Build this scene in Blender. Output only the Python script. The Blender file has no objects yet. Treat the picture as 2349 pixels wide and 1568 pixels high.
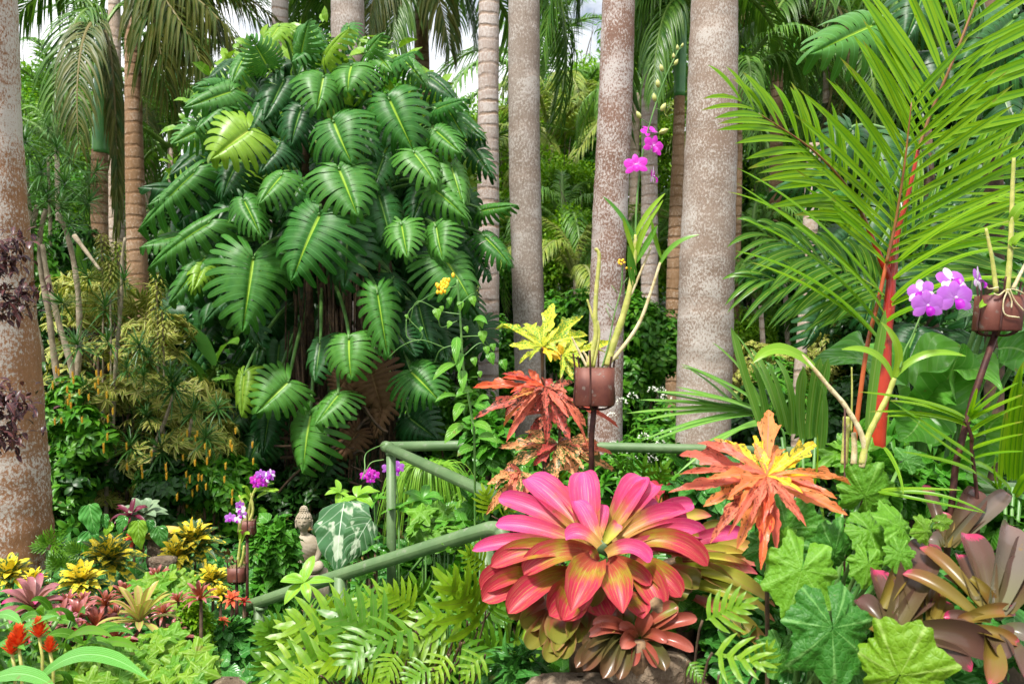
import bpy, math, random
import numpy as np

# ------------------------------------------------------------------ camera, sky, sun
K = 0.6/1174.5
H = 1.6
def P(u, v, d):
    """view coordinates of the photograph (2349 wide) at a chosen distance d -> metres"""
    return np.array([(u-1174.5)*K*d, d, H-(v-784)*K*d])

S = bpy.context.scene
col = S.collection
cam_d = bpy.data.cameras.new('camera')
cam_d.sensor_width = 36.0
cam_d.lens = 30.0
cam_d.clip_start = 0.05
cam_d.clip_end = 500
cam = bpy.data.objects.new('camera', cam_d)
col.objects.link(cam)
cam.location = (0, 0, H)
cam.rotation_euler = (math.radians(90), 0, 0)
S.camera = cam
cam_d.dof.use_dof = True
cam_d.dof.focus_distance = 3.6
cam_d.dof.aperture_fstop = 5.6

SUN_EL, SUN_AZ = 58.0, -150.0      # azimuth measured from +y (view direction) clockwise; the sun stands high behind the left shoulder
w = bpy.data.worlds.new('World')
S.world = w
w.use_nodes = True
nt = w.node_tree
nt.nodes.clear()
out = nt.nodes.new('ShaderNodeOutputWorld')
bg = nt.nodes.new('ShaderNodeBackground')
sky = nt.nodes.new('ShaderNodeTexSky')
sky.sky_type = 'NISHITA'
sky.sun_disc = False
sky.sun_elevation = math.radians(SUN_EL)
sky.sun_rotation = math.radians(SUN_AZ)
tc = nt.nodes.new('ShaderNodeTexCoord')
mp = nt.nodes.new('ShaderNodeMapping')
mp.inputs['Scale'].default_value = (1, 1, 2.2)
mp.inputs['Location'].default_value = (0.35, 0.2, 0.1)
nz = nt.nodes.new('ShaderNodeTexNoise')
nz.inputs['Scale'].default_value = 3.2
nz.inputs['Detail'].default_value = 6
nz.inputs['Roughness'].default_value = 0.55
cr = nt.nodes.new('ShaderNodeValToRGB')
cr.color_ramp.elements[0].position = 0.33
cr.color_ramp.elements[0].color = (0, 0, 0, 1)
cr.color_ramp.elements[1].position = 0.47
cr.color_ramp.elements[1].color = (1, 1, 1, 1)
mx = nt.nodes.new('ShaderNodeMix')
mx.data_type = 'RGBA'
mx.inputs['B'].default_value = (13, 13.2, 13.5, 1)
L = nt.links.new
L(tc.outputs['Generated'], mp.inputs['Vector'])
L(mp.outputs['Vector'], nz.inputs['Vector'])
L(nz.outputs['Fac'], cr.inputs['Fac'])
L(cr.outputs['Color'], mx.inputs['Factor'])
L(sky.outputs['Color'], mx.inputs['A'])
L(mx.outputs['Result'], bg.inputs['Color'])
bg.inputs['Strength'].default_value = 0.068
L(bg.outputs[0], out.inputs[0])

sd = bpy.data.lights.new('sun', 'SUN')
sd.energy = 4.0
sd.angle = math.radians(8)
sd.color = (1.0, 0.955, 0.88)
so = bpy.data.objects.new('sun', sd)
col.objects.link(so)
so.rotation_euler = (math.radians(90-SUN_EL), 0, math.radians(180-SUN_AZ))

S.view_settings.view_transform = 'Standard'
S.view_settings.look = 'None'
S.view_settings.exposure = 0.85
S.view_settings.gamma = 1
S.view_settings.use_curve_mapping = False
S.render.engine = 'CYCLES'
S.cycles.max_bounces = 7
S.cycles.diffuse_bounces = 3
S.cycles.glossy_bounces = 2
S.cycles.transmission_bounces = 4
S.cycles.use_adaptive_sampling = True
S.cycles.adaptive_threshold = 0.02
S.cycles.sample_clamp_indirect = 6

R = np.random.default_rng(11)
rnd = R.uniform
def nrm(a):
    a = np.asarray(a, float)
    return a/np.maximum(np.linalg.norm(a, axis=-1, keepdims=True), 1e-9)

# ------------------------------------------------------------------ geometry collector (quads only)
class G:
    def __init__(s):
        s.v = []; s.f = []; s.uv = []; s.r = []; s.n = 0
    def add(s, v, f, uv, r):
        v = np.asarray(v, float).reshape(-1, 3)
        s.v.append(v); s.f.append(np.asarray(f)+s.n)
        s.uv.append(np.asarray(uv, float).reshape(-1, 2))
        s.r.append(np.broadcast_to(np.asarray(r, float), (len(v),)).copy())
        s.n += len(v)
        return s
    def merge(s, o, M=None, off=(0, 0, 0)):
        v = np.concatenate(o.v)
        if M is not None: v = v @ np.asarray(M).T
        return s.add(v+np.asarray(off), np.concatenate(o.f), np.concatenate(o.uv), np.concatenate(o.r))
    def mesh(s, name, org=(0, 0, 0), solid=0):
        v = np.concatenate(s.v)-np.asarray(org)
        f = np.concatenate(s.f).astype(np.int32); uv = np.concatenate(s.uv); r = np.concatenate(s.r)
        me = bpy.data.meshes.new(name)
        me.vertices.add(len(v)); me.vertices.foreach_set('co', v.astype(np.float32).ravel())
        me.loops.add(f.size); me.loops.foreach_set('vertex_index', f.ravel())
        me.polygons.add(len(f))
        me.polygons.foreach_set('loop_start', np.arange(0, f.size, 4, dtype=np.int32))
        me.polygons.foreach_set('loop_total', np.full(len(f), 4, dtype=np.int32))
        me.polygons.foreach_set('use_smooth', np.ones(len(f), dtype=bool))
        ul = me.uv_layers.new(name='UVMap')
        ul.data.foreach_set('uv', uv[f.ravel()].astype(np.float32).ravel())
        at = me.attributes.new('rnd', 'FLOAT', 'POINT')
        at.data.foreach_set('value', r.astype(np.float32))
        me.update(); me.validate()
        return me

def gridf(nl, nw):
    i = np.arange(nl)[:, None]; j = np.arange(nw)[None, :]
    a = i*(nw+1)+j
    return np.stack([a, a+1, a+nw+2, a+nw+1], -1).reshape(-1, 4)

def strip(nl, nw, prof, W=.4, bend=0., fold=0., wave=0., nwave=3, sweep=0., ph=0., side_droop=0.):
    t = np.linspace(0, 1, nl+1); s = np.linspace(-1, 1, nw+1)
    hw = np.maximum(prof(t), .015)*W/2
    T, Sg = np.meshgrid(t, s, indexing='ij')
    x = Sg*hw[:, None]
    a = bend*t
    y0 = np.concatenate([[0], np.cumsum(np.cos((a[1:]+a[:-1])/2)/nl)])
    z0 = -np.concatenate([[0], np.cumsum(np.sin((a[1:]+a[:-1])/2)/nl)])
    h = fold*np.abs(x)+wave*np.sin(T*nwave*2*math.pi+np.sign(Sg)*1.3+ph)*np.abs(Sg)**1.5*(hw[:, None]/max(W/2, 1e-6)) - side_droop*Sg**2*hw[:, None]
    y = y0[:, None]+h*np.sin(a)[:, None]+sweep*np.abs(x)
    z = z0[:, None]+h*np.cos(a)[:, None]
    v = np.stack([x, y, z], -1).reshape(-1, 3)
    uv = np.stack([Sg*.5+.5, T], -1).reshape(-1, 2)
    return v, gridf(nl, nw), uv

def ell(t): return np.sin(math.pi*np.clip(t, 0, 1)**.85)**.8
def lance(t): return np.sin(math.pi*t**.6)**.9
def strapp(t): return np.minimum(1, (t*6+.55))*np.clip((1-t)*5, 0, 1)**.6
def grass(t): return np.minimum(1, t*5+.5)*(1-t)**.45
def heart(t): return np.interp(t, [0, .06, .15, .3, .5, .7, .87, 1], [.5, .82, 1, .97, .76, .45, .18, 0])
def broad(t): return np.interp(t, [0, .08, .22, .42, .62, .8, .92, 1], [.15, .5, .88, 1, .92, .66, .32, 0])

def scatter(g, tm, base, dirs, ups, sx, sy, sz=None, r=None):
    v, f, uv = tm
    base = np.atleast_2d(base); n = len(base)
    y = nrm(np.broadcast_to(dirs, (n, 3))); x = nrm(np.cross(y, np.broadcast_to(ups, (n, 3)))); z = np.cross(x, y)
    sx = np.broadcast_to(sx, (n,)); sy = np.broadcast_to(sy, (n,)); sz = sy if sz is None else np.broadcast_to(sz, (n,))
    out = (v[None, :, 0, None]*(x*sx[:, None])[:, None]+v[None, :, 1, None]*(y*sy[:, None])[:, None]+v[None, :, 2, None]*(z*sz[:, None])[:, None])+base[:, None]
    m = len(v)
    F = (f[None]+(np.arange(n)*m)[:, None, None]).reshape(-1, 4)
    r = rnd(0, 1, n) if r is None else np.broadcast_to(r, (n,))
    g.add(out.reshape(-1, 3), F, np.tile(uv, (n, 1)), np.repeat(r, m))
    return g

def ribbons(g, A, W, up, prof, nl=6, nw=2, fold=0., chan=0., wave=0., nwave=2, r=None, twist=0.):
    """A: list of 3 or 4 control arrays (m,3); one curved blade each"""
    A = [np.atleast_2d(np.asarray(a, float)) for a in A]
    m = max(len(a) for a in A); A = [np.broadcast_to(a, (m, 3)) for a in A]
    t = np.linspace(0, 1, nl+1)
    if len(A) == 3:
        c = [(1-t)**2, 2*t*(1-t), t**2]; dc = [-2*(1-t), 2-4*t, 2*t]
    else:
        c = [(1-t)**3, 3*t*(1-t)**2, 3*t*t*(1-t), t**3]; dc = [-3*(1-t)**2, 3*(1-t)*(1-3*t), 3*t*(2-3*t), 3*t*t]
    p = sum(a[:, None]*k[None, :, None] for a, k in zip(A, c))
    T = nrm(sum(a[:, None]*k[None, :, None] for a, k in zip(A, dc)))
    up = np.broadcast_to(np.asarray(up, float), (m, 3))[:, None]
    sd = nrm(np.cross(T, up)); N = np.cross(sd, T)
    if np.any(twist):
        th = (np.broadcast_to(twist, (m,))[:, None]*t[None])[..., None]
        sd, N = sd*np.cos(th)+N*np.sin(th), N*np.cos(th)-sd*np.sin(th)
    s = np.linspace(-1, 1, nw+1)
    hw = np.maximum(prof(t), .02)[None, :]*np.broadcast_to(W, (m,))[:, None]/2
    h = fold*np.abs(s)[None, None]*hw[..., None]+chan*(s**2)[None, None]*hw[..., None]
    if wave:
        ph = rnd(0, 6, m)[:, None, None]
        h = h+wave*np.sin(t[None, :, None]*nwave*6.28+ph+np.sign(s)[None, None]*1.2)*np.abs(s)[None, None]*hw[..., None]
    v = p[:, :, None]+sd[:, :, None]*(s[None, None]*hw[..., None])[..., None]+N[:, :, None]*h[..., None]
    uv = np.stack(np.broadcast_arrays((s*.5+.5)[None, None], t[None, :, None]), -1)
    uv = np.broadcast_to(uv, (m, nl+1, nw+1, 2))
    f = gridf(nl, nw); k = (nl+1)*(nw+1)
    F = (f[None]+(np.arange(m)*k)[:, None, None]).reshape(-1, 4)
    r = rnd(0, 1, m) if r is None else np.broadcast_to(r, (m,))
    return g.add(v.reshape(-1, 3), F, uv.reshape(-1, 2), np.repeat(r, k))

def tube(g, pts, rad, n=8, cap=True, r=0.5, uvscale=1., uvr=None):
    pts = np.asarray(pts, float); rad = np.broadcast_to(rad, (len(pts),)).astype(float)
    T = np.gradient(pts, axis=0); T = nrm(T)
    if cap:
        e = rad.max()*.02
        pts = np.concatenate([pts[:1], pts, pts[-1:]]); T = np.concatenate([T[:1], T, T[-1:]])
        rad = np.concatenate([[e], rad, [e]])
    ref = np.array([0, 1., 0]) if abs(T[len(T)//2][2]) > .8 else np.array([0, 0, 1.])
    a = nrm(np.cross(T, ref)); b = np.cross(T, a)
    th = np.linspace(0, 2*math.pi, n+1)
    v = pts[:, None]+rad[:, None, None]*(a[:, None]*np.cos(th)[None, :, None]+b[:, None]*np.sin(th)[None, :, None])
    d = np.concatenate([[0], np.cumsum(np.linalg.norm(np.diff(pts, axis=0), axis=1))])
    ur = rad.max() if uvr is None else uvr
    uv = np.stack(np.broadcast_arrays((th*ur)[None, :], d[:, None]), -1)*uvscale
    return g.add(v.reshape(-1, 3), gridf(len(pts)-1, n), uv.reshape(-1, 2), r)

def bez(p, n=10):
    p = [np.asarray(q, float) for q in p]; t = np.linspace(0, 1, n)[:, None]
    while len(p) > 1: p = [a*(1-t)+b*t for a, b in zip(p[:-1], p[1:])]
    return p[0]

def spline(p, n=6):
    """catmull-rom through points"""
    p = np.asarray(p, float); q = np.concatenate([[2*p[0]-p[1]], p, [2*p[-1]-p[-2]]]); out = []
    for i in range(1, len(q)-2):
        for t in np.linspace(0, 1, n, endpoint=False):
            out.append(.5*(2*q[i]+(q[i+1]-q[i-1])*t+(2*q[i-1]-5*q[i]+4*q[i+1]-q[i+2])*t*t+(3*q[i]-q[i-1]-3*q[i+1]+q[i+2])*t**3))
    out.append(p[-1]); return np.array(out)

# ------------------------------------------------------------------ objects
def tag(o, label, cat, group=None, kind=None):
    o['label'] = label; o['category'] = cat
    if group: o['group'] = group
    if kind: o['kind'] = kind
    return o
def thing(name, label, cat, loc=(0, 0, 0), group=None, kind=None):
    o = bpy.data.objects.new(name, None); col.objects.link(o); o.location = tuple(loc)
    o.empty_display_size = .1
    return tag(o, label, cat, group, kind)
def part(name, g, m, parent=None, label=None):
    org = (0, 0, 0)
    q = parent
    org = np.zeros(3)
    while q is not None: org = org+np.array(q.location); q = q.parent
    me = g.mesh(name, org); me.materials.append(m)
    o = bpy.data.objects.new(name, me); col.objects.link(o); o.parent = parent
    if label: o['label'] = label
    return o
def solo(name, g, m, label, cat, group=None, kind=None, org=None):
    v = np.concatenate(g.v)
    if org is None: org = np.array([v[:, 0].mean(), v[:, 1].mean(), v[:, 2].min()])
    me = g.mesh(name, org); me.materials.append(m)
    o = bpy.data.objects.new(name, me); col.objects.link(o); o.location = tuple(org)
    return tag(o, label, cat, group, kind)
def copy_tree(o, parent=None):
    c = o.copy(); col.objects.link(c); c.parent = parent
    for ch in list(o.children): copy_tree(ch, c)
    return c
def place(root, loc, rz=0., sc=1., label=None, group=None, first=[set()], rx=0., ry=0.):
    """the first call moves the root itself, later calls a copy of it with its parts"""
    o = root if root.name not in first[0] else copy_tree(root)
    first[0].add(root.name)
    o.location = tuple(loc); o.rotation_euler = (rx, ry, rz)
    o.scale = (sc, sc, sc) if np.isscalar(sc) else tuple(sc)
    if label: o['label'] = label
    if group: o['group'] = group
    return o
from mathutils import Matrix, Vector
def frame_matrix(base, d, up, sx, sy, sz):
    y = nrm(d); x = nrm(np.cross(y, up)); z = np.cross(x, y)
    M = Matrix.Identity(4)
    for i in range(3):
        M[i][0] = x[i]*sx; M[i][1] = y[i]*sy; M[i][2] = z[i]*sz; M[i][3] = base[i]
    return M
def inst(name, me, parent, base, d, up, sx, sy, sz=None):
    """a part that shares its mesh with its look-alikes"""
    o = bpy.data.objects.new(name, me); col.objects.link(o); o.parent = parent
    org = np.array(parent.location) if parent is not None else np.zeros(3)
    o.matrix_basis = frame_matrix(np.asarray(base)-org, d, up, sx, sy, sy if sz is None else sz)
    return o

# ------------------------------------------------------------------ materials
def newmat(name):
    m = bpy.data.materials.new(name); m.use_nodes = True; m.node_tree.nodes.clear()
    return m, m.node_tree
class N:
    """tiny node helper"""
    def __init__(s, t): s.t = t
    def n(s, ty, **kw):
        o = s.t.nodes.new(ty)
        for k, v in kw.items():
            if k.startswith('i_'): o.inputs[k[2:].replace('_', ' ')].default_value = v
            else: setattr(o, k, v)
        return o
    def l(s, a, b): s.t.links.new(a, b)
    def math(s, op, a, b=None, clamp=False):
        o = s.t.nodes.new('ShaderNodeMath'); o.operation = op; o.use_clamp = clamp
        for i, q in enumerate((a, b)):
            if q is None: continue
            if isinstance(q, (int, float)): o.inputs[i].default_value = q
            else: s.l(q, o.inputs[i])
        return o.outputs[0]
    def mix(s, f, a, b, mode='MIX'):
        o = s.t.nodes.new('ShaderNodeMix'); o.data_type = 'RGBA'; o.blend_type = mode
        for i, q in zip(('Factor', 'A', 'B'), (f, a, b)):
            if isinstance(q, (int, float)): o.inputs[i].default_value = q
            elif isinstance(q, tuple): o.inputs[i].default_value = (*q, 1)
            else: s.l(q, o.inputs[i])
        return o.outputs['Result']
    def ramp(s, f, els, interp='LINEAR'):
        o = s.t.nodes.new('ShaderNodeValToRGB'); o.color_ramp.interpolation = interp
        e = o.color_ramp.elements
        while len(e) < len(els): e.new(.5)
        for k, (p, c) in zip(e, els):
            k.position = p; k.color = (*c, 1) if isinstance(c, tuple) else (c, c, c, 1)
        s.l(f, o.inputs[0]); return o.outputs[0]
    def smooth(s, f, a, b):
        o = s.t.nodes.new('ShaderNodeMapRange'); o.interpolation_type = 'SMOOTHSTEP'
        o.inputs['From Min'].default_value = a; o.inputs['From Max'].default_value = b
        s.l(f, o.inputs['Value']); return o.outputs[0]
    def noise(s, vec, sc, det=3, rough=.5, dist=0.):
        o = s.n('ShaderNodeTexNoise'); o.inputs['Scale'].default_value = sc; o.inputs['Detail'].default_value = det
        o.inputs['Roughness'].default_value = rough; o.inputs['Distortion'].default_value = dist
        if vec is not None: s.l(vec, o.inputs['Vector'])
        return o.outputs['Fac']

def leafmat(name, c1, c2, vein=None, vw=.03, rough=.38, trans=.3, grad=None, blotch=None, lines=None, mvein=None, spec=.32, tc=None, edge=None, bump=.25, patch=None, mh=1.2, stripes=None, gnoise=.25, streak=None, crinkle=0., blem=.55):
    """c1..c2 vary from leaf to leaf; vein = midrib colour; grad = colours from base to tip [(pos, rgb, strength)];
    blotch = (rgb, scale, threshold, softness); lines = (count, slope) side veins; mvein = finger veins of a cut leaf"""
    def warm(c):      # leaf greens hold very little blue
        return (c[0]*1.12, c[1]*1.04, c[2]*.6) if c[1] > c[0]*1.05 and c[1] > c[2]*1.2 and max(c) < .5 and c[2] < .11 else c
    c1, c2 = warm(c1), warm(c2)
    m, t = newmat(name); k = N(t)
    tc_ = k.n('ShaderNodeTexCoord'); at = k.n('ShaderNodeAttribute', attribute_name='rnd'); oi = k.n('ShaderNodeObjectInfo')
    sp = k.n('ShaderNodeSeparateXYZ'); k.l(tc_.outputs['UV'], sp.inputs[0]); U, V = sp.outputs[0], sp.outputs[1]
    au = k.math('ABSOLUTE', k.math('SUBTRACT', U, .5))
    rr = k.math('FRACT', k.math('ADD', at.outputs['Fac'], oi.outputs['Random']))
    n1 = k.noise(tc_.outputs['Object'], 9, 2)
    f = k.math('ADD', k.math('MULTIPLY', rr, .75), k.math('MULTIPLY', k.math('SUBTRACT', n1, .5), .9), True)
    c = k.mix(f, c1, c2)
    if grad:
        n2 = k.noise(tc_.outputs['Object'], 14, 3)
        mp_ = k.n('ShaderNodeMapping'); mp_.inputs['Scale'].default_value = (9, 1.2, 1); k.l(tc_.outputs['UV'], mp_.inputs[0])
        n3 = k.noise(mp_.outputs[0], 2, 3)
        vv = k.math('ADD', V, k.math('MULTIPLY', k.math('SUBTRACT', k.math('ADD', n2, n3), 1.0), gnoise*2))
        vv = k.math('ADD', vv, k.math('MULTIPLY', k.math('SUBTRACT', rr, .5), .22))
        gc = k.ramp(vv, [(p, q) for p, q, _ in grad]); gs = k.ramp(vv, [(p, s) for p, _, s in grad])
        c = k.mix(gs, c, gc)
    if patch:   # irregular variegation zone around the midrib
        n4 = k.noise(tc_.outputs['UV'], patch[1], 3, .6)
        pf = k.smooth(k.math('ADD', k.math('MULTIPLY', n4, 1.0), k.math('MULTIPLY', au, patch[3])), patch[2]+.03, patch[2]-.03)
        c = k.mix(pf, c, patch[0])
    if stripes:
        st = k.math('SINE', k.math('MULTIPLY', au, stripes[1]))
        c = k.mix(k.smooth(st, .2, .8), c, stripes[0])
    if streak:
        mps = k.n('ShaderNodeMapping'); mps.inputs['Scale'].default_value = (30, 1.6, 1); k.l(tc_.outputs['UV'], mps.inputs[0])
        ns = k.noise(mps.outputs[0], 1.4, 4, .6); c = k.mix(k.math('MULTIPLY', k.smooth(ns, .42, .62), streak[1]), c, streak[0])
        nq = k.noise(tc_.outputs['Object'], 26, 4, .7); c = k.mix(k.math('MULTIPLY', k.smooth(nq, .60, .72), streak[1]), c, (.16, .07, .03))
        mpt = k.n('ShaderNodeMapping'); mpt.inputs['Scale'].default_value = (16, .9, 1); mpt.inputs['Location'].default_value = (3, 7, 0); k.l(tc_.outputs['UV'], mpt.inputs[0])
        nt3 = k.noise(mpt.outputs[0], 1.2, 5, .7); c = k.mix(k.math('MULTIPLY', k.smooth(nt3, .50, .66), .5), c, streak[2])
    h = k.math('MULTIPLY', n1, .3)
    if lines:
        ph = k.math('SUBTRACT', V, k.math('MULTIPLY', au, lines[1]))
        fr = k.math('ABSOLUTE', k.math('SUBTRACT', k.math('FRACT', k.math('MULTIPLY', ph, float(lines[0]))), .5))
        lf = k.smooth(fr, .1, .0)
        c = k.mix(k.math('MULTIPLY', lf, .35), c, vein if vein else c2)
        h = k.math('ADD', h, k.math('MULTIPLY', fr, 1.5))
    if mvein:
        fr = k.math('ABSOLUTE', k.math('SUBTRACT', k.math('FRACT', V), .5))
        lf = k.smooth(fr, .07, .015)
        c = k.mix(k.math('MULTIPLY', lf, .55), c, mvein)
        h = k.math('ADD', h, k.math('MULTIPLY', fr, mh))
    if blotch:
        bn = k.noise(tc_.outputs['Object'] if len(blotch) < 5 else tc_.outputs['UV'], blotch[1], 4, .62, .3)
        bf = k.smooth(k.math('ADD', bn, k.math('MULTIPLY', k.math('SUBTRACT', rr, .5), .10)), blotch[2]-blotch[3], blotch[2]+blotch[3])
        c = k.mix(bf, c, blotch[0])
    if edge:
        c = k.mix(k.smooth(au, edge[1], .5), c, edge[0])
    if blem:      # small brown blemishes and a few nibbled, browned margins
        nb = k.noise(tc_.outputs['Object'], 19, 3, .6)
        c = k.mix(k.math('MULTIPLY', k.smooth(nb, .68, .73), blem), c, (.20, .12, .035))
    if crinkle:
        vo = k.n('ShaderNodeTexVoronoi', feature='DISTANCE_TO_EDGE'); vo.inputs['Scale'].default_value = crinkle; k.l(tc_.outputs['Object'], vo.inputs['Vector'])
        vd = k.smooth(vo.outputs['Distance'], 0, .22); h = k.math('ADD', h, k.math('MULTIPLY', vd, .38))
        c = k.mix(k.math('MULTIPLY', k.smooth(vo.outputs['Distance'], .05, .0), .22), c, mvein if mvein else c2)
    if vein:
        c = k.mix(k.smooth(au, vw, vw*.35), c, vein)
    bs = k.n('ShaderNodeBsdfPrincipled'); k.l(c, bs.inputs['Base Color'])
    bs.inputs['Roughness'].default_value = rough; bs.inputs['Specular IOR Level'].default_value = spec
    k.l(k.math('ADD', k.math('MULTIPLY', n1, .25), rough-.12), bs.inputs['Roughness'])
    bp = k.n('ShaderNodeBump'); bp.inputs['Strength'].default_value = bump; bp.inputs['Distance'].default_value = .01
    k.l(h, bp.inputs['Height']); k.l(bp.outputs[0], bs.inputs['Normal'])
    o = k.n('ShaderNodeOutputMaterial')
    if trans > 0:
        tr = k.n('ShaderNodeBsdfTranslucent')
        k.l(k.mix(1.0, c, tc if tc else (1.0, 1.0, .55), 'MULTIPLY'), tr.inputs[0])
        ad = k.n('ShaderNodeMixShader'); ad.inputs[0].default_value = trans
        k.l(bs.outputs[0], ad.inputs[1]); k.l(tr.outputs[0], ad.inputs[2]); k.l(ad.outputs[0], o.inputs[0])
    else: k.l(bs.outputs[0], o.inputs[0])
    return m

def trunkmat(name, base, dark, lichen, amt=.5, rings=None, ringcol=None, scale=1., brown_side=None, moss=None, lich=.7, rs=.8):
    """base bark, patchy dark, pale lichen flecks; rings = leaf scars per metre"""
    m, t = newmat(name); k = N(t)
    tc_ = k.n('ShaderNodeTexCoord')
    a = k.n('ShaderNodeMapping'); k.l(tc_.outputs['UV'], a.inputs[0])
    n_big = k.noise(tc_.outputs['Object'], 1.1, 3)
    mp2 = k.n('ShaderNodeMapping'); mp2.inputs['Scale'].default_value = (1, .35, 1); k.l(tc_.outputs['UV'], mp2.inputs[0])
    n_str = k.noise(mp2.outputs[0], 34*scale, 5, .75)
    c = k.mix(k.smooth(k.math('ADD', k.math('MULTIPLY', n_big, .6), k.math('MULTIPLY', n_str, .4)), .38, .62), base, dark)
    mp3 = k.n('ShaderNodeMapping'); mp3.inputs['Scale'].default_value = (1, .62, 1); k.l(tc_.outputs['UV'], mp3.inputs[0])
    n_l = k.noise(mp3.outputs[0], 46*scale, 6, .72, .1)
    n_m = k.noise(tc_.outputs['Object'], 3.1, 5, .65)
    lf = k.math('ADD', n_l, k.math('MULTIPLY', k.math('SUBTRACT', n_m, .5), .62))
    if brown_side:
        geo = k.n('ShaderNodeSeparateXYZ'); k.l(tc_.outputs['Object'], geo.inputs[0])
        lf = k.math('SUBTRACT', lf, k.math('MULTIPLY', k.smooth(geo.outputs[0], brown_side[0], brown_side[1]), brown_side[2]))
    c = k.mix(k.math('MULTIPLY', k.smooth(lf, 1-amt-.05, 1-amt+.09), lich), c, lichen)
    n_f = k.noise(tc_.outputs['UV'], 120*scale, 3, .7)
    c = k.mix(k.math('MULTIPLY', k.smooth(n_f, .5, .7), .45), c, dark)
    mp5 = k.n('ShaderNodeMapping'); mp5.inputs['Scale'].default_value = (.6, 9, 1); k.l(tc_.outputs['UV'], mp5.inputs[0])
    n_h = k.noise(mp5.outputs[0], 5, 5, .7, .3)          # thin level scars of fallen leaves
    c = k.mix(k.math('MULTIPLY', k.smooth(n_h, .60, .68), .55), c, dark)
    h = k.math('ADD', k.math('MULTIPLY', n_str, .6), k.math('MULTIPLY', n_f, .4))
    if moss:
        g2 = k.n('ShaderNodeSeparateXYZ'); k.l(tc_.outputs['Object'], g2.inputs[0])
        mf = k.math('MULTIPLY', k.smooth(k.math('ADD', g2.outputs[2], k.math('MULTIPLY', n_m, 1.2)), moss[1]+.8, moss[1]), .75)
        c = k.mix(mf, c, moss[0])
    if rings:
        sp = k.n('ShaderNodeSeparateXYZ'); k.l(tc_.outputs['UV'], sp.inputs[0])
        nd = k.noise(tc_.outputs['UV'], 5.0, 4, .65)
        ph = k.math('ADD', k.math('MULTIPLY', sp.outputs[1], rings), k.math('MULTIPLY', nd, .75))
        fr = k.math('FRACT', ph)
        rf = k.smooth(k.math('ABSOLUTE', k.math('SUBTRACT', fr, .5)), .20, .03)
        rf = k.math('MULTIPLY', rf, k.smooth(n_m, .30, .62)); c = k.mix(k.math('MULTIPLY', rf, rs), c, ringcol if ringcol else dark)
        h = k.math('ADD', h, k.math('MULTIPLY', rf, -1.6*rs))
    bs = k.n('ShaderNodeBsdfPrincipled'); k.l(c, bs.inputs['Base Color']); bs.inputs['Roughness'].default_value = .85
    bs.inputs['Specular IOR Level'].default_value = .2
    bp = k.n('ShaderNodeBump'); bp.inputs['Strength'].default_value = .6; bp.inputs['Distance'].default_value = .012
    k.l(h, bp.inputs['Height']); k.l(bp.outputs[0], bs.inputs['Normal'])
    o = k.n('ShaderNodeOutputMaterial'); k.l(bs.outputs[0], o.inputs[0])
    return m

def solidmat(name, c1, c2, sc=8, rough=.5, metal=0., bump=.2, c3=None, det=5, bd=.01):
    m, t = newmat(name); k = N(t)
    tc_ = k.n('ShaderNodeTexCoord'); n1 = k.noise(tc_.outputs['Object'], sc, det, .65)
    c = k.mix(k.smooth(n1, .36, .66), c1, c2)
    if c3:
        n2 = k.noise(tc_.outputs['Object'], sc*3.1, 4, .7); c = k.mix(k.smooth(n2, .58, .68), c, c3)
    bs = k.n('ShaderNodeBsdfPrincipled'); k.l(c, bs.inputs['Base Color']); bs.inputs['Metallic'].default_value = metal
    k.l(k.math('ADD', k.math('MULTIPLY', n1, .3), rough-.15), bs.inputs['Roughness'])
    bp = k.n('ShaderNodeBump'); bp.inputs['Strength'].default_value = bump; bp.inputs['Distance'].default_value = bd
    k.l(n1, bp.inputs['Height']); k.l(bp.outputs[0], bs.inputs['Normal'])
    o = k.n('ShaderNodeOutputMaterial'); k.l(bs.outputs[0], o.inputs[0])
    return m
# ================================================================== the setting
def gz(x, y):
    x = np.asarray(x, float); y = np.asarray(y, float)
    def ss(a, b, t):
        t = np.clip((t-a)/(b-a), 0, 1); return t*t*(3-2*t)
    z = .05+.55*ss(6.5, 13, y)+2.0*ss(13, 24, y)+4.0*ss(22, 60, y)
    z = z+.62*ss(.02, .25, x)*ss(2.25, 2.45, y)*(1-ss(3.1, 4.3, y))
    z = z+.35*ss(1.2, 2.2, -x)*ss(2.6, 3.4, y)*(1-ss(4.5, 6, y))*.4
    z = z+.05*np.sin(x*1.7+1)*np.sin(y*1.3)+.03*np.sin(x*4.1)*np.sin(y*3.7+.5)
    z = z+.8*ss(3, 9, x)*ss(9, 14, y)+.8*ss(6, 14, -x)*ss(9, 16, y)
    return z
def build_ground():
    xs = np.concatenate([-np.geomspace(160, 9, 16), np.linspace(-8, 8, 130), np.geomspace(9, 160, 16)])
    ys = np.concatenate([-np.geomspace(40, 1, 8), np.linspace(-.5, 9, 90), np.linspace(9.3, 30, 46), np.geomspace(31, 220, 14)])
    X, Y = np.meshgrid(xs, ys)
    Z = gz(X, Y)
    g = G()
    nl, nw = len(ys)-1, len(xs)-1
    g.add(np.stack([X, Y, Z], -1).reshape(-1, 3), gridf(nl, nw), np.stack([X, Y], -1).reshape(-1, 2), .5)
    me = g.mesh('ground')
    me.materials.append(solidmat('soil and leaf litter', (.030, .020, .011), (.075, .052, .028), 5, .95, 0, .8, (.14, .09, .045), bd=.03))
    o = bpy.data.objects.new('ground', me); col.objects.link(o); o['kind'] = 'structure'
    o['label'] = 'dark soil with leaf litter under the plants'
build_ground()

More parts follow.
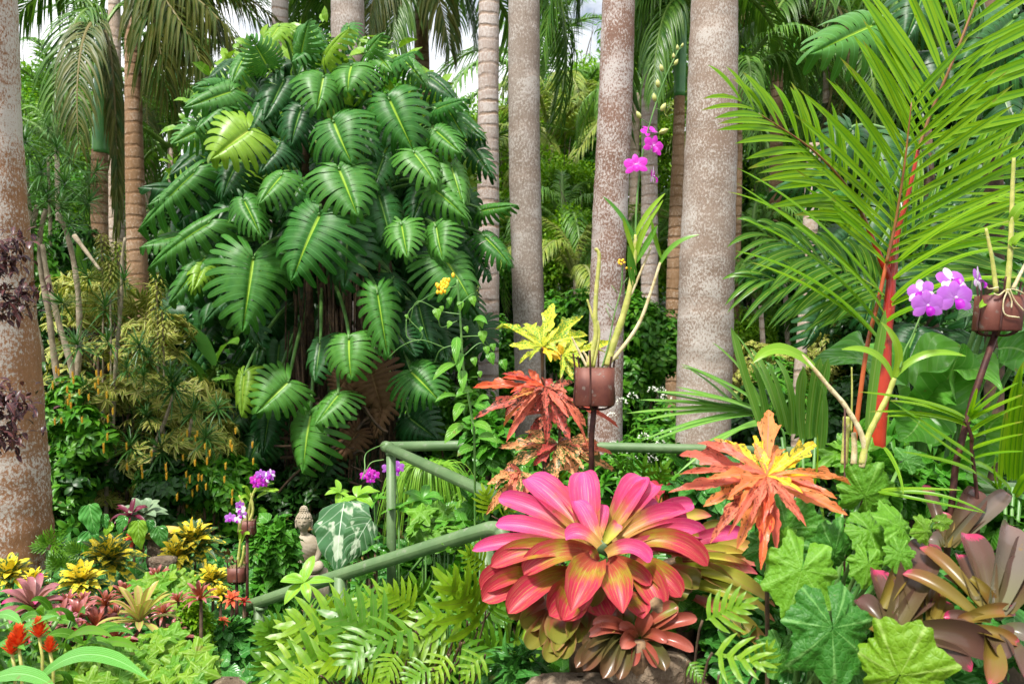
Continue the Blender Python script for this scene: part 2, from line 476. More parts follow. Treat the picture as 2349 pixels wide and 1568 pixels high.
# ------------------------------------------------------------------ colours of the plants
M = {}
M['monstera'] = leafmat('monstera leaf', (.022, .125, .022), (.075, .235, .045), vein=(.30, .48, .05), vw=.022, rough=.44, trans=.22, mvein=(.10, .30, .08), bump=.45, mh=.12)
M['monstera_dark'] = leafmat('monstera leaf old', (.007, .052, .016), (.022, .105, .026), vein=(.14, .28, .05), vw=.02, rough=.42, trans=.15, mvein=(.05, .18, .07), bump=.45, mh=.12)  # darker copy for set-back leaves; shade of the gaps is in its colour
M['monstera_lime'] = leafmat('monstera leaf young', (.10, .26, .025), (.22, .40, .05), vein=(.42, .55, .08), vw=.02, rough=.36, trans=.3, mvein=(.26, .44, .08), bump=.4, mh=.12)
M['monstera_dead'] = leafmat('monstera leaf withered', (.11, .050, .022), (.21, .115, .055), vein=(.25, .15, .07), vw=.02, rough=.7, trans=.1, mvein=(.20, .11, .05), bump=.6)
M['stem_green'] = solidmat('green stalk', (.06, .17, .03), (.12, .25, .05), 12, .45)
M['stem_brown'] = solidmat('brown stalk', (.06, .035, .02), (.13, .08, .04), 20, .8)
M['stem_tan'] = solidmat('tan grey stem', (.20, .16, .10), (.32, .27, .19), 22, .85, 0, .5, (.12, .09, .05))
M['root'] = solidmat('aerial root', (.035, .020, .012), (.10, .06, .03), 20, .9, 0, .6)
M['frond'] = leafmat('palm frond', (.025, .10, .020), (.09, .21, .03), vein=(.16, .28, .05), vw=.08, rough=.36, trans=.28)
M['frond_brown'] = leafmat('palm frond browned', (.028, .080, .018), (.115, .125, .030), vein=(.2, .17, .06), vw=.08, rough=.45, trans=.25)
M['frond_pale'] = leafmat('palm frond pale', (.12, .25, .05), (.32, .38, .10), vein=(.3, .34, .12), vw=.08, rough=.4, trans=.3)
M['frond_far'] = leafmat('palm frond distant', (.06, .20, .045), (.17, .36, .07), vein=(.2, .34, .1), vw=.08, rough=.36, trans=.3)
M['crownshaft'] = solidmat('green crownshaft', (.05, .19, .05), (.10, .27, .06), 3, .35, 0, .1)
M['canopy_bright'] = leafmat('bright foliage', (.09, .28, .012), (.26, .48, .03), rough=.4, trans=.35)
M['canopy_mid'] = leafmat('mid green foliage', (.03, .16, .016), (.11, .31, .03), rough=.38, trans=.3)
M['canopy_dark'] = leafmat('dark foliage', (.008, .050, .011), (.032, .115, .020), rough=.36, trans=.25)  # green taken far down, so the shade between leaves sits in the colour
M['canopy_blue'] = leafmat('blue green foliage', (.03, .12, .035), (.07, .20, .05), rough=.36, trans=.25)
M['canopy_yellow'] = leafmat('yellow green foliage', (.20, .27, .03), (.48, .46, .09), rough=.45, trans=.3, edge=((.60, .56, .20), .25), vein=(.09, .20, .03), vw=.17)
M['banana'] = leafmat('banana leaf', (.06, .22, .03), (.14, .36, .06), vein=(.35, .5, .15), vw=.025, rough=.34, trans=.35, lines=(26, .15))
bark = solidmat('tree bark', (.05, .035, .025), (.13, .10, .07), 9, .9, 0, .6)
M['bark'] = bark

# ------------------------------------------------------------------ royal palm trunks
def trunk_geo(pts, n=28):
    """pts: list of (u, v, width px, d)"""
    g = G()
    c = np.array([P(u, v, d) for u, v, w_, d in pts]); r = np.array([w_*K*d/2 for u, v, w_, d in pts])
    sp_ = spline(np.column_stack([c, r]), 14)
    p, rr = sp_[:, :3], sp_[:, 3].copy()
    rr *= 1+.012*np.sin(np.arange(len(rr))*1.7)+.008*np.sin(np.arange(len(rr))*.63+1)
    tube(g, p, rr, n, uvr=rr.mean())
    return g, p
T = {
 'speckled': trunkmat('speckled red bark', (.30, .15, .075), (.20, .095, .045), (.50, .47, .43), .57, lich=.85, scale=1.5, brown_side=(.03, .26, .12), moss=((.17, .085, .025), .35)),
 'ringed_brown': trunkmat('ringed brown bark', (.30, .20, .125), (.20, .115, .055), (.42, .33, .25), .44, rings=8.5, ringcol=(.13, .065, .025)),
 'ringed_grey': trunkmat('ringed grey bark', (.42, .36, .33), (.31, .24, .20), (.53, .49, .46), .5, rings=8.0, ringcol=(.20, .115, .055)),
 'grey': trunkmat('grey flecked bark', (.29, .245, .21), (.19, .145, .115), (.47, .44, .41), .50, scale=1.3, rings=2.2, ringcol=(.27, .20, .155), rs=.35),
 'red_flecked': trunkmat('red brown bark with white flecks', (.24, .145, .11), (.17, .095, .068), (.52, .48, .46), .52, lich=.85, scale=1.4, rings=2.6, ringcol=(.20, .12, .085), rs=.3),
 'pink_grey': trunkmat('pale flecked bark', (.30, .235, .19), (.20, .14, .105), (.48, .445, .41), .50, lich=.85, scale=1.6, rings=2.4, ringcol=(.28, .20, .15), rs=.3),
 'pale': trunkmat('pale smooth bark', (.40, .32, .25), (.30, .22, .16), (.50, .44, .38), .5, rings=7, ringcol=(.25, .17, .11)),
}
def ground_pt(pt):
    """extends a trunk straight down to the soil"""
    (u, v, w_, d) = pt
    z = gz(*P(u, v, d)[:2]); vb = 784+(H-(z-.12))/(K*d)
    return (u, vb, w_*1.12, d)
def crown_mesh_frond(L_=3.0, droop=.5, n=46, ll=.75, W=.05, hang=.55, seed=0):
    """a frond growing along +y from the origin, arching and drooping"""
    global R, rnd
    g = G()
    frond(g, [0, 0, 0], [0, L_*.35, L_*.32], [0, L_*.8, L_*.28], [0, L_*1.0, -L_*droop], n, ll, W, hang=hang)
    return g
def frond(g, p0, p1, p2, p3, n=46, ll=.7, W=.05, hang=.5, spread=58, t0=.12, rad=.022, lift=.15, jit=.12, nl=4, plume=.25, up=(0, 0, 1), lp=None, taper=.62, lens=False):
    p = [np.asarray(q, float) for q in (p0, p1, p2, p3)]
    t = np.linspace(t0, 1, n)
    B = lambda t: ((1-t)**3)[:, None]*p[0]+(3*t*(1-t)**2)[:, None]*p[1]+(3*t*t*(1-t))[:, None]*p[2]+(t**3)[:, None]*p[3]
    c = B(t); Tn = nrm(B(np.minimum(t+.01, 1.01))-B(t-.01))
    sd = nrm(np.cross(Tn, np.asarray(up, float))); Nn = np.cross(sd, Tn)
    q = (t-t0)/(1-t0)
    prof = np.interp(q, [0, .15, .45, .8, 1], [.55, .9, 1, .72, .38]) if lp is None else np.interp(q, lp[0], lp[1])
    for sg in (-1, 1):
        m = len(t)
        ang = np.radians(spread-26*q)+rnd(-jit, jit, m)
        el = rnd(-plume, plume, m)+lift
        d = nrm(Tn*np.cos(ang)[:, None]+sd*(sg*np.sin(ang)*np.cos(el))[:, None]+Nn*(np.sin(ang)*np.sin(el))[:, None])
        l = (ll*prof*rnd(.85, 1.1, m))[:, None]
        a1 = c+d*l*.5+Nn*.02
        a2 = c+d*l*(1-.45*hang)+np.array([0, 0, -1.])*l*hang*rnd(.7, 1.1, m)[:, None]
        ribbons(g, [c, a1, a2], W*prof**.5*rnd(.8, 1.15, m), Nn+.001, (lambda x: np.interp(x, [0, .06, .25, .5, .75, .92, 1], [.35, .30, .78, 1, .78, .34, .03])) if lens else (lambda x: np.minimum(1, x*5+.35)*np.clip((1-x)*1.6, 0, 1)**taper), nl, 2, fold=.35)
    tt = np.linspace(0, 1, 18)
    pts = B(tt); n0 = g.n
    tube(g, pts, rad*(1-.8*tt), 5)
    g.uv[-1][:, 0] = .5
    return g
fr_meshes = {}
def fmesh(kind, key, n_var=4, **kw):
    """shared meshes of one kind of frond"""
    if (kind, key) not in fr_meshes:
        L_ = []
        for i in range(n_var):
            me = crown_mesh_frond(**{**kw, 'droop': kw.get('droop', .4)*rnd(.7, 1.4)}).mesh('frond'); me.materials.append(M[kind]); L_.append(me)
        fr_meshes[(kind, key)] = L_
    return fr_meshes[(kind, key)]
def add_crown(root, c, L_, kind, n=12, elr=(-35, 60), key='royal', az0=0., skip=None, **kw):
    ms = fmesh(kind, key, **kw)
    for i in range(n):
        az = az0+i*2*math.pi/n*1.0+rnd(-.2, .2); el = math.radians(rnd(*elr))
        d = np.array([math.sin(az)*math.cos(el), math.cos(az)*math.cos(el), math.sin(el)])
        s = L_*rnd(.85, 1.1)
        inst('frond', ms[i % len(ms)], root, c, d, (0, 0, 1), s, s)

royal_kw = dict(L_=1.0, droop=.40, n=52, ll=.26, W=.017, hang=.65)
def palm(label, mat, pts, shaft=None, crown=None, loc=None, ext=True, group='royal palms of the grove'):
    pts = list(pts)
    pts.append(ground_pt(pts[-1]))
    g, p = trunk_geo(pts)
    base = p[-1]
    root = thing('royal_palm', label, 'palm tree', base, group)
    part('trunk', g, T[mat], root)
    if shaft:
        g2, p2 = trunk_geo(shaft, 16); part('crownshaft', g2, M['crownshaft'], root)
    if crown:
        c, L_, kind, n, elr = crown
        add_crown(root, c, L_, kind, n, elr, **royal_kw) if False else add_crown(root, c, L_, kind, n, elr, key='royal', droop=.45, n_var=4) if False else None
        ms = fmesh(kind, 'royal', 4, **royal_kw)
        a0 = rnd(0, 6)
        for i in range(n):
            az = a0+i*2*math.pi/n+rnd(-.2, .2); el = math.radians(rnd(*elr))
            d = np.array([math.sin(az)*math.cos(el), math.cos(az)*math.cos(el), math.sin(el)])
            s = L_*rnd(.85, 1.1)
            inst('frond', ms[i % len(ms)], root, c, d, (0, 0, 1), s, s)
    return root
p_left = palm('thick palm trunk with red bark and white lichen at the left edge', 'speckled',
     [(-62, -160, 166, 4.75), (-44, 0, 150, 4.75), (-38, 300, 158, 4.75), (-30, 600, 186, 4.75), (-12, 1000, 212, 4.8), (2, 1250, 222, 4.8)])
p2 = palm('ringed palm with green crownshaft and a hanging frond, left background', 'ringed_brown',
     [(229, 345, 36, 9.6), (228, 500, 38, 9.6), (230, 650, 42, 9.6), (232, 760, 46, 9.6)],
     shaft=[(236, 60, 20, 9.6), (237, 120, 34, 9.6), (236, 230, 40, 9.6), (231, 352, 38, 9.6)])
p3 = palm('brown ringed palm trunk left of the cut-leaf thicket', 'ringed_brown',
     [(304, -40, 34, 8.6), (304, 60, 34, 8.6), (308, 350, 40, 8.6), (316, 640, 47, 8.6), (320, 760, 50, 8.6)])
p2b = palm('slim grey palm trunk between the two ringed palms', 'pale', [(262, -60, 26, 11.5), (264, 300, 30, 11.5), (266, 500, 36, 11.5), (264, 620, 42, 11.5)])
p4 = palm('thin distant palm with green crownshaft above the thicket edge', 'ringed_brown', [(404, 200, 15, 16), (405, 420, 20, 16), (406, 640, 24, 16)],
     shaft=[(403, 95, 8, 16), (403, 130, 13, 16), (402, 210, 16, 16)])
p4b = palm('thin pale palm trunk just right of the brown ringed palm', 'pale', [(338, 180, 14, 15), (340, 330, 20, 15), (342, 560, 24, 15)])
p5 = palm('narrow pale ringed trunk rising behind the thicket top', 'ringed_grey', [(642, -80, 34, 12), (642, 40, 38, 12), (640, 400, 44, 12)])
p6 = palm('broad light grey trunk behind the middle of the thicket', 'grey', [(797, -80, 74, 8.8), (798, 90, 76, 8.8), (802, 400, 80, 8.8), (798, 700, 84, 8.8)])
p7 = palm('narrow brown ringed trunk behind the thicket shoulder', 'ringed_brown', [(967, -80, 30, 12.5), (967, 100, 34, 12.5), (972, 400, 42, 12.5)])
p8 = palm('grey trunk with dark leaf scars touching the thicket on its right', 'ringed_grey',
     [(1125, -80, 46, 8.6), (1122, 0, 47, 8.6), (1120, 250, 48, 8.6), (1120, 480, 50, 8.6), (1122, 700, 46, 8.6), (1120, 900, 48, 8.6)])
p9 = palm('smooth grey flecked trunk, second of the big middle row', 'grey',
     [(1201, -80, 70, 7.6), (1202, 0, 72, 7.6), (1203, 350, 72, 7.6), (1212, 700, 72, 7.6), (1216, 850, 72, 7.6)])
p10 = palm('red brown trunk with white flecks behind the tall orchid', 'red_flecked',
     [(1422, -80, 72, 7.4), (1419, 0, 75, 7.4), (1411, 250, 78, 7.4), (1399, 500, 80, 7.4), (1391, 750, 80, 7.4), (1388, 1000, 80, 7.4)])
p11 = palm('thickest pale trunk right of the orchid, nearest of the middle row', 'pink_grey',
     [(1641, -80, 104, 6.4), (1639, 0, 106, 6.4), (1632, 300, 116, 6.4), (1622, 600, 124, 6.4), (1616, 850, 126, 6.4), (1613, 1000, 124, 6.4)])
p12 = palm('slim ringed palm with bright green crownshaft beside the thickest trunk', 'ringed_brown',
     [(1559, 215, 24, 9.8), (1556, 350, 28, 9.8), (1550, 520, 33, 9.8), (1546, 700, 36, 9.8)],
     shaft=[(1563, 30, 18, 9.8), (1561, 80, 30, 9.8), (1559, 222, 27, 9.8)])
p13 = palm('thin pale trunk seen just right of the red flecked trunk', 'pale', [(1460, 215, 18, 13), (1454, 450, 22, 13), (1450, 680, 24, 13)])
p14 = palm('thin brown sliver of trunk behind the thickest trunk', 'ringed_brown', [(1697, 180, 16, 11), (1692, 500, 18, 11), (1686, 720, 20, 11)])
p15 = palm('slender pale palm trunk leaning among the trees on the right', 'pale', [(1868, 330, 30, 7.0), (1860, 500, 34, 7.0), (1847, 700, 28, 7.0), (1834, 850, 25, 7.0), (1826, 1000, 22, 7.0)])
p16 = palm('short pale trunk piece between palm fronds, upper right', 'pale', [(1896, 120, 14, 13), (1895, 260, 16, 13), (1890, 600, 18, 13)])

def crown_of(name_root, c, L_, kind, n, elr, az=None):
    ms = fmesh(kind, 'royal', 4, **royal_kw)
    a0 = rnd(0, 6)
    for i in range(n):
        a = a0+i*2*math.pi/n+rnd(-.2, .2); el = math.radians(rnd(*elr))
        if az: a = rnd(*az)
        d = np.array([math.sin(a)*math.cos(el), math.cos(a)*math.cos(el), math.sin(el)])
        s = L_*rnd(.85, 1.1)
        inst('frond', ms[i % len(ms)], name_root, c, d, (0, 0, 1), s, s)
def own_frond(root, kind, a, b, c_, e, **kw):
    """a particular frond from the photo: four control points (u, v, d)"""
    g = G(); frond(g, P(*a), P(*b), P(*c_), P(*e), **kw); return part('frond', g, M[kind], root)
# palm with the hanging frond, left
own_frond(p2, 'frond', (238, 60, 9.6), (200, -40, 9.4), (150, 60, 9.0), (118, 260, 8.8), n=40, ll=.62, W=.035, hang=.6)
own_frond(p2, 'frond_brown', (238, 60, 9.6), (200, 10, 9.0), (165, 120, 8.6), (180, 330, 8.5), n=40, ll=.55, W=.035, hang=.75)
own_frond(p2, 'frond_brown', (240, 70, 9.5), (262, 110, 9.2), (270, 320, 9.2), (268, 570, 9.2), n=64, ll=.34, W=.04, hang=.9, spread=40)
own_frond(p2, 'frond', (240, 60, 9.6), (180, -70, 9.8), (70, -30, 10), (30, 60, 10), n=50, ll=.7, W=.035, hang=.6)
own_frond(p2, 'frond', (240, 60, 9.6), (300, -60, 9.9), (370, 20, 10), (390, 160, 10), n=50, ll=.6, W=.035, hang=.7)
# brown crowned palm
C3 = (315, -60, 8.6)
for e in [((370, -60, 8.4), (480, -20, 8.2), (585, 160, 8.1)), ((350, -40, 8.2), (420, 30, 8.0), (470, 170, 7.9)), ((335, -30, 8.2), (365, 60, 8.0), (380, 215, 8)),
          ((390, -70, 8.8), (520, -60, 8.9), (650, 60, 9)), ((345, -30, 8.4), (400, 0, 8.5), (430, 120, 8.6)), ((380, -60, 8.9), (450, -40, 9.2), (520, 110, 9.4))]:
    own_frond(p3, 'frond_brown', C3, *e, n=54, ll=.60, W=.04, hang=.85, plume=.5)
crown_of(p4, P(403, 95, 16), 2.6, 'frond', 12, (-30, 60))
own_frond(p4b, 'frond_brown', (338, 200, 15), (334, 150, 15), (330, 250, 14.5), (352, 420, 14.5), n=50, ll=.7, W=.05, hang=.9)
crown_of(p4b, P(338, 180, 15), 2.2, 'frond', 9, (-40, 40))
crown_of(p5, P(642, -95, 12), 3.0, 'frond', 11, (-30, 40))
crown_of(p7, P(930, -120, 12.5), 3.4, 'frond', 12, (-40, 30))
own_frond(p7, 'frond', (930, -120, 12.5), (1000, -140, 12), (1080, -60, 12), (1085, 90, 12), n=70, ll=.75, W=.045, hang=.7)
own_frond(p7, 'frond_brown', (930, -120, 12.5), (960, -120, 12), (1010, -40, 11.6), (1030, 110, 11.5), n=70, ll=.75, W=.045, hang=.7)
own_frond(p7, 'frond_brown', (930, -120, 12.5), (900, -100, 12), (850, -40, 11.6), (845, 80, 11.5), n=70, ll=.75, W=.045, hang=.8)
own_frond(p7, 'frond', (930, -120, 12.5), (920, -80, 12), (905, -20, 11.6), (900, 110, 11.5), n=70, ll=.75, W=.045, hang=.8)
crown_of(p12, P(1563, 20, 9.8), 2.5, 'frond', 12, (-30, 60))
own_frond(p12, 'frond', (1563, 20, 9.8), (1520, -60, 9.6), (1420, -20, 9.6), (1440, 230, 9.6), n=60, ll=.6, W=.035, hang=.85)
own_frond(p12, 'frond', (1563, 20, 9.8), (1540, -40, 9.4), (1500, 60, 9.2), (1500, 210, 9.1), n=60, ll=.5, W=.035, hang=.85)
pm = palm('palm crown of drooping fronds high between the middle trunks', 'ringed_grey', [(1500, -300, 30, 10.8), (1496, -60, 34, 10.8), (1490, 200, 36, 10.8), (1490, 500, 38, 10.8)])
for e in [((1380, -320, 10.6), (1270, -150, 10.3), (1248, 120, 10.2)), ((1410, -300, 10.8), (1330, -160, 10.8), (1330, 40, 10.8)),
          ((1440, -260, 10), (1480, -100, 9.6), (1490, 90, 9.5))]:
    own_frond(pm, 'frond', (1500, -260, 10.8), *e, n=90, ll=.75, W=.04, hang=.75)
pr = palm('palm with heavy dark fronds behind the red stemmed palm', 'ringed_brown', [(1780, -200, 26, 12.5), (1782, 100, 28, 12.5), (1780, 500, 30, 12.5), (1780, 700, 30, 12.5)])
crown_of(pr, P(1780, -40, 12.5), 3.0, 'frond', 12, (-45, 40))
crown_of(pr, P(1780, 10, 12.5), 2.2, 'frond_brown', 4, (-60, -30))
crown_of(p16, P(1896, 110, 13), 2.4, 'frond', 10, (-50, 40))
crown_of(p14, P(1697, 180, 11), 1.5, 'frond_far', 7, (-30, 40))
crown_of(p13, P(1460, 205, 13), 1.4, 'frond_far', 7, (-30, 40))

# small palms in the hollow behind
def small_palm(u, v, d, L_, kind, label, n=11, elr=(-30, 55), tw=13):
    z = gz(*P(u, v, d)[:2]); c = P(u, v, d)
    base = np.array([c[0], c[1], z-.1])
    root = thing('hollow_palm', label, 'palm', base, 'smaller palms in the hollow')
    g = G(); h = c[2]-base[2]
    tube(g, [base, base+(c-base)*.5+[.05, 0, 0], c], [tw*K*d*.6, tw*K*d*.5, tw*K*d*.42], 10)
    part('trunk', g, T['pale'], root)
    crown_of(root, c, L_, kind, n, elr)
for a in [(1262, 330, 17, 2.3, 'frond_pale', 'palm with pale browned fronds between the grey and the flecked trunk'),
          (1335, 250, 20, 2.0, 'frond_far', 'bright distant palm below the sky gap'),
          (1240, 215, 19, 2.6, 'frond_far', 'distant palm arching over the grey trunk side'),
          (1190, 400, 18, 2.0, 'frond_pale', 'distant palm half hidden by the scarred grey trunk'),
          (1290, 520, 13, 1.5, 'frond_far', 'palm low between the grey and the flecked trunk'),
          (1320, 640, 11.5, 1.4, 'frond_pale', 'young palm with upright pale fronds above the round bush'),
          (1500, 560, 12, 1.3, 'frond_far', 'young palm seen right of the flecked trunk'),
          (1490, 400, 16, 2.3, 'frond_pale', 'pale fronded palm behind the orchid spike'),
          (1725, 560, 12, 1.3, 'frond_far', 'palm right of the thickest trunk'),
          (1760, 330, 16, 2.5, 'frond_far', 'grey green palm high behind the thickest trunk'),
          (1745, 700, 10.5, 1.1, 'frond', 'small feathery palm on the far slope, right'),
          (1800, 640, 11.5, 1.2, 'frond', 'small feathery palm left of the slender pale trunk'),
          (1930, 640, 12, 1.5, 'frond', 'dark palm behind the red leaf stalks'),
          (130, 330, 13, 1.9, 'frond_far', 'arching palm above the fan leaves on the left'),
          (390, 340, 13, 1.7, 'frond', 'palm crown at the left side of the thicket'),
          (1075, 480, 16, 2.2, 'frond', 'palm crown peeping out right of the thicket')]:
    small_palm(*a)

# ------------------------------------------------------------------ broadleaf trees and bushes
LT = {'small': strip(2, 2, ell, .5, bend=.6, fold=.25), 'oval': strip(3, 2, ell, .42, bend=.9, fold=.22),
      'long': strip(4, 2, lance, .24, bend=1.0, fold=.3), 'strap': strip(5, 2, grass, .10, bend=1.3, fold=.4)}
def cloud(g, lobes, n, size, tm='small', droop=.3, outw=1., jit=.9, shell=.5, whorl=1):
    """leaves through the outer part of each lobe; lobes = [(centre, radii)]"""
    vol = np.array([np.prod(r_)**(2/3) for c, r_ in lobes]); cnt = np.maximum(1, (n*vol/vol.sum()/whorl)).astype(int)
    for (c, r_), m in zip(lobes, cnt):
        o = nrm(R.normal(size=(m, 3))); rad = 1-shell*R.random(m)**1.6
        base = np.asarray(c)+o*np.asarray(r_)*rad[:, None]
        if whorl > 1:
            ax = nrm(o+[0, 0, .5]); 
            for w_ in range(whorl):
                rv = nrm(np.cross(ax, nrm(R.normal(size=(m, 3)))))
                d = nrm(rv+ax*rnd(.1, .7, m)[:, None])
                scatter(g, LT[tm], base, d, ax, size*rnd(.7, 1.2, m), size*rnd(.7, 1.2, m))
        else:
            d = nrm(o*outw+R.normal(size=(m, 3))*jit*.6+[0, 0, -droop])
            up = nrm(o*.5+R.normal(size=(m, 3))*.35+[0, 0, .8])
            s = size*rnd(.65, 1.25, m)
            scatter(g, LT[tm], base, d, up, s, s)
def lobes_of(n, spread=(1, 1, .8), r=(.35, .6), flat=.8, down=False):
    L_ = []
    for i in range(n):
        o = nrm(R.normal(size=3)); o[2] = (abs(o[2])*.9 if rnd() < .7 else o[2]*.6) if not down else o[2]
        rr = rnd(*r); L_.append((o*np.array(spread)*rnd(.35, .75), np.array([rr, rr, rr*flat])))
    return L_
def limb_geo(n=6, h=1., rad=.05):
    g = G(); pts = [[0, 0, -h], [rnd(-.05, .05), 0, -h*.4], [0, 0, .05]]
    tube(g, spline(pts, 5), np.linspace(rad, rad*.5, 11), 8)
    for i in range(n):
        a = rnd(0, 6.28); z0 = -h*rnd(.15, .6); e = np.array([math.cos(a)*.65, math.sin(a)*.65, rnd(.1, .6)])
        tube(g, bez([[0, 0, z0], [e[0]*.3, e[1]*.3, z0+.3*h], e], 7), np.linspace(rad*.45, rad*.08, 7), 6)
    return g
tree_src = {}
def tree_kind(key, mat, n, size, tm, nl_, **kw):
    lob = lobes_of(nl_+4, (1, 1, 1), (.4, .68), .85, down=True); g = G(); cloud(g, lob, n, size*1.1, tm, **kw)
    me = g.mesh('crown'); me.materials.append(M[mat]); tm_ = limb_geo(6, 1.4, .07).mesh('trunk'); tm_.materials.append(bark)
    tree_src.setdefault(key, []).append((me, tm_))
for k_ in range(2):
    tree_kind('bright', 'canopy_bright', 5200, .115, 'small', 12)
    tree_kind('mid', 'canopy_mid', 5200, .12, 'oval', 12)
    tree_kind('dark', 'canopy_dark', 4600, .14, 'oval', 12)
    tree_kind('blue', 'canopy_blue', 4200, .16, 'long', 11, whorl=3)
    tree_kind('strappy', 'canopy_mid', 3000, .26, 'strap', 10, whorl=6)
tree_n = [0]
def tree(u, v, d, r, key, label, group='trees and tall bushes of the far slope', flat=(1, 1, 1), name='broadleaf_tree', cat='tree'):
    """r = crown radius in view pixels"""
    c = P(u, v, d); s = r*K*d*1.12
    root = thing(name, label, cat, (c[0], c[1], gz(c[0], c[1])-.05), group)
    srcs = tree_src[key]; a, b = srcs[tree_n[0] % len(srcs)]; tree_n[0] += 1
    rz = rnd(0, 6.28)
    for nm, me in (('crown', a), ('trunk', b)):
        o = bpy.data.objects.new(nm, me); col.objects.link(o); o.parent = root
        o.location = (0, 0, c[2]-root.location[2]); o.rotation_euler = (0, 0, rz)
        zs = max(s*flat[2], .1) if nm == 'crown' else (c[2]-root.location[2])/1.4
        o.scale = (s*flat[0], s*flat[1], zs) if nm == 'crown' else (s*.8, s*.8, zs)
    return root
far_lab = {'bright': 'bright yellow green tree crown on the far slope', 'mid': 'mid green broadleaf tree on the far slope', 'dark': 'dark leaved tree in the shade of the far slope',
           'blue': 'blue green bush of whorled leaves on the far slope', 'strappy': 'strap leaved bush on the far slope'}
def far(u, v, d, r, key, flat=(1, 1, 1)):
    return tree(u, v, d, r, key, far_lab[key], 'far slope, '+far_lab[key]+'s', flat)
# skyline
for a in [(60, 230, 24, 85, 'bright'), (150, 255, 22, 80, 'mid'), (100, 340, 20, 110, 'bright'), (220, 330, 24, 80, 'mid'), (300, 430, 22, 90, 'dark'), (370, 480, 20, 80, 'mid'),
          (1000, 330, 24, 110, 'mid'), (1080, 320, 22, 80, 'bright'), (1160, 300, 24, 70, 'bright'), (1250, 250, 25, 80, 'mid'), (1320, 210, 24, 75, 'bright'), (1370, 240, 22, 80, 'bright'),
          (1290, 350, 19, 100, 'bright'), (1370, 380, 18, 90, 'mid'), (1170, 430, 18, 110, 'bright'), (1250, 470, 16, 90, 'bright'), (1320, 520, 14.5, 90, 'mid'), (1180, 560, 15, 110, 'bright'),
          (1480, 100, 24, 110, 'mid'), (1490, 230, 22, 100, 'bright'), (1470, 350, 20, 90, 'mid'), (1500, 460, 17, 80, 'bright'), (1480, 560, 15, 80, 'mid'), (1150, 680, 13, 80, 'dark'),
          (1700, 60, 24, 140, 'mid'), (1820, 40, 22, 150, 'dark'), (1720, 220, 22, 120, 'bright'), (1830, 260, 20, 130, 'mid'), (1740, 400, 18, 110, 'dark'), (1820, 420, 17, 110, 'bright'),
          (1950, 100, 20, 150, 'dark'), (1960, 330, 16, 130, 'dark'), (1720, 520, 15, 90, 'dark'), (1830, 560, 14, 110, 'mid'), (1750, 640, 13, 70, 'dark'), (1920, 560, 13, 110, 'dark'),
          (2080, 60, 17, 190, 'dark'), (2250, 100, 16, 200, 'dark'), (2150, 330, 13, 190, 'dark'), (2300, 350, 12, 180, 'dark'), (2080, 520, 11.5, 150, 'dark'), (2250, 600, 10.5, 160, 'dark'),
          (2080, 720, 9.5, 130, 'dark'), (2280, 760, 8.5, 150, 'dark'), (2000, 800, 10, 110, 'dark'), (2180, 860, 7.5, 120, 'dark'),
          (620, 300, 20, 160, 'mid'), (760, 320, 20, 170, 'mid'), (900, 320, 21, 150, 'mid'), (560, 600, 13, 130, 'dark'), (700, 760, 11, 160, 'dark'), (950, 700, 12, 140, 'dark'), (860, 560, 14, 170, 'dark'), (1050, 620, 13, 120, 'dark'),
          (60, 480, 16, 110, 'mid'), (170, 520, 15, 100, 'mid'), (250, 560, 14, 90, 'bright'), (380, 600, 13, 110, 'dark'), (460, 560, 14, 90, 'mid'), (1290, 440, 14, 80, 'bright'), (1330, 560, 12.5, 80, 'bright'), (1265, 620, 12, 70, 'bright'), (1480, 620, 12.5, 80, 'bright'), (1500, 330, 15, 70, 'bright'), (1720, 760, 11, 60, 'bright'), (1800, 740, 12, 60, 'mid'), (1905, 700, 11.5, 80, 'bright'), (1160, 620, 12.5, 70, 'mid'), (110, 600, 11, 90, 'mid')]:
    far(*a)
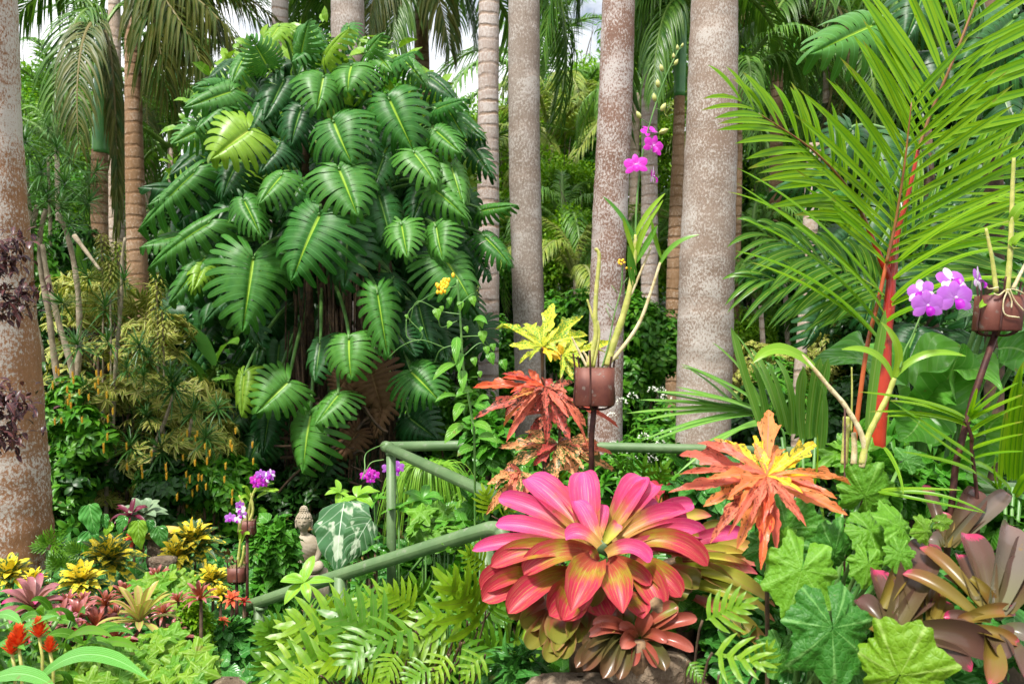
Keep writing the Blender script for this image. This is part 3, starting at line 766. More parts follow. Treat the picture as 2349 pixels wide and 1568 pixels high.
# ================================================================== cut-leaf (split-leaf) vine
def monstera_geo(Nf=9, seed=0, holes=True, bendtip=.55, ripple=.0, gap=.40, narrow=1.):
    rg = np.random.default_rng(seed)
    A_ = np.array([0, .07, .16, .28, .42, .56, .70, .83, .93, 1.])
    EX = np.array([.06, .34, .54, .66, .68, .61, .47, .29, .14, .0])*narrow
    EY = np.array([-.26, -.38, -.32, -.12, .12, .38, .62, .83, .95, 1.02])
    MY = np.array([0, .0, .02, .07, .16, .29, .45, .65, .84, 1.0])
    S_ = np.array([0, .08, .13, .18, .24, .30, .38, .46, .55, .64, .74, .84, .93, 1.0]); W_ = np.linspace(0, 1, 5)
    V = []; F = []; U = []; n0 = 0
    droopk = rg.uniform(.25, .5)
    for sg in (-1, 1):
        for i in range(Nf):
            ji = rg.uniform(-.02, .02); long_ = rg.uniform(.93, 1.05); cut = rg.uniform(.40, .62) if i > 0 else .45
            hole = rg.uniform(.25, .5) if holes and rg.random() < .7 else 0
            hole2 = rg.uniform(.15, .28) if holes and rg.random() < .6 else 0
            g_ = np.interp(S_, [0, .1, .17, .26, .34, cut, cut+.12, .85, .95, 1], [0, 0, hole*.45, hole*.15, hole2*.3, .0, gap*.6, gap, gap*1.25, gap*1.9])
            lo = i+g_/2; hi = i+1-g_/2
            av = (lo[:, None]+(hi-lo)[:, None]*W_[None])/Nf
            s = np.broadcast_to(S_[:, None], av.shape)*long_
            ex = np.interp(av, A_, EX); ey = np.interp(av, A_, EY); my = np.interp(av, A_, MY)
            x = ex*s; y = my+(ey-my)*(s*.62+.38*s**2.4)
            wl = (W_-.5)[None]*2
            ridge = ripple*(1-wl**2)*np.clip(S_[:, None]*3, 0, 1)*(1 if True else 0)
            z = ridge+.16*s*(1-s)*1.0-droopk*.8*s**2.5*ex*1.2-rg.uniform(.02, .22)*S_[:, None]**4+rg.uniform(-.03, .03)*S_[:, None]
            z = z+.03*(1-np.clip(s*8, 0, 1))*-1
            r_ = y.clip(0)          # droop of the whole blade toward its tip
            z = z-.5*bendtip*(r_**2)*.6
            y = y-.12*bendtip*r_**3
            V.append(np.stack([sg*x, y, z], -1).reshape(-1, 3))
            U.append(np.stack([.5+sg*s*.5, i+np.broadcast_to(W_[None], av.shape)], -1).reshape(-1, 2))
            F.append(gridf(len(S_)-1, len(W_)-1)[:, ::sg]+n0); n0 += av.size
    return np.concatenate(V), np.concatenate(F), np.concatenate(U)
mon_mesh = {}
def mon(kind, i):
    k = (kind, i)
    if k not in mon_mesh:
        g = G(); v, f, uv = monstera_geo(10+i % 3, 40+i, True, .35+.18*(i % 4), narrow=[1, .92, 1.06, .86, 1][i % 5]); g.add(v, f, uv, rnd())
        me = g.mesh('leaf'); me.materials.append(M[kind]); mon_mesh[k] = me
    return mon_mesh[k]
mon_i = [0]
def mleaf(root, kind, b, t, wpx, db, dt, tilt=.55, label=None):
    """one big cut leaf: b, t = view pixels of stalk end and tip"""
    B_ = P(*b, db); Tt = P(*t, dt); Ld = np.linalg.norm(Tt-B_)
    mon_i[0] += 1; i = mon_i[0] % 10
    wd = wpx*K*(db+dt)/2/1.18
    Ld = max(Ld, wd*.8)
    up = np.array([rnd(-.5, .5), -1, tilt+rnd(-.35, .4)])
    o = inst('leaf', mon(kind, i), root, B_, Tt-B_, up, wd, Ld*.98, (wd+Ld)/2)
    if label: o['label'] = label
    return o
def mstalk(g, b, db, root_pt, r=.011):
    a = P(*b, db); rp = np.asarray(root_pt); m = (a+rp)/2+[0, .0, .18]
    tube(g, bez([rp, m, a+[0, .06, .06], a], 9), np.linspace(r*1.5, r, 9), 6)

CV = P(740, 560, 7.25)
vine = thing('split_leaf_vine', 'huge thicket of glossy green split leaves climbing a trunk, centre left', 'climbing plant', (CV[0], CV[1], gz(CV[0], CV[1])))
sg_ = G()
Lv = [ # base, tip, width px, kind (0 green, 1 dark, 2 lime)
 ((742,177),(728,250),122,0),((765,280),(800,372),142,0),((893,228),(948,346),156,0),((778,388),(824,496),150,0),((732,492),(652,648),196,0),((870,450),(915,592),128,1),
 ((806,150),(788,196),120,0),((712,102),(664,140),90,0),((950,350),(1008,420),96,0),((1036,382),(1068,475),90,0),((646,402),(586,464),100,0),((1020,241),(1068,314),78,0),
 ((996,434),(1080,496),84,0),((797,538),(784,666),150,1),((1018,589),(1096,690),150,0),((1104,483),(1190,464),52,0),((1112,543),(1182,606),66,0),((650,185),(600,280),110,1),
 ((571,298),(474,362),150,2),((531,209),(412,246),92,0),((446,394),(294,531),88,0),((475,290),(388,326),80,0),((479,511),(302,612),96,0),((500,540),(520,600),70,1),
 ((581,593),(556,770),170,0),((866,673),(892,830),94,0),((800,777),(797,870),118,0),((734,787),(716,878),110,1),((661,876),(581,950),126,0),((776,904),(716,974),96,0),
 ((711,951),(680,1092),158,0),((943,852),(1012,916),118,0),((939,958),(1000,1004),120,1),((921,516),(934,592),90,0),((1000,520),(1010,600),90,0),
 ((960,700),(985,812),90,1),((820,1060),(880,1130),100,1),((470,600),(440,668),80,2),((540,480),(490,560),90,1),((640,60),(600,110),70,2),((690,130),(702,42),76,0),((612,150),(572,78),80,0),((745,130),(792,48),66,2),((890,150),(962,108),70,0),((842,120),(872,72),60,0),((1000,250),(1075,215),60,0),((520,200),(440,190),70,0),((420,420),(330,470),70,0),((410,540),(310,560),76,0),((470,590),(380,700),84,0),((705,60),(742,104),70,0),
 ((560,130),(520,190),70,0),((610,110),(560,140),60,2),((800,60),(790,110),50,0),((860,120),(900,160),70,0),((930,140),(980,190),70,0),((985,175),(1060,225),70,1),((1050,270),(1118,320),70,1),
 ((1075,330),(1135,410),66,1),((1000,300),(1060,350),80,0),((600,230),(560,310),90,1),((640,330),(590,390),90,1),((540,380),(500,450),90,1),((470,420),(400,520),80,1),((420,560),(340,650),70,1),
 ((560,860),(545,960),70,2),((600,1000),(560,1060),90,1),((620,930),(600,1050),90,1),((560,700),(600,800),80,1),((900,640),(860,700),80,1),((1040,640),(1110,740),80,1),((1080,560),(1136,640),60,1),
 ((690,420),(640,500),90,1),((880,360),(850,440),90,1),((980,420),(940,510),90,1),((830,300),(860,360),70,1),((690,250),(660,330),90,1),((500,240),(440,300),80,0),((450,350),(380,400),60,1),((520,140),(470,180),50,1),
 ((560,460),(600,540),80,0),((910,760),(950,820),70,1),((760,1040),(720,1120),80,1),((1000,760),(1030,830),70,1)]
for b, t, w_, kd in Lv:
    rr = math.hypot((b[0]-740)/430, (b[1]-560)/540); db = 7.0-1.05*math.sqrt(max(0, 1-min(rr, 1)**2)); 
    dk = .22 if kd == 1 else 0.
    ty = np.array([(t[0]-740)/430, (t[1]-560)/540])
    kind = ['monstera', 'monstera_dark', 'monstera_lime'][kd]
    mleaf(vine, kind, b, t, w_*1.06, db+dk, db+dk-.18, .5)
    mstalk(sg_, b, db+dk, P(740+(b[0]-740)*.35, 560+(b[1]-560)*.5-20, 7.3))
# more leaves of the same vine filling its dome
nfill = 0
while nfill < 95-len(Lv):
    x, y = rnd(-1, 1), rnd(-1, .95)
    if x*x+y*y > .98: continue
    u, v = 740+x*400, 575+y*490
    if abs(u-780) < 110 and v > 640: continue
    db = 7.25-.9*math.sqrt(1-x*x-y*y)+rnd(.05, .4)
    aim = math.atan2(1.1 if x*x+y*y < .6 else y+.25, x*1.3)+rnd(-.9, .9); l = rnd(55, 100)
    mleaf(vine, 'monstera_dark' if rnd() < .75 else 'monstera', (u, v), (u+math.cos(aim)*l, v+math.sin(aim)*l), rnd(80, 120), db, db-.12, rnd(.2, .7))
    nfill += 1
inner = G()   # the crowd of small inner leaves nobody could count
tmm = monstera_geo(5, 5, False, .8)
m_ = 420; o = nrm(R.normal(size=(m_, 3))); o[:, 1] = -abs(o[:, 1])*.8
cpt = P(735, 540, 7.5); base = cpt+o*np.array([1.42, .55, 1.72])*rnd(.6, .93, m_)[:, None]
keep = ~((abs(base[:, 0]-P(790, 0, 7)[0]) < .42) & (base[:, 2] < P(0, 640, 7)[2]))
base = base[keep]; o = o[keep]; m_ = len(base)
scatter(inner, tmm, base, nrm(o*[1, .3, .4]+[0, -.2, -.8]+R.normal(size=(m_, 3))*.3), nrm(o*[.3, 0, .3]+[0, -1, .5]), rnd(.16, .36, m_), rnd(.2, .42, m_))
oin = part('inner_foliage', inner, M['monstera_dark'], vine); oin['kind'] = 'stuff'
# small lime scraps between leaves and along the top
lime = G(); m_ = 420; o = nrm(R.normal(size=(m_, 3))); o[:, 2] = abs(o[:, 2]); o[:, 1] = -abs(o[:, 1])*.5
base = P(745, 430, 7.2)+o*np.array([1.25, .6, 1.32])*rnd(.9, 1.06, m_)[:, None]
scatter(lime, strip(3, 2, ell, .6, bend=.8, fold=.2, wave=.1), base, nrm(o+R.normal(size=(m_, 3))*.7), nrm(R.normal(size=(m_, 3))*.5+[0, -.7, .7]), rnd(.07, .17, m_), rnd(.08, .2, m_))
part('young_shoots', lime, M['monstera_lime'], vine)['kind'] = 'stuff'
part('leaf_stalks', sg_, M['stem_green'], vine)
# climbed trunk and the curtain of roots
tg = G()
for (u0, u1, d, r_) in [(770, 800, 7.3, .12), (720, 690, 7.25, .05), (745, 740, 7.1, .035), (830, 850, 7.15, .05), (700, 720, 7.0, .03), (800, 790, 6.95, .028), (860, 900, 7.3, .045)]:
    z0 = gz(P(u1, 0, d)[0], d)-.1; a = P(u0, 300, d); b = P(u1, 0, d); b[2] = z0
    tube(tg, bez([a, a+[0, 0, -1], b+[rnd(-.1, .1), 0, .7], b], 14), r_*(1+.12*np.sin(np.arange(14)*1.9)), 10)
part('climbed_trunks', tg, M['root'], vine)
rg_ = G()
for i in range(110):
    u = rnd(660, 900); d = rnd(6.7, 7.2); a = P(u, rnd(560, 900), d); b = P(u+rnd(-30, 30), 0, d); b[2] = gz(b[0], d)
    tube(rg_, bez([a, a+[rnd(-.06, .06), 0, -.5], b+[rnd(-.1, .1), 0, .4], b], 9), rnd(.004, .012), 5, cap=False)
for i in range(60):
    u = rnd(700, 860); v = rnd(900, 1110); a = P(u, v, rnd(6.4, 6.8)); q = a+[rnd(-.35, .35), rnd(-.1, .1), rnd(-.25, .1)]
    tube(rg_, bez([a, (a+q)/2+[0, 0, rnd(-.08, .1)], q], 6), rnd(.004, .014), 5, cap=False)
orr = part('hanging_roots', rg_, M['root'], vine); orr['kind'] = 'stuff'
mleaf(vine, 'monstera_dead', (850, 850), (880, 960), 140, 6.55, 6.5, .3, label='withered brown split leaf')
mleaf(vine, 'monstera_dead', (800, 862), (770, 900), 90, 6.6, 6.55, .4, label='withered brown split leaf')
mleaf(vine, 'monstera_dead', (885, 900), (855, 1010), 80, 6.6, 6.5, .2, label='withered brown split leaf')
mleaf(vine, 'monstera_dead', (820, 990), (770, 1060), 70, 6.6, 6.5, .4, label='withered brown split leaf')

# right hand split leaves (upper right corner, behind the red palm)
def split_climber(label, leaves, dd, trunk_u, kd='monstera'):
    c = P(trunk_u, 700, dd+.6); root = thing('split_leaf_vine', label, 'climbing plant', (c[0], c[1], gz(c[0], c[1])), 'split leaf plants on the right')
    g = G(); z0 = gz(c[0], c[1])
    vt = min(b[1] for b, t, w_, k in leaves)
    top = P(trunk_u, vt, dd+.6)
    tube(g, bez([[c[0], c[1], z0], [c[0]+.1, c[1], (z0+top[2])/2], top], 10), .05, 8); part('trunk', g, M['root'], root)
    gs = G()
    for b, t, w_, k in leaves:
        mleaf(root, k, b, t, w_, dd, dd-.15, .4); mstalk(gs, b, dd, P(trunk_u, b[1]+60, dd+.55), .012)
    part('leaf_stalks', gs, M['stem_green'], root)
mg, md = 'monstera', 'monstera_dark'
split_climber('broad split leaves hanging in the top right corner above the red palm',
    [((2005, 55), (1848, 120), 170, mg), ((2330, 40), (2200, 150), 190, md), ((2349, 110), (2210, 205), 180, mg), ((2120, -20), (2080, 90), 150, md), ((2290, 180), (2340, 300), 170, md), ((2230, 0), (2180, -60), 160, mg),
     ((2360, 210), (2280, 330), 160, mg), ((2150, 130), (2200, 250), 130, md)], 3.9, 2260)
split_climber('dark split leaves in the shade behind the red palm stems',
    [((1880, 400), (1760, 440), 80, md), ((1930, 430), (1850, 470), 80, mg), ((1830, 560), (1700, 640), 90, md), ((1950, 540), (1860, 640), 120, md), ((2060, 480), (2000, 600), 150, md), ((2180, 470), (2150, 600), 160, md),
     ((2280, 430), (2330, 560), 160, md), ((1900, 680), (1850, 800), 110, md), ((2010, 640), (1980, 760), 150, md), ((2120, 620), (2180, 740), 170, md), ((2240, 600), (2220, 760), 170, md), ((2330, 640), (2349, 780), 150, md),
     ((1780, 640), (1700, 620), 60, mg), ((2100, 760), (2060, 860), 150, md), ((2230, 780), (2200, 880), 150, md), ((1950, 300), (1900, 420), 130, md), ((2080, 330), (2040, 450), 150, md), ((2300, 320), (2260, 430), 150, md)], 5.2, 2120)

# ================================================================== bushes of the middle ground
def bush(name, label, cat, u, v, d, ru, rv, mat, tm, size, n, group=None, whorl=1, nl_=9, rd=None, droop=.3, stems=8, spread=(1, 1, .8)):
    c = P(u, v, d); sx = ru*K*d; sz = rv*K*d; sy = rd or sx*.7
    root = thing(name, label, cat, (c[0], c[1], gz(c[0], c[1])-.03), group)
    lob = [(c+np.array(a)*[sx, sy, sz], np.array(b)*[sx, sy, sz]) for a, b in lobes_of(nl_, spread, down=True)]
    hz_ = c[2]-root.location[2]
    if hz_ > sz*.5: lob += [(c+np.array([rnd(-.8, .8)*sx, rnd(-.5, .5)*sy, -hz_*f_]), np.array([.5*sx, .5*sy, max(.3*hz_, .3*sz)])) for f_ in (.35, .5, .65, .8, .9)]
    n = int(n*1.3)
    g = G(); cloud(g, lob, n, size, tm, droop=droop, whorl=whorl); part('foliage', g, M[mat], root)
    g = G(); z0 = root.location[2]
    for i in range(stems):
        q = lob[i % len(lob)][0]; b0 = np.array([c[0]+rnd(-.3, .3)*sx, c[1]+rnd(-.2, .2)*sy, z0])
        tube(g, bez([b0, b0*.6+q*.4+[0, 0, .1*sz], q], 8), np.linspace(.018, .006, 8), 5)
    part('stems', g, M['stem_brown'], root)
    return root
bush('round_bush', 'dense bright green bush of small pointed leaves behind the middle trunks', 'bush', 1480, 790, 8.6, 110, 160, 'canopy_mid', 'oval', .095, 9000, whorl=5, nl_=14)
bush('round_bush', 'dense green bush of small leaves between the grey and flecked trunks', 'bush', 1300, 760, 9.0, 80, 130, 'canopy_mid', 'oval', .095, 6000, whorl=5, nl_=12)
bush('round_bush', 'green bush at the foot of the scarred grey trunk', 'bush', 1165, 850, 9.2, 80, 150, 'canopy_mid', 'oval', .10, 4000, whorl=4)
wf = bush('white_flowered_bush', 'low bush with clusters of small white flowers behind the rail', 'bush', 1500, 1000, 7.0, 110, 100, 'canopy_mid', 'oval', .07, 4200, whorl=4, nl_=12)
bush('low_bush', 'leafy bush in the shade below the thickest trunk', 'bush', 1700, 960, 7.8, 120, 110, 'canopy_dark', 'oval', .10, 2600, whorl=4)
bush('low_bush', 'yellow green variegated bush on the far right slope', 'bush', 1745, 840, 9.5, 90, 70, 'canopy_yellow', 'oval', .08, 2200, whorl=4)
bush('low_bush', 'mixed green bush left of the slender pale trunk', 'bush', 1790, 900, 8.8, 90, 90, 'canopy_mid', 'long', .14, 1600, whorl=5)
bush('low_bush', 'yellow green bush right of the slender pale trunk', 'bush', 1900, 800, 9.8, 90, 80, 'canopy_yellow', 'oval', .08, 1800, whorl=4)
bush('low_bush', 'dark bush at the base of the red palm', 'bush', 1930, 960, 6.0, 120, 130, 'canopy_dark', 'oval', .11, 2200, whorl=4)
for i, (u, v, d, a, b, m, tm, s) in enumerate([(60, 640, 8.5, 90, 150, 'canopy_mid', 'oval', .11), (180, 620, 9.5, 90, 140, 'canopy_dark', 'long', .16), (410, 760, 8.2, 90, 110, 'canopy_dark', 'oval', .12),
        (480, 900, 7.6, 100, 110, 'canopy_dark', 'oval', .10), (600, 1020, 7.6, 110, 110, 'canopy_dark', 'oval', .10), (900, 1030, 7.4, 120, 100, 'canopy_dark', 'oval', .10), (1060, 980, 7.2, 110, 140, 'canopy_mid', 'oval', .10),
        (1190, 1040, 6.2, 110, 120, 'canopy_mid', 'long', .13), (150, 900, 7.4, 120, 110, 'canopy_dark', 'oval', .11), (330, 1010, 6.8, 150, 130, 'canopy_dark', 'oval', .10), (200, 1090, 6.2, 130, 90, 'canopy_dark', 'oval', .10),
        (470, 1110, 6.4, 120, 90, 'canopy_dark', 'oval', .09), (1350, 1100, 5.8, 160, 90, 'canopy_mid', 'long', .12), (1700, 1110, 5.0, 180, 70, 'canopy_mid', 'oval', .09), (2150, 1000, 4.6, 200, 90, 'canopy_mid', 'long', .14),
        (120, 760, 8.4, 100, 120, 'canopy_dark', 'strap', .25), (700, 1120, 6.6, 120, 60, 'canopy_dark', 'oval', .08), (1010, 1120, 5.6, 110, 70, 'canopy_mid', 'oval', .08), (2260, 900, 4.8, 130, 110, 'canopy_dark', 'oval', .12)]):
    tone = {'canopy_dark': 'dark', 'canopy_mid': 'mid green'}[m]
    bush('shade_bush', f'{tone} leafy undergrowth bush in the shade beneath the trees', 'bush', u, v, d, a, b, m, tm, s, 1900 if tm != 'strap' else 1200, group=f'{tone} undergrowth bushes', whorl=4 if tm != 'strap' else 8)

M['white'] = solidmat('white petals', (.75, .76, .68), (.60, .64, .50), 20, .6)
g = G(); c = P(1500, 990, 6.85)
for i in range(26):
    o = nrm(R.normal(size=3)); o[1] = -abs(o[1]); q = c+o*[.38, .25, .32]; m_ = 20
    oo = nrm(R.normal(size=(m_, 3))); oo[:, 2] = abs(oo[:, 2])
    scatter(g, strip(2, 2, ell, .6, bend=.4), q+oo*.035, oo, [0.1, -1, .3], .016, .018)
part('flowers', g, M['white'], wf)['kind'] = 'stuff'
bush('white_flowered_bush', 'sprig of white flowers seen under the rail', 'bush', 1560, 1050, 6.3, 60, 40, 'canopy_mid', 'oval', .06, 700, whorl=4)

# ground cover over the hollow and the slope
gc_ = G(); m_ = 42000
x = rnd(-14, 14, m_); y = 4.6+22*R.random(m_)**1.5; x *= (y+4)/20
x = np.where((x > .0) & (y < 4.4), x, x); z = gz(x, y)
base = np.stack([x, y, z+rnd(0, .28, m_)*np.clip(y/9, .4, 1.6)], -1); s = rnd(.07, .2, m_)*np.clip(y/8, .6, 1.8)
d = nrm(R.normal(size=(m_, 3))+[0, 0, .5])
scatter(gc_, LT['oval'], base, d, [0, -.3, 1], s, s)
solo('ground_cover', gc_, M['canopy_dark'], 'carpet of low green leaves covering the soil of the hollow', 'ground cover', kind='stuff')
gc2 = G(); m_ = 9000; x = rnd(-14, 14, m_); y = 8+22*R.random(m_)**1.2; x *= (y+4)/20
base = np.stack([x, y, gz(x, y)+rnd(0, .5, m_)], -1); s = rnd(.1, .3, m_)*np.clip(y/9, .8, 1.8)
scatter(gc2, LT['oval'], base, nrm(R.normal(size=(m_, 3))+[0, 0, .4]), [0, -.5, 1], s, s)
solo('ground_cover', gc2, M['canopy_mid'], 'brighter low leaves scattered over the far slope', 'ground cover', kind='stuff')

# ================================================================== left: slim stemmed shrubs with leaf rosettes
M['rosette'] = leafmat('dracaena leaf', (.020, .085, .028), (.055, .16, .045), vein=(.10, .22, .06), vw=.05, rough=.33, trans=.25)
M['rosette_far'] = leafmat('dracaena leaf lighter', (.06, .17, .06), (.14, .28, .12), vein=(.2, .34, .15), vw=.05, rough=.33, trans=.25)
def rosette_mesh(n=46, mat='rosette', L_=1., W=.07, lo=-.5, hi=1.1):
    g = G(); az = np.arange(n)*2.4+rnd(0, .4, n); el = np.linspace(lo, hi, n)+rnd(-.15, .15, n)
    d = np.stack([np.cos(az)*np.cos(el), np.sin(az)*np.cos(el), np.sin(el)], -1); l = (L_*rnd(.8, 1.1, n))[:, None]
    b = np.stack([0*el, 0*el, (el-lo)*.12], -1)
    ribbons(g, [b, b+d*l*.55, b+d*l*.95+[0, 0, -1]*l*rnd(.05, .35, n)[:, None]], W*rnd(.8, 1.1, n), [0, 0, 1], grass, 5, 2, fold=.3)
    me = g.mesh('leaf_rosette'); me.materials.append(M[mat]); return me
ros = [rosette_mesh() for i in range(3)]; rosf = [rosette_mesh(mat='rosette_far') for i in range(2)]
def slim_shrub(label, stems, rosettes, d, r0=.02, far=False, cat='shrub', group=None):
    b = P(*stems[0][-1], d); root = thing('rosette_shrub', label, cat, (b[0], b[1], gz(b[0], b[1])-.05), group)
    for st in stems:
        p = [P(u, v, d+(k*.03)) for k, (u, v) in enumerate(st)]
        if st[-1][1] > 950: q = p[-1].copy(); q[2] = root.location[2]; p = p+[q] if q[2] < p[-1][2] else p
        sp_ = spline(p, 6); g = G(); n = len(sp_)
        tube(g, sp_, np.linspace(r0*.7, r0*1.25, n)*(1+.10*np.sin(np.arange(n)*1.3)), 8); part('stem', g, M['stem_tan'], root)
    for i, (u, v, rpx, tilt) in enumerate(rosettes):
        s = rpx*K*d; inst('leaf_rosette', (rosf if far else ros)[i % 2], root, P(u, v, d-.05), (rnd(-.6, .6), rnd(-1, 1), 0), (math.sin(tilt), -.35, math.cos(tilt)), s, s)
    return root
slim_shrub('slim tan stems with rosettes of sword leaves beside the thick left trunk',
   [[(105, 480), (92, 540), (94, 620), (112, 720), (122, 800), (140, 930), (150, 1000), (152, 1090)], [(135, 490), (160, 560), (178, 660), (182, 760), (176, 900), (178, 1000), (188, 1100)],
    [(97, 560), (110, 640), (135, 740), (165, 850), (172, 950), (180, 1040)], [(85, 470), (70, 560), (74, 700), (96, 830)], [(150, 1090), (170, 1010), (215, 940), (290, 910)], [(150, 1090), (110, 1020), (96, 980)]],
   [(110, 465, 62, .1), (150, 430, 70, .3), (95, 400, 60, -.3), (60, 470, 60, -.6), (195, 470, 60, .8), (160, 520, 50, 1.2), (75, 530, 50, -1.0), (130, 350, 55, 0), (215, 400, 50, .6), (60, 330, 60, -.3)], 6.3, .024)
slim_shrub('thin mottled stem with dark star shaped leaf tufts in front of the yellow bush',
   [[(287, 545), (280, 600), (278, 700), (268, 800), (262, 900), (258, 980), (245, 1080)], [(230, 620), (200, 580), (170, 540)]],
   [(285, 650, 52, 0), (240, 715, 70, 0), (205, 640, 55, -.6), (180, 800, 70, -.2), (320, 800, 55, .3), (340, 830, 62, .5), (290, 850, 50, 0), (200, 900, 55, -.4), (395, 900, 75, .3), (250, 790, 60, 0), (150, 700, 60, -.7)], 6.0, .014)
slim_shrub('low dark tufts of sword leaves under the yellow bush', [[(400, 900), (380, 960), (350, 1060)], [(440, 960), (430, 1020), (420, 1080)]],
   [(395, 880, 70, 0), (440, 950, 60, .4), (340, 960, 60, -.3), (470, 1010, 60, .3), (300, 1030, 60, -.3), (370, 1040, 70, 0), (500, 940, 50, .4), (330, 870, 50, 0)], 5.9, .014)
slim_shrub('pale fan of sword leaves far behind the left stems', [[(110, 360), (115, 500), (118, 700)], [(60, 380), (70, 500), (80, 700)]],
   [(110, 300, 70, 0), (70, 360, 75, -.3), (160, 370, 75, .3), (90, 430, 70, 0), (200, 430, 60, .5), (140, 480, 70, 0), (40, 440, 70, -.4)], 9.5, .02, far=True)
# fan palm behind
# yellow variegated shrub (song of india look)
for u, v, d, a, b, lab in [(270, 690, 6.9, 110, 80, 'yellow edged leafy shrub left of the ringed trunk'), (330, 790, 6.7, 110, 80, 'yellow variegated shrub mass below the ringed trunk'), (270, 900, 6.3, 120, 60, 'yellow green tufts hanging over the shrimp flowers'),
                      (430, 920, 6.4, 80, 50, 'yellow variegated tufts right of the dark rosettes'), (470, 1010, 6.2, 90, 45, 'lowest yellow variegated tufts by the split leaves'), (180, 660, 7.4, 90, 70, 'yellow variegated shrub behind the slim stems')]:
    bush('variegated_shrub', lab, 'shrub', u, v, d, a, b, 'canopy_yellow', 'long', .115, 2600, whorl=11, nl_=12, rd=.35, group='yellow variegated shrubs')
sp_m = G(); 
for i, (u, v, d, h) in enumerate([(232, 590, 6.6, 80), (268, 600, 6.6, 70), (358, 690, 6.3, 110), (372, 770, 6.3, 90), (250, 640, 6.5, 60)]):
    g = G(); c = P(u, v, d); n = 110; t = np.linspace(0, 1, n); hh = h*K*d; az = np.arange(n)*2.4
    b = c+np.stack([.02*np.sin(t*5), 0*t, (.5-t)*hh*1.3], -1); dd = np.stack([np.cos(az), np.sin(az), .15-.5*t], -1)
    l = (.085*(.55+.45*np.sin(math.pi*np.clip(t*.9+.12, 0, 1))))[:, None]
    ribbons(g, [b, b+dd*l*.6+[0, 0, .01], b+dd*l+[0, 0, -.035]], .017, [0, 0, 1], lance, 4, 2, fold=.3)
    q = c.copy(); root = thing('leafy_spike', 'upright spike of small yellow edged leaves in front of the ringed trunks', 'plant', (q[0], q[1], gz(q[0], q[1])), 'yellow leafy spikes by the ringed trunks')
    part('foliage', g, M['canopy_yellow'], root); g = G(); tube(g, bez([[q[0], q[1], gz(q[0], q[1])], c+[.03, 0, -.3], c+[0, 0, hh*.6]], 9), .008, 5); part('stem', g, M['stem_tan'], root)

# yellow shrimp flowers
M['shrimp'] = solidmat('orange yellow bracts', (.66, .34, .02), (.74, .50, .04), 30, .5)
sh_tm = None
def shrimp_bush(u, v, d, a, b, nfl, lab):
    root = bush('shrimp_plant', lab, 'flowering bush', u, v, d, a, b, 'canopy_mid' if nfl > 30 else 'canopy_dark', 'oval', .085, 3400, whorl=5, nl_=12, group='shrimp plants with yellow spikes')
    for i in range(nfl):
        x, y = rnd(-1, 1), rnd(-1, 1)
        p = P(u+x*a, v+y*b, d-.34*math.sqrt(max(0, 1-.5*(x*x+y*y)))-.05); n = 16; t = np.linspace(0, 1, n); az = np.arange(n)*1.57+.4*(np.arange(n)//2)
        g = G(); hh = rnd(.028, .045); bs = p+np.stack([0*t, 0*t, t*hh], -1); dd = np.stack([np.cos(az)*.6, np.sin(az)*.6, 0*az+1], -1)
        ribbons(g, [bs, bs+dd*.012, bs+dd*[.6, .6, 1]*.022], .012*(1.1-.8*t), [0, 0, 1], ell, 3, 2, chan=.3)
        part('flower_spike', g, M['shrimp'], root)
shrimp_bush(170, 960, 6.0, 90, 110, 34, 'bush with yellow spikes beside the thick left trunk')
shrimp_bush(500, 1080, 6.1, 90, 90, 32, 'bush with yellow spikes left of the purple orchids')
shrimp_bush(380, 1100, 5.9, 90, 70, 9, 'shaded bush with few yellow spikes, centre of the left bed')

# banana leaves and big-leaved plants behind, left
def broad_blade(g, b, m, t, W, up=(0, -.6, 1), prof=None, wave=.05, nw=6, nl=16, fold=.12, chan=0, tw=0):
    ribbons(g, [b, m, t], W, up, prof or ell, nl, nw, fold=fold, wave=wave, nwave=4, chan=chan, twist=tw)
br = thing('banana_plant', 'banana plant with arching broad leaves between left trunks and thicket', 'banana plant', tuple(P(440, 1000, 7.6)*[1, 1, 0]+[0, 0, .2]))
for (b, m, t, W, d) in [((500, 850), (440, 720), (366, 742), .16, 7.2), ((480, 870), (520, 760), (545, 790), .22, 7.3), ((470, 880), (440, 800), (370, 840), .14, 7.2), ((450, 900), (480, 850), (560, 880), .18, 7.3), ((270, 700), (268, 600), (272, 560), .20, 9), ((250, 700), (200, 580), (170, 540), .3, 9.5), ((440, 960), (480, 900), (530, 930), .16, 7.2), ((380, 520), (390, 560), (400, 600), .25, 9)]:
    g = G(); broad_blade(g, P(*b, d), P(*m, d-.1), P(*t, d-.25), W); part('leaf', g, M['banana'] if W != .16 else M['canopy_blue'], br)
    g = G(); q = P(*b, d); tube(g, bez([[q[0], q[1]+.1, gz(q[0], q[1])], q+[0, .05, -.3], q], 8), np.linspace(.03, .012, 8), 7); part('leaf_stalk', g, M['stem_green'], br)
own = thing('low_palm', 'low palm fronds arching right of the yellow shrub', 'palm', tuple(P(470, 1000, 6.9)*[1, 1, 0]+[0, 0, .2]))
for a in [((470, 900, 6.8), (430, 850, 6.7), (400, 830, 6.6), (366, 880, 6.5)), ((470, 900, 6.8), (480, 840, 6.8), (520, 825, 6.7), (545, 870, 6.7)), ((480, 920, 6.8), (440, 880, 6.6), (400, 900, 6.5), (360, 960, 6.5)),
          ((470, 910, 6.8), (500, 860, 6.7), (540, 860, 6.7), (570, 960, 6.7))]:
    own_frond(own, 'frond', *a, n=30, ll=.22, W=.02, hang=.3)
g = G(); q = P(470, 905, 6.8); tube(g, [[q[0], q[1], .15], q], .03, 8); part('stem', g, M['stem_green'], own)
rc = thing('red_cordyline', 'plant with red sword leaves glimpsed behind the yellow shrub', 'plant', tuple(P(330, 860, 7.0)*[1, 1, 0]+[0, 0, .2]))
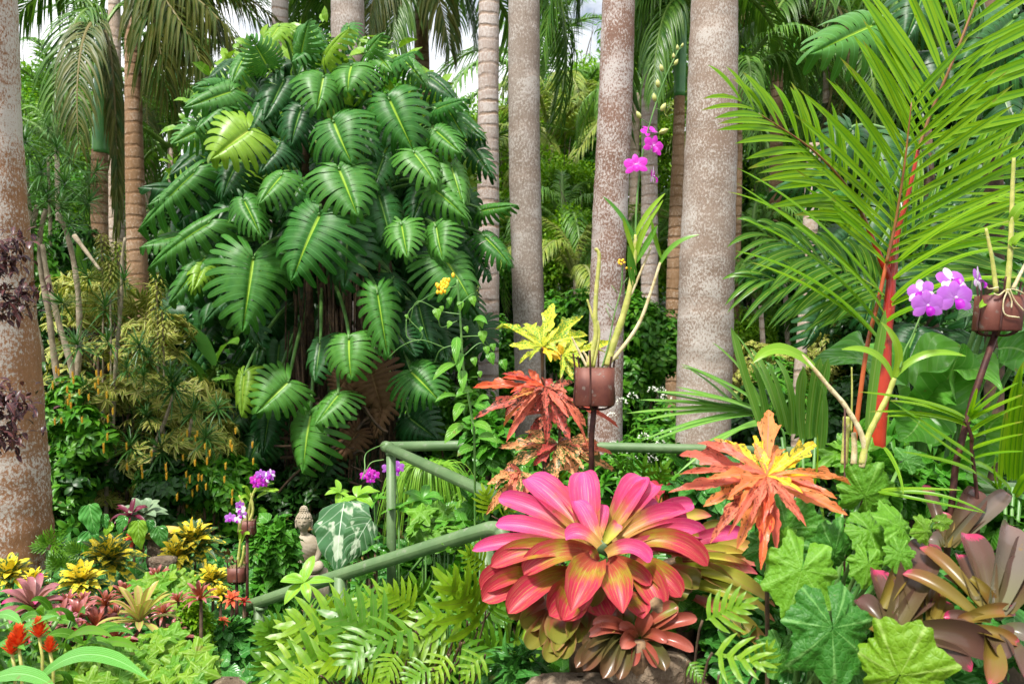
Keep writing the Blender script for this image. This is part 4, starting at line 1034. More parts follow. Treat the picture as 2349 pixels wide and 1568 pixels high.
M['red_leaf'] = leafmat('dark red leaf', (.30, .02, .02), (.45, .05, .04), rough=.4, trans=.3, vein=(.5, .1, .08), vw=.04)
g = G(); c = P(330, 815, 6.75)
az = np.linspace(-1.3, 1.3, 14); dd = np.stack([np.sin(az), -.4+0*az, np.cos(az)], -1)
ribbons(g, [c+0*dd, c+dd*.15, c+dd*.26+[0, 0, -.03]], .035, [0, -1, .3], grass, 5, 2, fold=.3); part('leaves', g, M['red_leaf'], rc)
g = G(); tube(g, [[c[0], c[1], .2], c], .012, 6); part('stem', g, M['stem_brown'], rc)

# purple leaved twigs at the left edge
M['purple_leaf'] = leafmat('dark purple leaf', (.030, .016, .026), (.10, .035, .030), rough=.35, trans=.15, vein=(.25, .07, .05), vw=.05)
pt = thing('purple_tree', 'dark purple leaved branches reaching in at the left edge', 'small tree', tuple(P(-160, 1500, 3.9)*[1, 1, 0]))
gb = G(); gl = G()
for i, (a, b) in enumerate([((-160, 640), (60, 545)), ((-150, 700), (85, 660)), ((-160, 720), (70, 700)), ((-150, 600), (30, 600)), ((-160, 980), (60, 930)), ((-150, 1040), (40, 990)), ((-160, 900), (30, 900))]):
    A, B_ = P(*a, 3.9), P(*b, 3.8); p = bez([A, (A+B_)/2+[0, 0, .04], B_], 10); tube(gb, p, np.linspace(.008, .003, 10), 5)
    n = 150; t = rnd(.3, 1, n); base = A+(B_-A)*t[:, None]+R.normal(size=(n, 3))*[.03, .05, .028]*(1.2 if i > 3 else 1)
    scatter(gl, strip(3, 2, ell, .42, bend=.7, fold=.25), base, nrm(R.normal(size=(n, 3))+[.4, -.2, -.2]), [0, -.4, 1], rnd(.035, .065, n), rnd(.035, .065, n))
zb = np.array([P(-165, 0, 3.9)[0], 3.95, 0]); tube(gb, [zb, P(-162, 1000, 3.92), P(-160, 580, 3.9)], .018, 6)
part('branches', gb, M['stem_brown'], pt); part('foliage', gl, M['purple_leaf'], pt)['label'] = 'dark purple leaves'
# ================================================================== foreground
def c3(x, y): return (1147+.3657*x, 516+.3657*y)      # crops of the photo -> view pixels
def c4(x, y): return (1720.4+.3657*x, 516+.3657*y)
def d3(x, y): return (1147+.3415*x, 1032.3+.3415*y)
def d4(x, y): return (1720.4+.3416*x, 1032.3+.3416*y)
def d2(x, y): return (573.5+.3416*x, 1032.3+.3416*y)
def d1(x, y): return (.3416*x, 1032.3+.3416*y)
def b2(x, y): return (573.5+.3657*x, 516+.3657*y)
def t3(x, y): return (1147+.4023*x, .4023*y)
def t4(x, y): return (1720.4+.4024*x, .4024*y)
def at_ground(u, v, d):
    q = P(u, v, d); return np.array([q[0], q[1], gz(q[0], q[1])])

# ---- handrails
M['rail'] = solidmat('worn green painted pipe', (.085, .155, .058), (.120, .195, .080), 7, .5, 0, .3, (.17, .21, .13), bd=.003)
def pipe(name, pts, r, parent=None, n=18):
    g = G(); tube(g, pts, r, n); return part(name, g, M['rail'], parent)
rl = thing('handrail', 'green painted pipe railing with a corner post, behind the pink bromeliad', 'railing', at_ground(897, 1260, 4.2))
pipe('rail', [P(1990, 1040, 4.1), P(1560, 1029, 4.2), P(1140, 1019, 4.3), P(893, 1024, 4.2)], .0245, rl)
pipe('sloping_rail', [P(889, 1026, 4.2)+[0, 0, 0], P(1140, 1141, 3.35), P(1400, 1260, 2.75)], .0255, rl)
pipe('corner_elbow', [P(884, 1023, 4.23), P(893, 1026, 4.17)], .0275, rl)
for (u, v, d, r_) in [(897, 1040, 4.19, .0262), (600, 1394, 3.83, .0262)]:
    pipe('weld_collar', [P(u, v-3, d), P(u, v+3, d)], r_, rl)
q = at_ground(899, 0, 4.19); pipe('post', [P(897, 1030, 4.19), [P(899, 1260, 4.19)[0], 4.19, q[2]-.05]], .0235, rl)
q = at_ground(1600, 0, 4.2); pipe('post', [P(1600, 1034, 4.2), [q[0], 4.2, q[2]-.05]], .0235, rl)
rl2 = thing('handrail', 'lower green pipe handrail rising from left to the bromeliad', 'railing', at_ground(781, 0, 3.45))
lowpts = spline([P(568, 1389, 3.9), P(760, 1325, 3.52), P(940, 1268, 3.22), P(1090, 1222, 2.98), P(1130, 1212, 2.93), P(1152, 1222, 2.9), P(1160, 1262, 2.88)], 7)
pipe('rail', lowpts, .0265, rl2)
for (u, v, d, r_) in [(594, 1388, 3.84, .024), (781, 1322, 3.47, .026), (1117, 1240, 2.96, .028)]:
    q = P(u, v, d); pipe('post', [q, [q[0], q[1], gz(q[0], q[1])-.15]], r_, rl2)
rl3 = thing('handrail', 'pale green pipe half hidden in grass at the right edge', 'railing', at_ground(2200, 0, 3.3))
pipe('rail', [P(1990, 1098, 3.2), P(2180, 1110, 3.2), P(2420, 1128, 3.2)], .024, rl3)
q = P(2390, 1127, 3.2); pipe('post', [q, [q[0], q[1], gz(q[0], q[1])-.1]], .022, rl3)

# ---- bank stones
M['stone'] = solidmat('lichened stone', (.10, .065, .04), (.24, .18, .12), 12, .9, 0, 1., (.33, .30, .22), bd=.05)
def rock(u, v, d, r, lab):
    g = G(); n, m = 14, 18; th = np.linspace(.02, math.pi-.02, n); ph = np.linspace(0, 2*math.pi, m+1)
    T_, P_ = np.meshgrid(th, ph, indexing='ij'); a, b, c_ = rnd(0, 6, 3)
    rr = 1+.10*np.sin(2*P_+a)*np.sin(T_)+.12*np.sin(3*T_+b)*np.sin(T_)+.07*np.sin(P_*4+c_)*np.sin(T_)**2+.06*np.sin(T_*7+P_*3+b)*np.sin(T_)**2
    X = np.sign(np.sin(T_)*np.cos(P_))*abs(np.sin(T_)*np.cos(P_))**.7; Y = np.sign(np.sin(T_)*np.sin(P_))*abs(np.sin(T_)*np.sin(P_))**.7; Z = np.sign(np.cos(T_))*abs(np.cos(T_))**.7
    v_ = np.stack([X*rr*r[0], Y*rr*r[1], Z*rr*r[2]], -1).reshape(-1, 3)+P(u, v, d)
    g.add(v_, gridf(n-1, m), np.stack([P_, T_], -1).reshape(-1, 2), .5)
    solo('rock', g, M['stone'], lab, 'rock', 'stones edging the raised bed')
rock(1330, 1610, 2.32, (.13, .09, .07), 'grey brown rock below the hanging dark bromeliad leaves')
rock(1490, 1585, 2.34, (.12, .08, .10), 'mossy red brown rock under the small bronze bromeliad')
rock(1600, 1640, 2.3, (.12, .09, .07), 'rock under the drooping right fern')
rock(1255, 1600, 2.36, (.08, .06, .06), 'small rock at the left foot of the pink bromeliad')
rock(530, 1590, 3.4, (.10, .08, .06), 'tan stone beside the low rail post')
rock(372, 1292, 4.4, (.06, .05, .04), 'small pale stone right of the left crotons')

# ---- the big pink bromeliad
def brom_prof(t): return np.interp(t, [0, .1, .3, .55, .72, .85, .94, 1], [.55, .62, .80, 1, .95, .68, .36, .03])
def brom_pointy(t): return np.interp(t, [0, .1, .35, .6, .8, .92, 1], [.55, .65, .95, 1, .72, .34, .05])
PK = (.88, .055, .30)
M['brom_up'] = leafmat('bromeliad leaf pink', (.46, .12, .10), (.50, .19, .10), rough=.46, trans=.2, tc=(1, .8, .7), bump=.5, gnoise=.24, streak=((.42, .04, .10), .5, (.80, .36, .36)),
    grad=[(0, (.34, .30, .02), .85), (.18, (.42, .30, .04), .85), (.33, (.46, .07, .09), .92), (.50, (.56, .05, .15), .95), (1.0, (.68, .06, .29), .95)])
M['brom_mid'] = leafmat('bromeliad leaf yellow and pink', (.36, .10, .05), (.44, .15, .08), rough=.44, trans=.18, tc=(1, .85, .6), bump=.5, gnoise=.30, streak=((.20, .05, .02), .5, (.50, .42, .12)),
    grad=[(0, (.32, .03, .03), .9), (.22, (.36, .06, .03), .85), (.38, (.30, .27, .012), .9), (.52, (.38, .10, .03), .85), (.66, (.52, .022, .08), .97), (1.0, (.42, .012, .05), 1)])
M['brom_low'] = leafmat('bromeliad leaf olive', (.13, .13, .02), (.28, .10, .045), rough=.36, trans=.18, bump=.15, edge=((.30, .17, .07), .40), gnoise=.3,
    grad=[(0, (.32, .05, .04), .8), (.4, (.40, .07, .06), .7), (.65, (.20, .20, .03), .8), (1, (.12, .14, .02), .8)])
M['brom_side'] = leafmat('bromeliad leaf lime', (.26, .34, .03), (.45, .40, .06), rough=.36, trans=.25, gnoise=.3, bump=.15,
    grad=[(0, (.24, .30, .03), .5), (.5, (.48, .46, .07), .6), (.8, (.62, .30, .12), .6), (1, (.75, .10, .20), .85)])
M['withered'] = solidmat('withered leaf tip', (.10, .06, .035), (.30, .19, .10), 30, .8)
hb = thing('pink_bromeliad', 'large rosette of broad pink and yellow leaves, centre front', 'bromeliad', at_ground(1365, 1400, 2.45))
HC = (1363, 1268)
def brom_strap(t): return np.interp(t, [0, .2, .45, .68, .84, .93, .975, 1], [.5, .7, .92, 1, .86, .62, .34, .02])
def hleaf(root, base, tip, w_, mat, bulge=.16, dc=2.42, dk=.0011, chan=.7, up=None, prof=None, tw=0, cv=d3, wv=0.03, sc=.3415, dof=0, name='leaf', ph=0, side=0.):
    bu, bv = cv(*base); tu, tv = cv(*tip)
    cu, cvv = HC
    db = dc-dk*.6*(bv-cvv)+dof; dt = dc-dk*(tv-cvv)+dof
    B_, T_ = P(bu, bv, db), P(tu, tv, dt); l = np.linalg.norm(T_-B_)
    m_ = B_*.45+T_*.55+np.array([side*l, -.10*l, bulge*l*1.6])
    g = G(); ribbons(g, [B_, m_, T_], w_*sc*K*dt*(1.02 if cv is d3 else .96), [rnd(-.25, .25), -1, .75+rnd(-.2, .2)] if up is None else up, prof or brom_strap, 20, 8, chan=chan, wave=wv, nwave=1.3, twist=tw+rnd(-.22, .22))
    return part(name, g, M[mat], root)
U_ = 'brom_up'; MD = 'brom_mid'; LO = 'brom_low'; SI = 'brom_side'
# stacked from the lowest skirt to the inner cup
for b, t, w_ in [((480, 1080), (400, 1300), 240), ((400, 1120), (300, 1345), 200), ((330, 1060), (160, 1200), 180), ((420, 1180), (440, 1400), 180), ((560, 1080), (510, 1290), 180), ((640, 1080), (610, 1210), 200),
                 ((300, 1000), (60, 1120), 160), ((760, 1050), (880, 1165), 200), ((350, 1150), (190, 1330), 150), ((1000, 950), (1190, 1040), 190), ((1050, 880), (1270, 960), 200), ((700, 1080), (720, 1200), 200), ((1100, 850), (1340, 900), 170), ((450, 1200), (320, 1420), 150)]:
    hleaf(hb, b, t, w_, LO, .05, dof=.10, prof=lambda t: np.interp(t, [0, .3, .8, .95, 1], [.7, 1, .95, .75, .5]))
for b, t, w_, m_, bl in [
   ((560, 900), (330, 1110), 250, MD, .06), ((640, 930), (740, 1120), 260, MD, .04), ((820, 980), (960, 1130), 180, MD, .08), ((520, 900), (430, 1150), 230, MD, .06),
   ((330, 860), (-120, 1010), 190, MD, .14), ((300, 820), (-130, 935), 190, MD, .16), ((480, 840), (55, 1095), 190, MD, .17), ((900, 760), (1215, 985), 170, MD, .15), ((860, 740), (1092, 1060), 210, MD, .17),
   ((620, 820), (600, 1060), 200, LO, .05)]:
    hleaf(hb, b, t, w_, m_, bl, dof=.05)
for b, t, w_, m_, bl in [((540, 690), (-187, 672), 110, U_, .12), ((560, 640), (-30, 500), 130, U_, .08), ((520, 700), (-60, 780), 150, MD, .17), ((600, 700), (160, 835), 185, MD, .20)]:
    hleaf(hb, b, t, w_, m_, bl)
# back leaves
for b, t, w_, m_, bl in [((560, 600), (-10, 320), 130, U_, .10), ((600, 600), (178, 190), 215, U_, .05), ((760, 560), (1050, 235), 160, U_, .08), ((740, 560), (955, 180), 180, U_, .06), ((620, 600), (400, 250), 110, U_, .05),
   ((820, 560), (1010, 370), 80, U_, .08), ((820, 600), (1300, 362), 125, U_, .10), ((760, 620), (1255, 445), 150, U_, .16), ((860, 620), (1390, 575), 130, U_, .16), ((880, 640), (1395, 775), 160, MD, .24),
   ((1150, 660), (1640, 545), 100, U_, .06), ((1150, 680), (1465, 600), 90, SI, .12), ((900, 660), (1300, 700), 120, MD, .1)]:
    hleaf(hb, b, t, w_, m_, bl, dof=.03)
rr_ = np.random.default_rng(5)
for i in range(7):      # the many leaves layered between the named ones
    a = i/7*2*math.pi+rr_.uniform(-.1, .1); L1 = rr_.uniform(.62, .9); cx_, cy_ = 640+120*math.cos(a), 690+70*math.sin(a)
    tx_, ty_ = 630+(760*math.cos(a))*L1, 660+(480 if math.sin(a) < 0 else 470)*math.sin(a)*L1
    hleaf(hb, (cx_, cy_), (tx_, ty_), rr_.uniform(95, 150), U_ if math.sin(a) < .1 else MD, .14 if math.sin(a) > -.3 else .07, dof=rr_.uniform(.02, .07), wv=.05)
hleaf(hb, (600, 640), (563, 145), 205, U_, .03, dk=.0010)
hleaf(hb, (650, 620), (500, 340), 140, U_, .02, dof=-.05); hleaf(hb, (660, 600), (700, 365), 75, U_, .02, dof=-.03)
hleaf(hb, (700, 620), (790, 490), 90, 'brom_side', .05, dof=-.04)
hleaf(hb, (720, 700), (1010, 750), 125, U_, .30, dof=-.05, wv=.12); hleaf(hb, (660, 650), (440, 590), 120, U_, .28, dof=-.08, wv=.12)
hleaf(hb, (640, 740), (480, 1078), 250, MD, .14, dof=-.04, prof=brom_pointy); hleaf(hb, (720, 760), (825, 1092), 225, MD, .14, dof=-.03, prof=brom_pointy)
hleaf(hb, (640, 760), (560, 700), 140, 'brom_mid', .1, dof=.02)
g = G(); tube(g, [P(*d3(650, 830), 2.5), P(*d3(640, 950), 2.54), P(*d3(600, 1500), 2.54)], [.03, .08, .06], 16); part('rosette_core', g, M['withered'], hb)
g = G(); scatter(g, strip(5, 4, ell, .8, bend=.8, wave=.2), [P(*d3(1040, 980), 2.17)], [.25, -.2, -1], [0, -1, .4], .045, .05); part('withered_tip', g, M['withered'], hb, 'brown withered leaf tip')
# neighbour leaves to the right: a second, greener plant
nb = thing('lime_bromeliad', 'lime and rose strap leaved bromeliad half hidden right of the pink one', 'bromeliad', at_ground(1600, 1400, 2.7))
for b, t, w_, m_, bl in [((1200, 720), (1650, 835), 90, SI, .12), ((1200, 700), (1740, 780), 110, SI, .12), ((1180, 760), (1730, 830), 120, SI, .10), ((1250, 700), (1470, 610), 100, SI, .12), ((1200, 800), (1847, 1050), 130, SI, .14),
   ((1200, 760), (1600, 960), 130, LO, .12), ((1250, 900), (1847, 1150), 110, 'brom_side', .12), ((1350, 1000), (1860, 1420), 120, SI, .12), ((1300, 1000), (1650, 1300), 120, LO, .12), ((1200, 700), (1500, 480), 90, LO, .1), ((1250, 720), (1790, 690), 110, SI, .12),
   ((1100, 500), (1420, 440), 80, SI, .1), ((1150, 700), (1600, 700), 110, LO, .16)]:
    hleaf(nb, b, t, w_, m_, bl, dof=.18, prof=brom_pointy)
g = G(); tube(g, [P(*d3(1180, 780), 2.6), P(*d3(1200, 1300), 2.7)], [.05, .05], 12); part('rosette_core', g, M['withered'], nb)

M['bronze'] = leafmat('bronze bromeliad leaf', (.22, .045, .03), (.32, .09, .045), rough=.26, trans=.15, bump=.1, gnoise=.25, grad=[(0, (.12, .09, .02), .8), (.4, (.24, .05, .03), .6), (.8, (.32, .08, .06), .6), (1, (.42, .14, .11), .8)])
M['olive_gloss'] = leafmat('olive bronze strap', (.05, .06, .015), (.09, .05, .025), rough=.24, trans=.12, bump=.1, gnoise=.3, grad=[(0, (.04, .07, .015), .6), (.6, (.10, .07, .03), .6), (1, (.16, .06, .04), .8)])
sb = thing('bronze_bromeliad', 'small glossy bronze bromeliad below the pink one', 'bromeliad', at_ground(1450, 1500, 2.15))
for b, t, w_, m_, bl in [((960, 1240), (1325, 1130), 90, 'bronze', .12), ((960, 1230), (1190, 1040), 120, 'bronze', .10), ((930, 1230), (990, 1080), 110, 'bronze', .03), ((950, 1260), (1300, 1350), 90, 'bronze', .16), ((960, 1240), (1120, 1290), 80, 'bronze', .2),
   ((900, 1240), (620, 1170), 90, 'bronze', .18), ((900, 1250), (590, 1250), 80, 'bronze', .2), ((920, 1260), (800, 1200), 80, 'bronze', .22), ((920, 1270), (815, 1330), 110, 'bronze', .25), ((940, 1290), (1050, 1460), 80, 'bronze', .15),
   ((920, 1300), (890, 1450), 70, 'bronze', .12), ((800, 1230), (560, 1480), 140, 'olive_gloss', .16), ((830, 1240), (690, 1530), 140, 'olive_gloss', .14), ((880, 1260), (800, 1540), 120, 'olive_gloss', .1), ((980, 1290), (1110, 1480), 120, 'olive_gloss', .12),
   ((800, 1230), (560, 1330), 110, 'olive_gloss', .14), ((740, 1180), (700, 1230), 100, 'brom_side', .1), ((940, 1200), (1200, 1050), 90, 'brom_low', .1), ((760, 1230), (510, 1460), 110, 'olive_gloss', .1)]:
    hleaf(sb, b, t, w_, m_, bl, dof=-.02, dk=.0006)
g = G(); tube(g, [P(*d3(925, 1280), 2.3), P(*d3(930, 1500), 2.3)], [.02, .03], 10); part('rosette_core', g, M['withered'], sb)
pb = thing('pink_bromeliad', 'small pink bromeliad tip between the pink rosette and the orange croton', 'bromeliad', at_ground(1500, 1140, 2.9))
for b, t, w_ in [((1100, 480), (1100, 290), 160), ((1120, 470), (1180, 240), 130), ((1060, 470), (1000, 210), 110), ((1100, 440), (1060, 230), 90)]:
    hleaf(pb, b, t, w_, U_ if w_ == 160 else MD, .05, dof=.32)

# ---- purple-bronze bromeliads, lower right corner
M['plum'] = leafmat('plum bromeliad leaf', (.055, .022, .020), (.09, .055, .03), rough=.25, trans=.12, bump=.1, gnoise=.2, grad=[(0, (.13, .12, .035), .7), (.5, (.08, .05, .03), .6), (.96, (.12, .055, .05), .6), (1, (.40, .03, .10), .9)])
M['plum_orange'] = leafmat('amber bromeliad leaf', (.13, .085, .015), (.18, .12, .02), rough=.3, trans=.2, bump=.1, gnoise=.2, grad=[(0, (.20, .17, .03), .6), (.5, (.16, .11, .02), .5), (.94, (.24, .08, .04), .7), (1, (.45, .05, .12), .9)])
M['plum_silver'] = leafmat('silvery plum leaf', (.12, .10, .08), (.14, .09, .08), rough=.24, trans=.12, bump=.1, gnoise=.12, grad=[(0, (.14, .15, .05), .6), (.5, (.13, .11, .085), .5), (.95, (.17, .10, .09), .7), (1, (.50, .03, .12), .95)])
HC_keep = HC
def rosette_set(root, leaves, dc, HCn):
    global HC
    HC = HCn
    for b, t, w_, m_, bl in leaves: hleaf(root, b, t, w_, m_, bl, cv=d4, sc=.3416, dc=dc, dk=.0009)
    HC = HC_keep
pbA = thing('plum_bromeliad', 'plum coloured bromeliad with a rusty flower cup left in the corner group', 'bromeliad', at_ground(2040, 1450, 1.95))
rosette_set(pbA, [((950, 1200), (1190, 625), 240, 'plum', .05), ((930, 1180), (835, 800), 180, 'plum', .04), ((960, 1180), (1195, 985), 160, 'plum', .08), ((1020, 1240), (1640, 1362), 230, 'plum', .14), ((1110, 1170), (1050, 870), 130, 'plum_orange', .04),
   ((1200, 1170), (1215, 900), 150, 'plum_orange', .03), ((1230, 1130), (1290, 1000), 150, 'plum_orange', .06), ((980, 1270), (900, 1090), 110, 'plum', .08), ((960, 1300), (980, 1300), 120, 'plum', .1), ((900, 1200), (720, 1000), 150, 'plum', .1),
   ((1040, 1300), (1490, 1480), 160, 'plum', .12), ((900, 1250), (700, 1130), 130, 'plum_orange', .1), ((880, 1050), (1010, 790), 130, 'plum_orange', .1)], 1.95, (2040, 1440))
M['rust'] = solidmat('rusty flower cup', (.08, .05, .02), (.42, .22, .06), 140, .8, 0, 1., bd=.006)
g = G(); q = P(*d4(938, 1215), 1.93); tube(g, [q+[0, 0, -.03], q, q+[0, 0, .004]], [.022, .028, .001], 20); part('flower_cup', g, M['rust'], pbA)
pbB = thing('plum_bromeliad', 'silvery plum bromeliad with pink leaf tips at the right edge', 'bromeliad', at_ground(2310, 1450, 1.95))
rosette_set(pbB, [((1640, 1050), (1740, 500), 240, 'plum_silver', .03), ((1600, 1060), (1455, 560), 190, 'plum', .04), ((1660, 1060), (1825, 590), 130, 'plum', .04), ((1700, 1080), (1850, 760), 220, 'plum', .05), ((1560, 1080), (1140, 650), 120, 'plum_orange', .07),
   ((1520, 1120), (1025, 830), 130, 'plum_orange', .10), ((1560, 1060), (1300, 840), 90, 'plum_orange', .06), ((1640, 1130), (1700, 965), 150, 'plum_silver', .08), ((1480, 860), (1640, 1060), 90, 'plum_orange', .12), ((1560, 1160), (1300, 1120), 90, 'plum', .1),
   ((1620, 1150), (1390, 1150), 80, 'plum_orange', .14), ((1400, 1150), (1780, 1085), 100, 'plum_orange', .12), ((1450, 1190), (1810, 1305), 90, 'plum_orange', .10), ((1600, 1250), (1600, 1570), 180, 'plum_orange', .1), ((1580, 1230), (1700, 1410), 170, 'plum', .1),
   ((1720, 1200), (1880, 1270), 140, 'plum_silver', .1), ((1660, 1210), (1740, 1260), 120, 'plum', .15), ((1700, 1250), (1840, 1520), 150, 'plum', .1), ((1500, 1000), (1400, 700), 130, 'plum', .05)], 1.93, (2310, 1420))
pbC = thing('plum_bromeliad', 'dull grey brown bromeliad standing between the palm stalks, right', 'bromeliad', at_ground(2200, 1250, 2.5))
rosette_set(pbC, [((1330, 640), (1520, 265), 170, 'plum', .04), ((1340, 640), (1730, 285), 130, 'plum_silver', .05), ((1300, 650), (1170, 230), 90, 'plum', .03), ((1310, 650), (1290, 410), 110, 'plum_orange', .02), ((1320, 640), (1580, 420), 100, 'plum', .07), ((1280, 650), (1200, 600), 130, 'plum_silver', .1)], 2.35, (2160, 1250))

# ---- begonia
M['begonia'] = leafmat('begonia leaf', (.055, .19, .012), (.11, .29, .02), rough=.52, trans=.25, mvein=(.22, .42, .08), bump=.28, mh=.3, crinkle=9)
M['begonia_dark'] = leafmat('begonia leaf deep green', (.022, .125, .016), (.06, .22, .028), rough=.50, trans=.2, mvein=(.18, .38, .10), bump=.28, mh=.3, crinkle=9)
M['begonia_lime'] = leafmat('begonia leaf lime', (.10, .25, .014), (.17, .33, .025), rough=.48, trans=.3, mvein=(.34, .48, .12), bump=.28, mh=.3, crinkle=8)
def x_(t, s, f, p): return np.sin(t)*s*f+p
def y_(t, s, f, p): return np.cos(t)*s*f+p
def begonia_mesh(seed, mat, lobes=7, depth=.20, teeth=.035):
    rg = np.random.default_rng(seed); nt_, nr = 170, 16
    th = np.linspace(-math.pi*.965, math.pi*.965, nt_); s = np.linspace(0.02, 1, nr+1)
    k = th/(math.pi*.965)*lobes/2
    lob = 1-depth*(np.abs(np.sin(math.pi*(k+.5*((lobes+1) % 2))))**1.5 if lobes % 2 else np.abs(np.cos(math.pi*k)))
    lob = 1-depth*np.abs(np.sin(math.pi*k))**1.6
    R_ = lob*(1+teeth*np.abs(np.sin(th*11+.6*np.sin(th*3)))-teeth*.4+teeth*.5*np.sin(th*31+rg.uniform(0, 6)))*(1+.12*np.cos(th))*(1+.07*np.sin(th*2+rg.uniform(0, 6))+.05*np.sin(th*5+rg.uniform(0, 6))+.035*np.sin(th*17+rg.uniform(0, 6)))
    T_, S2 = np.meshgrid(th, s, indexing='ij'); RR = R_[:, None]*S2
    vein = np.cos(math.pi*2*k)[:, None]
    pk = rg.uniform(0, 6, 6)
    z = -.008*vein*S2-.20*S2**2+.020*np.sin(x_(T_, S2, 9, pk[0]))*np.sin(y_(T_, S2, 8, pk[1]))*np.clip(S2*3, 0, 1)+.014*np.sin(x_(T_, S2, 17, pk[2]))*np.sin(y_(T_, S2, 15, pk[3]))+.05*np.sin(th*3+2)[:, None]*S2**2+.045*np.sin(th*4+rg.uniform(0, 6))[:, None]*S2**3+.020*np.sin(th*13+rg.uniform(0, 6))[:, None]*S2**3+.010*np.sin(S2*17+th[:, None]*9)*S2+.008*np.sin(S2*31-th[:, None]*6+2)*S2
    x = np.sin(T_)*RR; y = np.cos(T_)*RR
    g = G(); g.add(np.stack([x, y, z+.05], -1).reshape(-1, 3), gridf(nt_-1, nr), np.stack([.55+S2*.45, np.broadcast_to((k+.5)[:, None]+100, S2.shape)], -1).reshape(-1, 2), rnd())
    me = g.mesh('leaf'); me.materials.append(M[mat]); return me
beg = {k: [begonia_mesh(i*7+j, k) for j in range(3)] for i, k in enumerate(('begonia', 'begonia_dark', 'begonia_lime'))}
bg_ = thing('begonia', 'begonia with big crinkled lobed green leaves, lower right', 'begonia', at_ground(1900, 1450, 2.1))
gs = G(); base = P(1880, 1500, 2.2)
for i, (c_, r_, a, k, d, til) in enumerate([((770, 300), 215, 20, 'begonia', 2.3, .5), ((1010, 520), 210, -60, 'begonia', 2.12, .8), ((800, 540), 200, 120, 'begonia', 2.16, .6), ((345, 800), 300, 200, 'begonia', 2.02, .55), ((550, 690), 230, -20, 'begonia_dark', 2.14, .4),
      ((545, 1190), 370, 180, 'begonia_dark', 1.88, .5), ((1010, 1500), 360, 20, 'begonia_lime', 1.82, .7), ((250, 520), 260, 30, 'begonia_dark', 2.35, .5), ((1180, 540), 125, -40, 'begonia_lime', 2.1, .5), ((790, 760), 150, 190, 'begonia', 2.08, .4),
      ((1000, 690), 130, 140, 'begonia', 2.04, .3), ((250, 600), 90, 0, 'begonia', 2.1, .4), ((740, 90), 90, 10, 'begonia', 2.5, .6), ((200, 1350), 180, 200, 'begonia_dark', 2.1, .4), ((120, 640), 170, 200, 'begonia_dark', 2.4, .4), ((1050, 60), 110, 60, 'begonia_dark', 2.7, .5),
      ((700, 1500), 200, 170, 'begonia_dark', 2.0, .5), ((1280, 480), 70, 80, 'begonia_lime', 2.2, .5)]):
    u, v = d4(*c_); c_ = P(u, v, d); s = r_*.3416*K*d*.93
    aa = math.radians(a); dr = np.array([math.sin(aa), -.25, math.cos(aa)]); up = np.array([rnd(-.2, .2), -1, til+.15])
    inst('leaf', beg[k][i % 3], bg_, c_, dr, up, s, s, s*1.2)
    tube(gs, bez([base+[rnd(-.05, .05), rnd(0, .1), -.1], (base+c_)/2+[0, .05, .0], c_+[0, .03, -.01]], 8), .006, 6)
part('leaf_stalks', gs, M['stem_green'], bg_)

# ---- ferns (broad fingered fronds)
M['fern'] = leafmat('fern frond', (.10, .25, .012), (.22, .37, .02), vein=(.12, .16, .03), vw=.035, rough=.36, trans=.3, bump=.2)
M['fern_green'] = leafmat('fern frond greener', (.045, .16, .012), (.11, .27, .02), vein=(.12, .18, .04), vw=.035, rough=.34, trans=.3, bump=.2)
def fern_mesh(mat, n=6, seed=0, L2=.52, wv=.18):
    g = G(); t = np.linspace(.30, .86, n); bendk = rnd(.15, .4)
    pos = lambda t: np.stack([.03*np.sin(t*4), t, .10*np.sin(t*2.4)-bendk*t**2*.5], -1)
    rac = pos(np.linspace(0, 1, 15))
    ribbons(g, [pos(np.array([.2])), pos(np.array([.6])), pos(np.array([1.0]))], .075, [0, 0, 1], lambda x: np.interp(x, [0, .1, .6, .9, 1], [.2, .8, 1, .7, .2]), 8, 2, r=.3)
    for sg in (-1, 1):
        tt = t+sg*.02+rnd(-.01, .01, n); p = pos(tt); q = (tt-.25)/.65; l = (L2*np.interp(q, [0, .25, .6, 1], [.8, 1, .88, .55])*rnd(.85, 1.1, n))[:, None]
        d = np.stack([sg*np.cos(.25+.75*q), np.sin(.25+.75*q), .12+0*q], -1)
        ribbons(g, [p-d*.02, p+d*l*.5+[0, 0, .03], p+d*l*.75+np.stack([0*q, .25*l[:, 0], -.10*l[:, 0]-rnd(.0, .1, n)*l[:, 0]], -1)+d*l*.18], .105*rnd(.85, 1.15, n), [0, 0, 1], lambda x: np.interp(x, [0, .08, .4, .75, 1], [1.15, .85, 1, .7, .04]), 8, 4, fold=.12, wave=wv, nwave=2.2, r=rnd(0, 1)*.5)
    ribbons(g, [pos(np.array([.9])), pos(np.array([1.1])), pos(np.array([1.26]))], .09, [0, 0, 1], lambda x: np.interp(x, [0, .1, .4, .75, 1], [.8, .9, 1, .7, .04]), 8, 4, fold=.12, wave=wv, r=.3)
    m0 = g.mesh('frond'); m0.materials.append(M[mat]); return m0
fm = [fern_mesh('fern', 4), fern_mesh('fern', 5), fern_mesh('fern', 5, L2=.46), fern_mesh('fern_green', 4), fern_mesh('fern_green', 5)]
